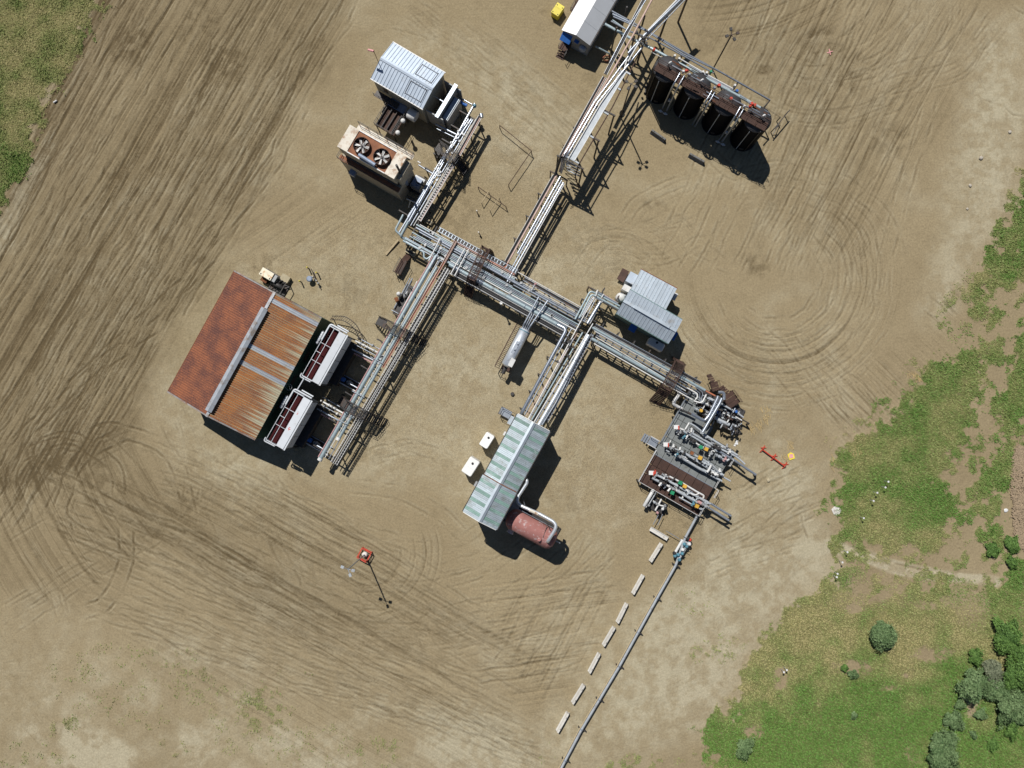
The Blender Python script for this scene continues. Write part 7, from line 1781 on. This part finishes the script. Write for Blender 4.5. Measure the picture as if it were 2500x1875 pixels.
# blocks and planks by the main rack
for k, (a, b, lab) in enumerate((((280, 715), (410, 790), 'pale concrete block on the dirt under the west end of the rack'), ((562, 320), (635, 365), 'pale concrete block lying north of the rack corner'))):
    A, B = VG(*a, .5), VG(*b, .5); d = B - A; t = thing('concrete_block', lab, 'block', ((A.x+B.x)/2, (A.y+B.y)/2, 0), math.atan2(d.y, d.x)); L = d.length
    obj('body', MB().box((0, 0, .2), (L, .62, .55)), 'tan_block', t); obj('plate', MB().box((0, 0, .49), (L*.5, .3, .03)), 'dark_steel', t)
A, B = VG(10, 785, .1), VG(180, 585, .2); o = obj('timber_beam', MB().beam(A, B, .28, .2), 'wood'); tag(o, 'long pale timber beam lying on the dirt west of the rack corner', 'timber')
for k, (pts, lab) in enumerate(((((1238, 190), (1250, 235), (1278, 262)), 'short bent dark pipe stub in the dirt north of the main rack'), (((1262, 480), (1285, 520), (1310, 560)), 'bent pipe stub with pale tip near the low north rack'))):
    b = VG(*pts[-1], 0); t = thing('pipe_stub', lab, 'pipe', (b.x, b.y, 0))
    obj('pipe', MB().tube([(b.x, b.y, -.1), VG(*pts[1], .55), VG(*pts[0], .7)], .07, 8, bend=.2), 'dark_steel', t, True); obj('cap', MB().lathe(VG(*pts[0], .7), [(.1, -.08), (.1, .1)], 8), 'concrete', t, True)
# north of the rusty building
o_, a_, L_, W_ = frame3(VI(1282, 160, 1.9), VI(1435, 250, 1.9), VI(1335, 65, 1.9))
t = thing('generator_box', 'white rust-stained generator box behind the rusty building', 'generator', o_, a_)
MAT_R = mat('rusty_white', (0.72, 0.66, 0.52), 0.6, 0, .12, 2, (0.50, 0.22, 0.06), .22, 1.6)
obj('hood', MB().box2((0, 0, .5), (L_, W_, 1.9)), 'rusty_white', t); obj('side_panel', MB().box2((L_ + .01, .05, .5), (L_ + .55, W_ - .05, 1.7)), 'grey_wall', t); obj('skid', MB().box2((-.1, -.1, -.05), (L_ + .6, W_ + .1, .5)), 'dark_steel', t)
for x in (.15, L_ - .3): obj('vent', MB().box2((x, .1, 1.9), (x + .16, .3, 1.94)), 'dark_steel', t)
obj('red_panel', MB().box2((.2, -.7, .1), (1.2, -.12, .9)), 'rust', t)
w = VI(1570, 330, 0)
t = thing('compressor_set', 'dark piping and compressor set between generator box and rusty building roof', 'compressor', (w.x, w.y, 0), a_)
obj('receiver', MB().lathe((-1.2, 0, .9), [(.1, -.05), (.38, .1), (.38, 1.9), (.1, 2.1)], 14, (1, 0, 0)), 'dark_steel', t)
for k in range(4): obj('pipe', MB().tube([(-1.0 + k*.5, -.8, .6), (-1.0 + k*.5, .7, 1.3), (-.6 + k*.5, 1.0, 1.2)], .07, 8, bend=.2), 'dark_steel', t)
obj('frame', MB().beam((1.2, -.9, -.1), (1.2, -.9, 2.0), .1, .1).beam((1.2, .9, -.1), (1.2, .9, 2.0), .1, .1).beam((1.2, -.9, 2.0), (1.2, .9, 2.0), .1, .1), 'dark_steel', t); obj('skid', MB().box2((-1.5, -1.0, -.05), (1.3, 1.0, .2)), 'dark_steel', t)
w = VI(1640, 220, .6)
t = thing('equipment_cabinet', 'beige flat-topped cabinet next to the white generator box', 'cabinet', (w.x, w.y, 0), a_); obj('body', MB().box2((-.6, -.45, -.05), (.6, .45, .75)), 'tan_block', t); obj('lid', MB().box2((-.66, -.5, .75), (.66, .5, .82)), 'tan_block', t)
w = VI(1965, 225, .9)
t = thing('wellhead', 'round blue-grey lid on a stand among yellow bollards north of rusty building', 'well', (w.x, w.y, 0)); obj('lid', MB().lathe((0, 0, .8), [(.42, 0), (.45, .05), (.45, .12), (.3, .18)], 20), 'louver_blue', t); obj('stand', MB().lathe((0, 0, -.1), [(.25, 0), (.2, .9)], 12), 'dark_steel', t)
for k, (u, v, lab) in enumerate(((1930, 70, 'yellow-topped bollard furthest north by the well lid'), (2055, 140, 'yellow-topped bollard east of the well lid'), (1828, 255, 'yellow-topped bollard south-west of the well lid'))):
    c = VI(u, v, 1.2); t = thing('bollard', lab, 'bollard', (c.x, c.y, 0), 0, 'bollards round the well lid'); obj('post', MB().lathe((0, 0, -.1), [(.09, 0), (.09, 1.2)], 12), 'dark_steel', t); obj('cap', MB().lathe((0, 0, 1.1), [(.11, 0), (.11, .12), (.04, .18)], 12), 'yellow_paint', t)
w = VI(2060, 250, 0); t = thing('well_piping', 'thin crooked dark piping running south-east from the well lid', 'pipe', (w.x, w.y, 0))
obj('pipe', MB().tube([VI(1990, 90, .6), VI(2040, 210, .6), VI(2075, 280, .5), VI(2125, 370, .1)], .06, 8, bend=.2), 'dark_steel', t, True); obj('pipe', MB().tube([VI(2010, 190, .4), VI(2090, 290, .4), VI(2100, 360, -.1)], .05, 8, bend=.2), 'grey_paint', t, True)
for u, v in ((2010, 200), (2060, 250), (2085, 285)): obj('valve', MB().lathe(VI(u, v, .6), [(.1, -.2), (.15, 0), (.08, .2)], 8), 'plant_grey', t, True)
# orange hose heap by the white building and rust mesh by the tanks
w = VC(1000, 800, 0); t = thing('hose_reel', 'orange-brown hose heap on a frame south-east of the white building', 'hose', (w.x, w.y, 0))
for k in range(3): obj('hose', MB().tube([(.5*math.cos(j*.9+k) * (1 + .1*k), .4*math.sin(j*.9+k), .2 + .08*k) for j in range(9)], .06, 6, bend=.3), 'orange_cable', t)
obj('frame', MB().beam((-.5, -.4, 0), (.5, .5, .9), .07, .07).beam((.5, -.4, 0), (-.4, .4, .9), .07, .07), 'dark_steel', t)
w = VL(835, 10, .3); o = obj('drum_lid', MB().lathe((w.x, w.y, 0), [(.28, -.05), (.28, .3), (.22, .32)], 16), 'dark_steel'); tag(o, 'short dark round drum on the dirt north of the striped building', 'drum')
# straw and wood chips: uncounted bits
def scraps(name, label, cat_mat, spots, n, lmin, lmax, wd, spread, zmax=.1):
    V = []; F = []
    for k in range(n):
        cx, cy, rx, ry = spots[k % len(spots)]
        a = random.uniform(0, 6.28); r_ = math.sqrt(random.random()); c = p(cx + rx * r_ * math.cos(a), cy + ry * r_ * math.sin(a))
        L = random.uniform(lmin, lmax); th = random.gauss(spread[0], spread[1]); d = Vector((math.cos(th), math.sin(th), random.uniform(-.2, .2))) * L / 2; s_ = Vector((-d.y, d.x, 0)).normalized() * wd; z = Vector((0, 0, random.uniform(.04, zmax)))
        i = len(V); V += [tuple(c - d - s_ + z), tuple(c + d - s_ + z), tuple(c + d + s_ + z), tuple(c - d + s_ + z)]; F.append((i, i+1, i+2, i+3))
    me = bpy.data.meshes.new(name); me.from_pydata(V, [], F); me.materials.append(MAT[cat_mat])
    o = bpy.data.objects.new(name, me); COL.objects.link(o); o['kind'] = 'stuff'; o['label'] = label; return o
scraps('straw_wisps', 'wisps of dry yellow straw blown about the dirt east of the platform', 'dry_straw', [(1855, 1035, 10, 14), (1836, 1045, 8, 12), (1872, 1025, 14, 10), (1870, 1000, 16, 6), (1928, 1090, 8, 14), (1915, 1120, 10, 8), (2032, 1130, 6, 18), (2088, 1105, 16, 10), (2225, 915, 14, 6), (1700, 940, 22, 10), (2240, 925, 8, 8)], 150, .4, 1.2, .02, (-1.2, .5))
scraps('wood_chips', 'heap of brown wood chips and sticks at the right edge', 'wood_chip', [(2488, 1180, 22, 60), (2495, 1260, 24, 60), (2490, 1120, 16, 30), (2500, 1310, 24, 30)], 2600, .15, .9, .06, (0, 2), .25)

# ================================================================ vegetation
def leaf_material(name, c0, c1, c2):
    m = bpy.data.materials.new(name); m.use_nodes = True
    nt = m.node_tree; N = nt.nodes; L = nt.links; b = N['Principled BSDF']
    geo = N.new('ShaderNodeNewGeometry')
    def noise(s):
        n = N.new('ShaderNodeTexNoise'); n.inputs['Scale'].default_value = s; n.inputs['Detail'].default_value = 3; L.new(geo.outputs['Position'], n.inputs['Vector'])
        r = N.new('ShaderNodeMapRange'); r.inputs[1].default_value = .35; r.inputs[2].default_value = .65; L.new(n.outputs[0], r.inputs[0]); return r.outputs[0]
    at_ = N.new('ShaderNodeAttribute'); at_.attribute_name = 'tone'
    def mix(f, a, bb):
        x = N.new('ShaderNodeMix'); x.data_type = 'RGBA'; L.new(f, x.inputs[0])
        for k, c in ((6, a), (7, bb)):
            if isinstance(c, tuple): x.inputs[k].default_value = (*c, 1)
            else: L.new(c, x.inputs[k])
        return x.outputs[2]
    c = mix(at_.outputs['Fac'], c0, c1); c = mix(noise(2.5), c, c2) if c2 else c
    L.new(c, b.inputs['Base Color']); b.inputs['Roughness'].default_value = .65; b.inputs['Specular IOR Level'].default_value = .25
    MAT[name] = m
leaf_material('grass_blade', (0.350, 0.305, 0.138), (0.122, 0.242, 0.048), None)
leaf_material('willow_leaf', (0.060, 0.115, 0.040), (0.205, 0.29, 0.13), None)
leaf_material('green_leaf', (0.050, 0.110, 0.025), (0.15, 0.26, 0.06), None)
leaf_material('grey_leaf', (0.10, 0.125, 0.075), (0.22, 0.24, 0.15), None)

# ---- grass tufts: where the sheet's grass mask says so
def mesh_np(name, co, faces_n, per, mat_name, tone):
    me = bpy.data.meshes.new(name); me.vertices.add(len(co)); me.vertices.foreach_set('co', co.astype(np.float32).ravel())
    nf = len(co) // per
    me.loops.add(len(co)); me.loops.foreach_set('vertex_index', np.arange(len(co), dtype=np.int32))
    me.polygons.add(nf); me.polygons.foreach_set('loop_start', np.arange(0, len(co), per, dtype=np.int32))
    me.update(calc_edges=True)
    a = me.attributes.new('tone', 'FLOAT', 'POINT'); a.data.foreach_set('value', np.repeat(tone, per).astype(np.float32))
    me.materials.append(MAT[mat_name]); return me
dens = np.clip(GRS, 0, 1) * ((np.abs(X) < 86) & (Y < 66) & (Y > -60))
cand = np.nonzero(dens > .08)[0]
reps = 4
idx = np.repeat(cand, reps); keep = rng.random(len(idx)) < dens[idx] * .62
idx = idx[keep]
if len(idx) > 210000: idx = rng.choice(idx, 210000, replace=False)
gx = X[idx] + rng.uniform(-.12, .12, len(idx)); gy = Y[idx] + rng.uniform(-.12, .12, len(idx)); gz = HZ[idx]
hh = rng.uniform(.05, .22, len(idx)) * (.6 + .8 * LU[idx]); an = rng.uniform(0, 2 * np.pi, len(idx)); ln = rng.uniform(.05, .28, len(idx)); la = rng.normal(-.6, 1.0, len(idx))
wd = rng.uniform(.04, .10, len(idx))
v0 = np.stack([gx - np.cos(an) * wd, gy - np.sin(an) * wd, gz], 1); v1 = np.stack([gx + np.cos(an) * wd, gy + np.sin(an) * wd, gz], 1)
v2 = np.stack([gx + np.cos(la) * ln, gy + np.sin(la) * ln, gz + hh], 1)
co_ = np.stack([v0, v1, v2], 1).reshape(-1, 3)
me = mesh_np('grass', co_, None, 3, 'grass_blade', np.clip(LU[idx] + rng.normal(0, .13, len(idx)), 0, 1))
g = bpy.data.objects.new('grass', me); COL.objects.link(g); g['kind'] = 'stuff'; g['label'] = 'rough green and straw-coloured grass round the yard'

# ---- shrubs and young trees
def bush(name, label, px, py, r, h, m, seed, cat='shrub', group='shrubs in the lower right grass', stems=4, flat=False):
    rr = np.random.default_rng(seed)
    c = p(px, py, h * .55); t = thing(name, label, cat, (c.x, c.y, 0), 0, group)
    r_ = r
    q = MB()
    for k in range(stems):
        a = rr.uniform(0, 6.28); d = rr.uniform(.15, .6) * r_
        q.tube([(0, 0, -.1), (d * .4 * math.cos(a), d * .4 * math.sin(a), h * .35), (d * math.cos(a), d * math.sin(a), h * .7)], [.05 + .02 * r_] * 1 and (.03 + .015 * r_), 6, bend=.3)
    obj('trunk', q, 'bark', t)
    n = int(1500 * r_ * r_ + 700)
    K = 7 + int(9 * r_); lob = rr.normal(0, 1, (K, 3)); lob[:, 2] = np.abs(lob[:, 2]) * .9; lob /= np.linalg.norm(lob, axis=1)[:, None]
    lt = rr.random(K); lr = rr.uniform(.72, 1.28, K) if name == 'shrub' else rr.uniform(.84, 1.16, K)
    v = rr.normal(0, 1, (n, 3)); v[:, 2] = np.where(rr.random(n) < .8, np.abs(v[:, 2]), v[:, 2]); v /= np.linalg.norm(v, axis=1)[:, None]
    dt = v @ lob.T; ki = dt.argmax(1); best = dt.max(1)
    f = ((.45 if name == 'shrub' else .66) + (.55 if name == 'shrub' else .34) * np.clip(best, 0, 1) ** (9 if name == 'shrub' else 5)) * lr[ki] * (1 - .5 * rr.random(n) ** 2.0) * np.where(rr.random(n) < .12, rr.uniform(1, 1.25, n), 1)
    pos = np.stack([v[:, 0] * r_ * f, v[:, 1] * r_ * f, np.maximum(.05, h * .42 + v[:, 2] * h * .58 * f)], 1)
    if name == 'shrub':
        th = rr.uniform(0, 3.14); e_ = rr.uniform(.72, .95); c_, d_ = math.cos(th), math.sin(th)
        px_ = pos[:, 0] * c_ + pos[:, 1] * d_; py_ = (-pos[:, 0] * d_ + pos[:, 1] * c_) * e_
        px_ = px_ * (1.12 + .15 * np.sin(py_ * 2.3 + seed)); pos[:, 0] = px_ * c_ - py_ * d_; pos[:, 1] = px_ * d_ + py_ * c_
    s_ = rr.uniform(.05, .11, n)[:, None]
    nrm = v * .7 + rr.normal(0, .5, (n, 3)) + np.array([0, 0, .35]); nrm /= np.linalg.norm(nrm, axis=1)[:, None]
    u = np.cross(nrm, rr.normal(0, 1, (n, 3))); u /= np.linalg.norm(u, axis=1)[:, None]; w = np.cross(nrm, u)
    co = np.stack([pos - u * s_ * 2.0, pos - w * s_ * .75, pos + u * s_ * 2.0, pos + w * s_ * .75], 1).reshape(-1, 3)
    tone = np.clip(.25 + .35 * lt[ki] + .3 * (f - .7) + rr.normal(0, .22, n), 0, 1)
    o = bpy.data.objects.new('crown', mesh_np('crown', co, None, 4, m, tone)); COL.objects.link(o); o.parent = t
    return t
bush('willow_bush', 'big round grey-green bush standing alone in the grass', 2157, 1552, 1.95, 2.6, 'willow_leaf', 1)
lst = [(2463, 1557, 2.4, 2.2, 'green_leaf', 'dark green bush near the right edge, above the bush cluster'), (2494, 1597, 1.4, 1.8, 'green_leaf', 'bright green bush cut by the right edge above the cluster'), (2382, 1604, 1.1, 1.3, 'green_leaf', 'small green bush at the upper left of the bush cluster'),
       (2382, 1673, 2.3, 2.6, 'willow_leaf', 'large grey-green bush at the left of the bush cluster'), (2430, 1642, 1.8, 1.7, 'grey_leaf', 'dull greyish bush in the middle of the bush cluster'), (2490, 1655, 2.6, 3.0, 'green_leaf', 'large dark bush at the right of the bush cluster'),
       (2438, 1690, 1.9, 2.0, 'willow_leaf', 'pale bush in the middle of the cluster below the dull one'), (2466, 1725, 2.3, 2.6, 'willow_leaf', 'pale grey-green bush at the bottom of the cluster'), (2500, 1745, 1.5, 1.8, 'willow_leaf', 'pale bush cut by the right edge below the cluster'),
       (2328, 1758, 1.6, 1.4, 'willow_leaf', 'grey-green bush left of and below the cluster'), (2344, 1720, .8, .9, 'willow_leaf', 'small pale shrub between the cluster and lower left bush'), (2396, 1745, .9, 1.0, 'willow_leaf', 'small pale shrub just below the cluster'),
       (2302, 1845, 2.5, 2.6, 'willow_leaf', 'large grey-green bush at the bottom edge'), (2303, 1806, 1.5, 1.8, 'willow_leaf', 'narrow bush joined to the top of the bottom-edge bush'), (1816, 1826, 1.35, 1.2, 'willow_leaf', 'lone grey-green bush near the bottom edge at grass boundary'),
       (2087, 1749, .55, .6, 'willow_leaf', 'tiny shrub in the lush grass near the bottom'), (2085, 1645, .75, .9, 'willow_leaf', 'small shrub right of the bare patch in mid grass'), (2062, 1631, .6, .7, 'green_leaf', 'small green shrub left of the bare patch in mid grass'),
       (2376, 1792, .6, .7, 'willow_leaf', 'tiny pale shrub lower right in lush grass'), (2425, 1818, .9, .8, 'green_leaf', 'small dark shrub near the lower right corner'), (2472, 1781, 1.1, 1.0, 'green_leaf', 'dull green shrub by the right edge near bottom'),
       (2472, 1374, .9, .9, 'green_leaf', 'small green shrub by the path near the right edge'), (2423, 1342, 1.2, .8, 'green_leaf', 'low green shrub left of the wood chips'), (2472, 1330, 1.3, .8, 'green_leaf', 'low bright shrub beside the wood chips'), ]
for k, (x, y, r_, h_, m_, lab) in enumerate(lst):
    bush('shrub', lab, x, y, r_, h_, m_, 20 + k)
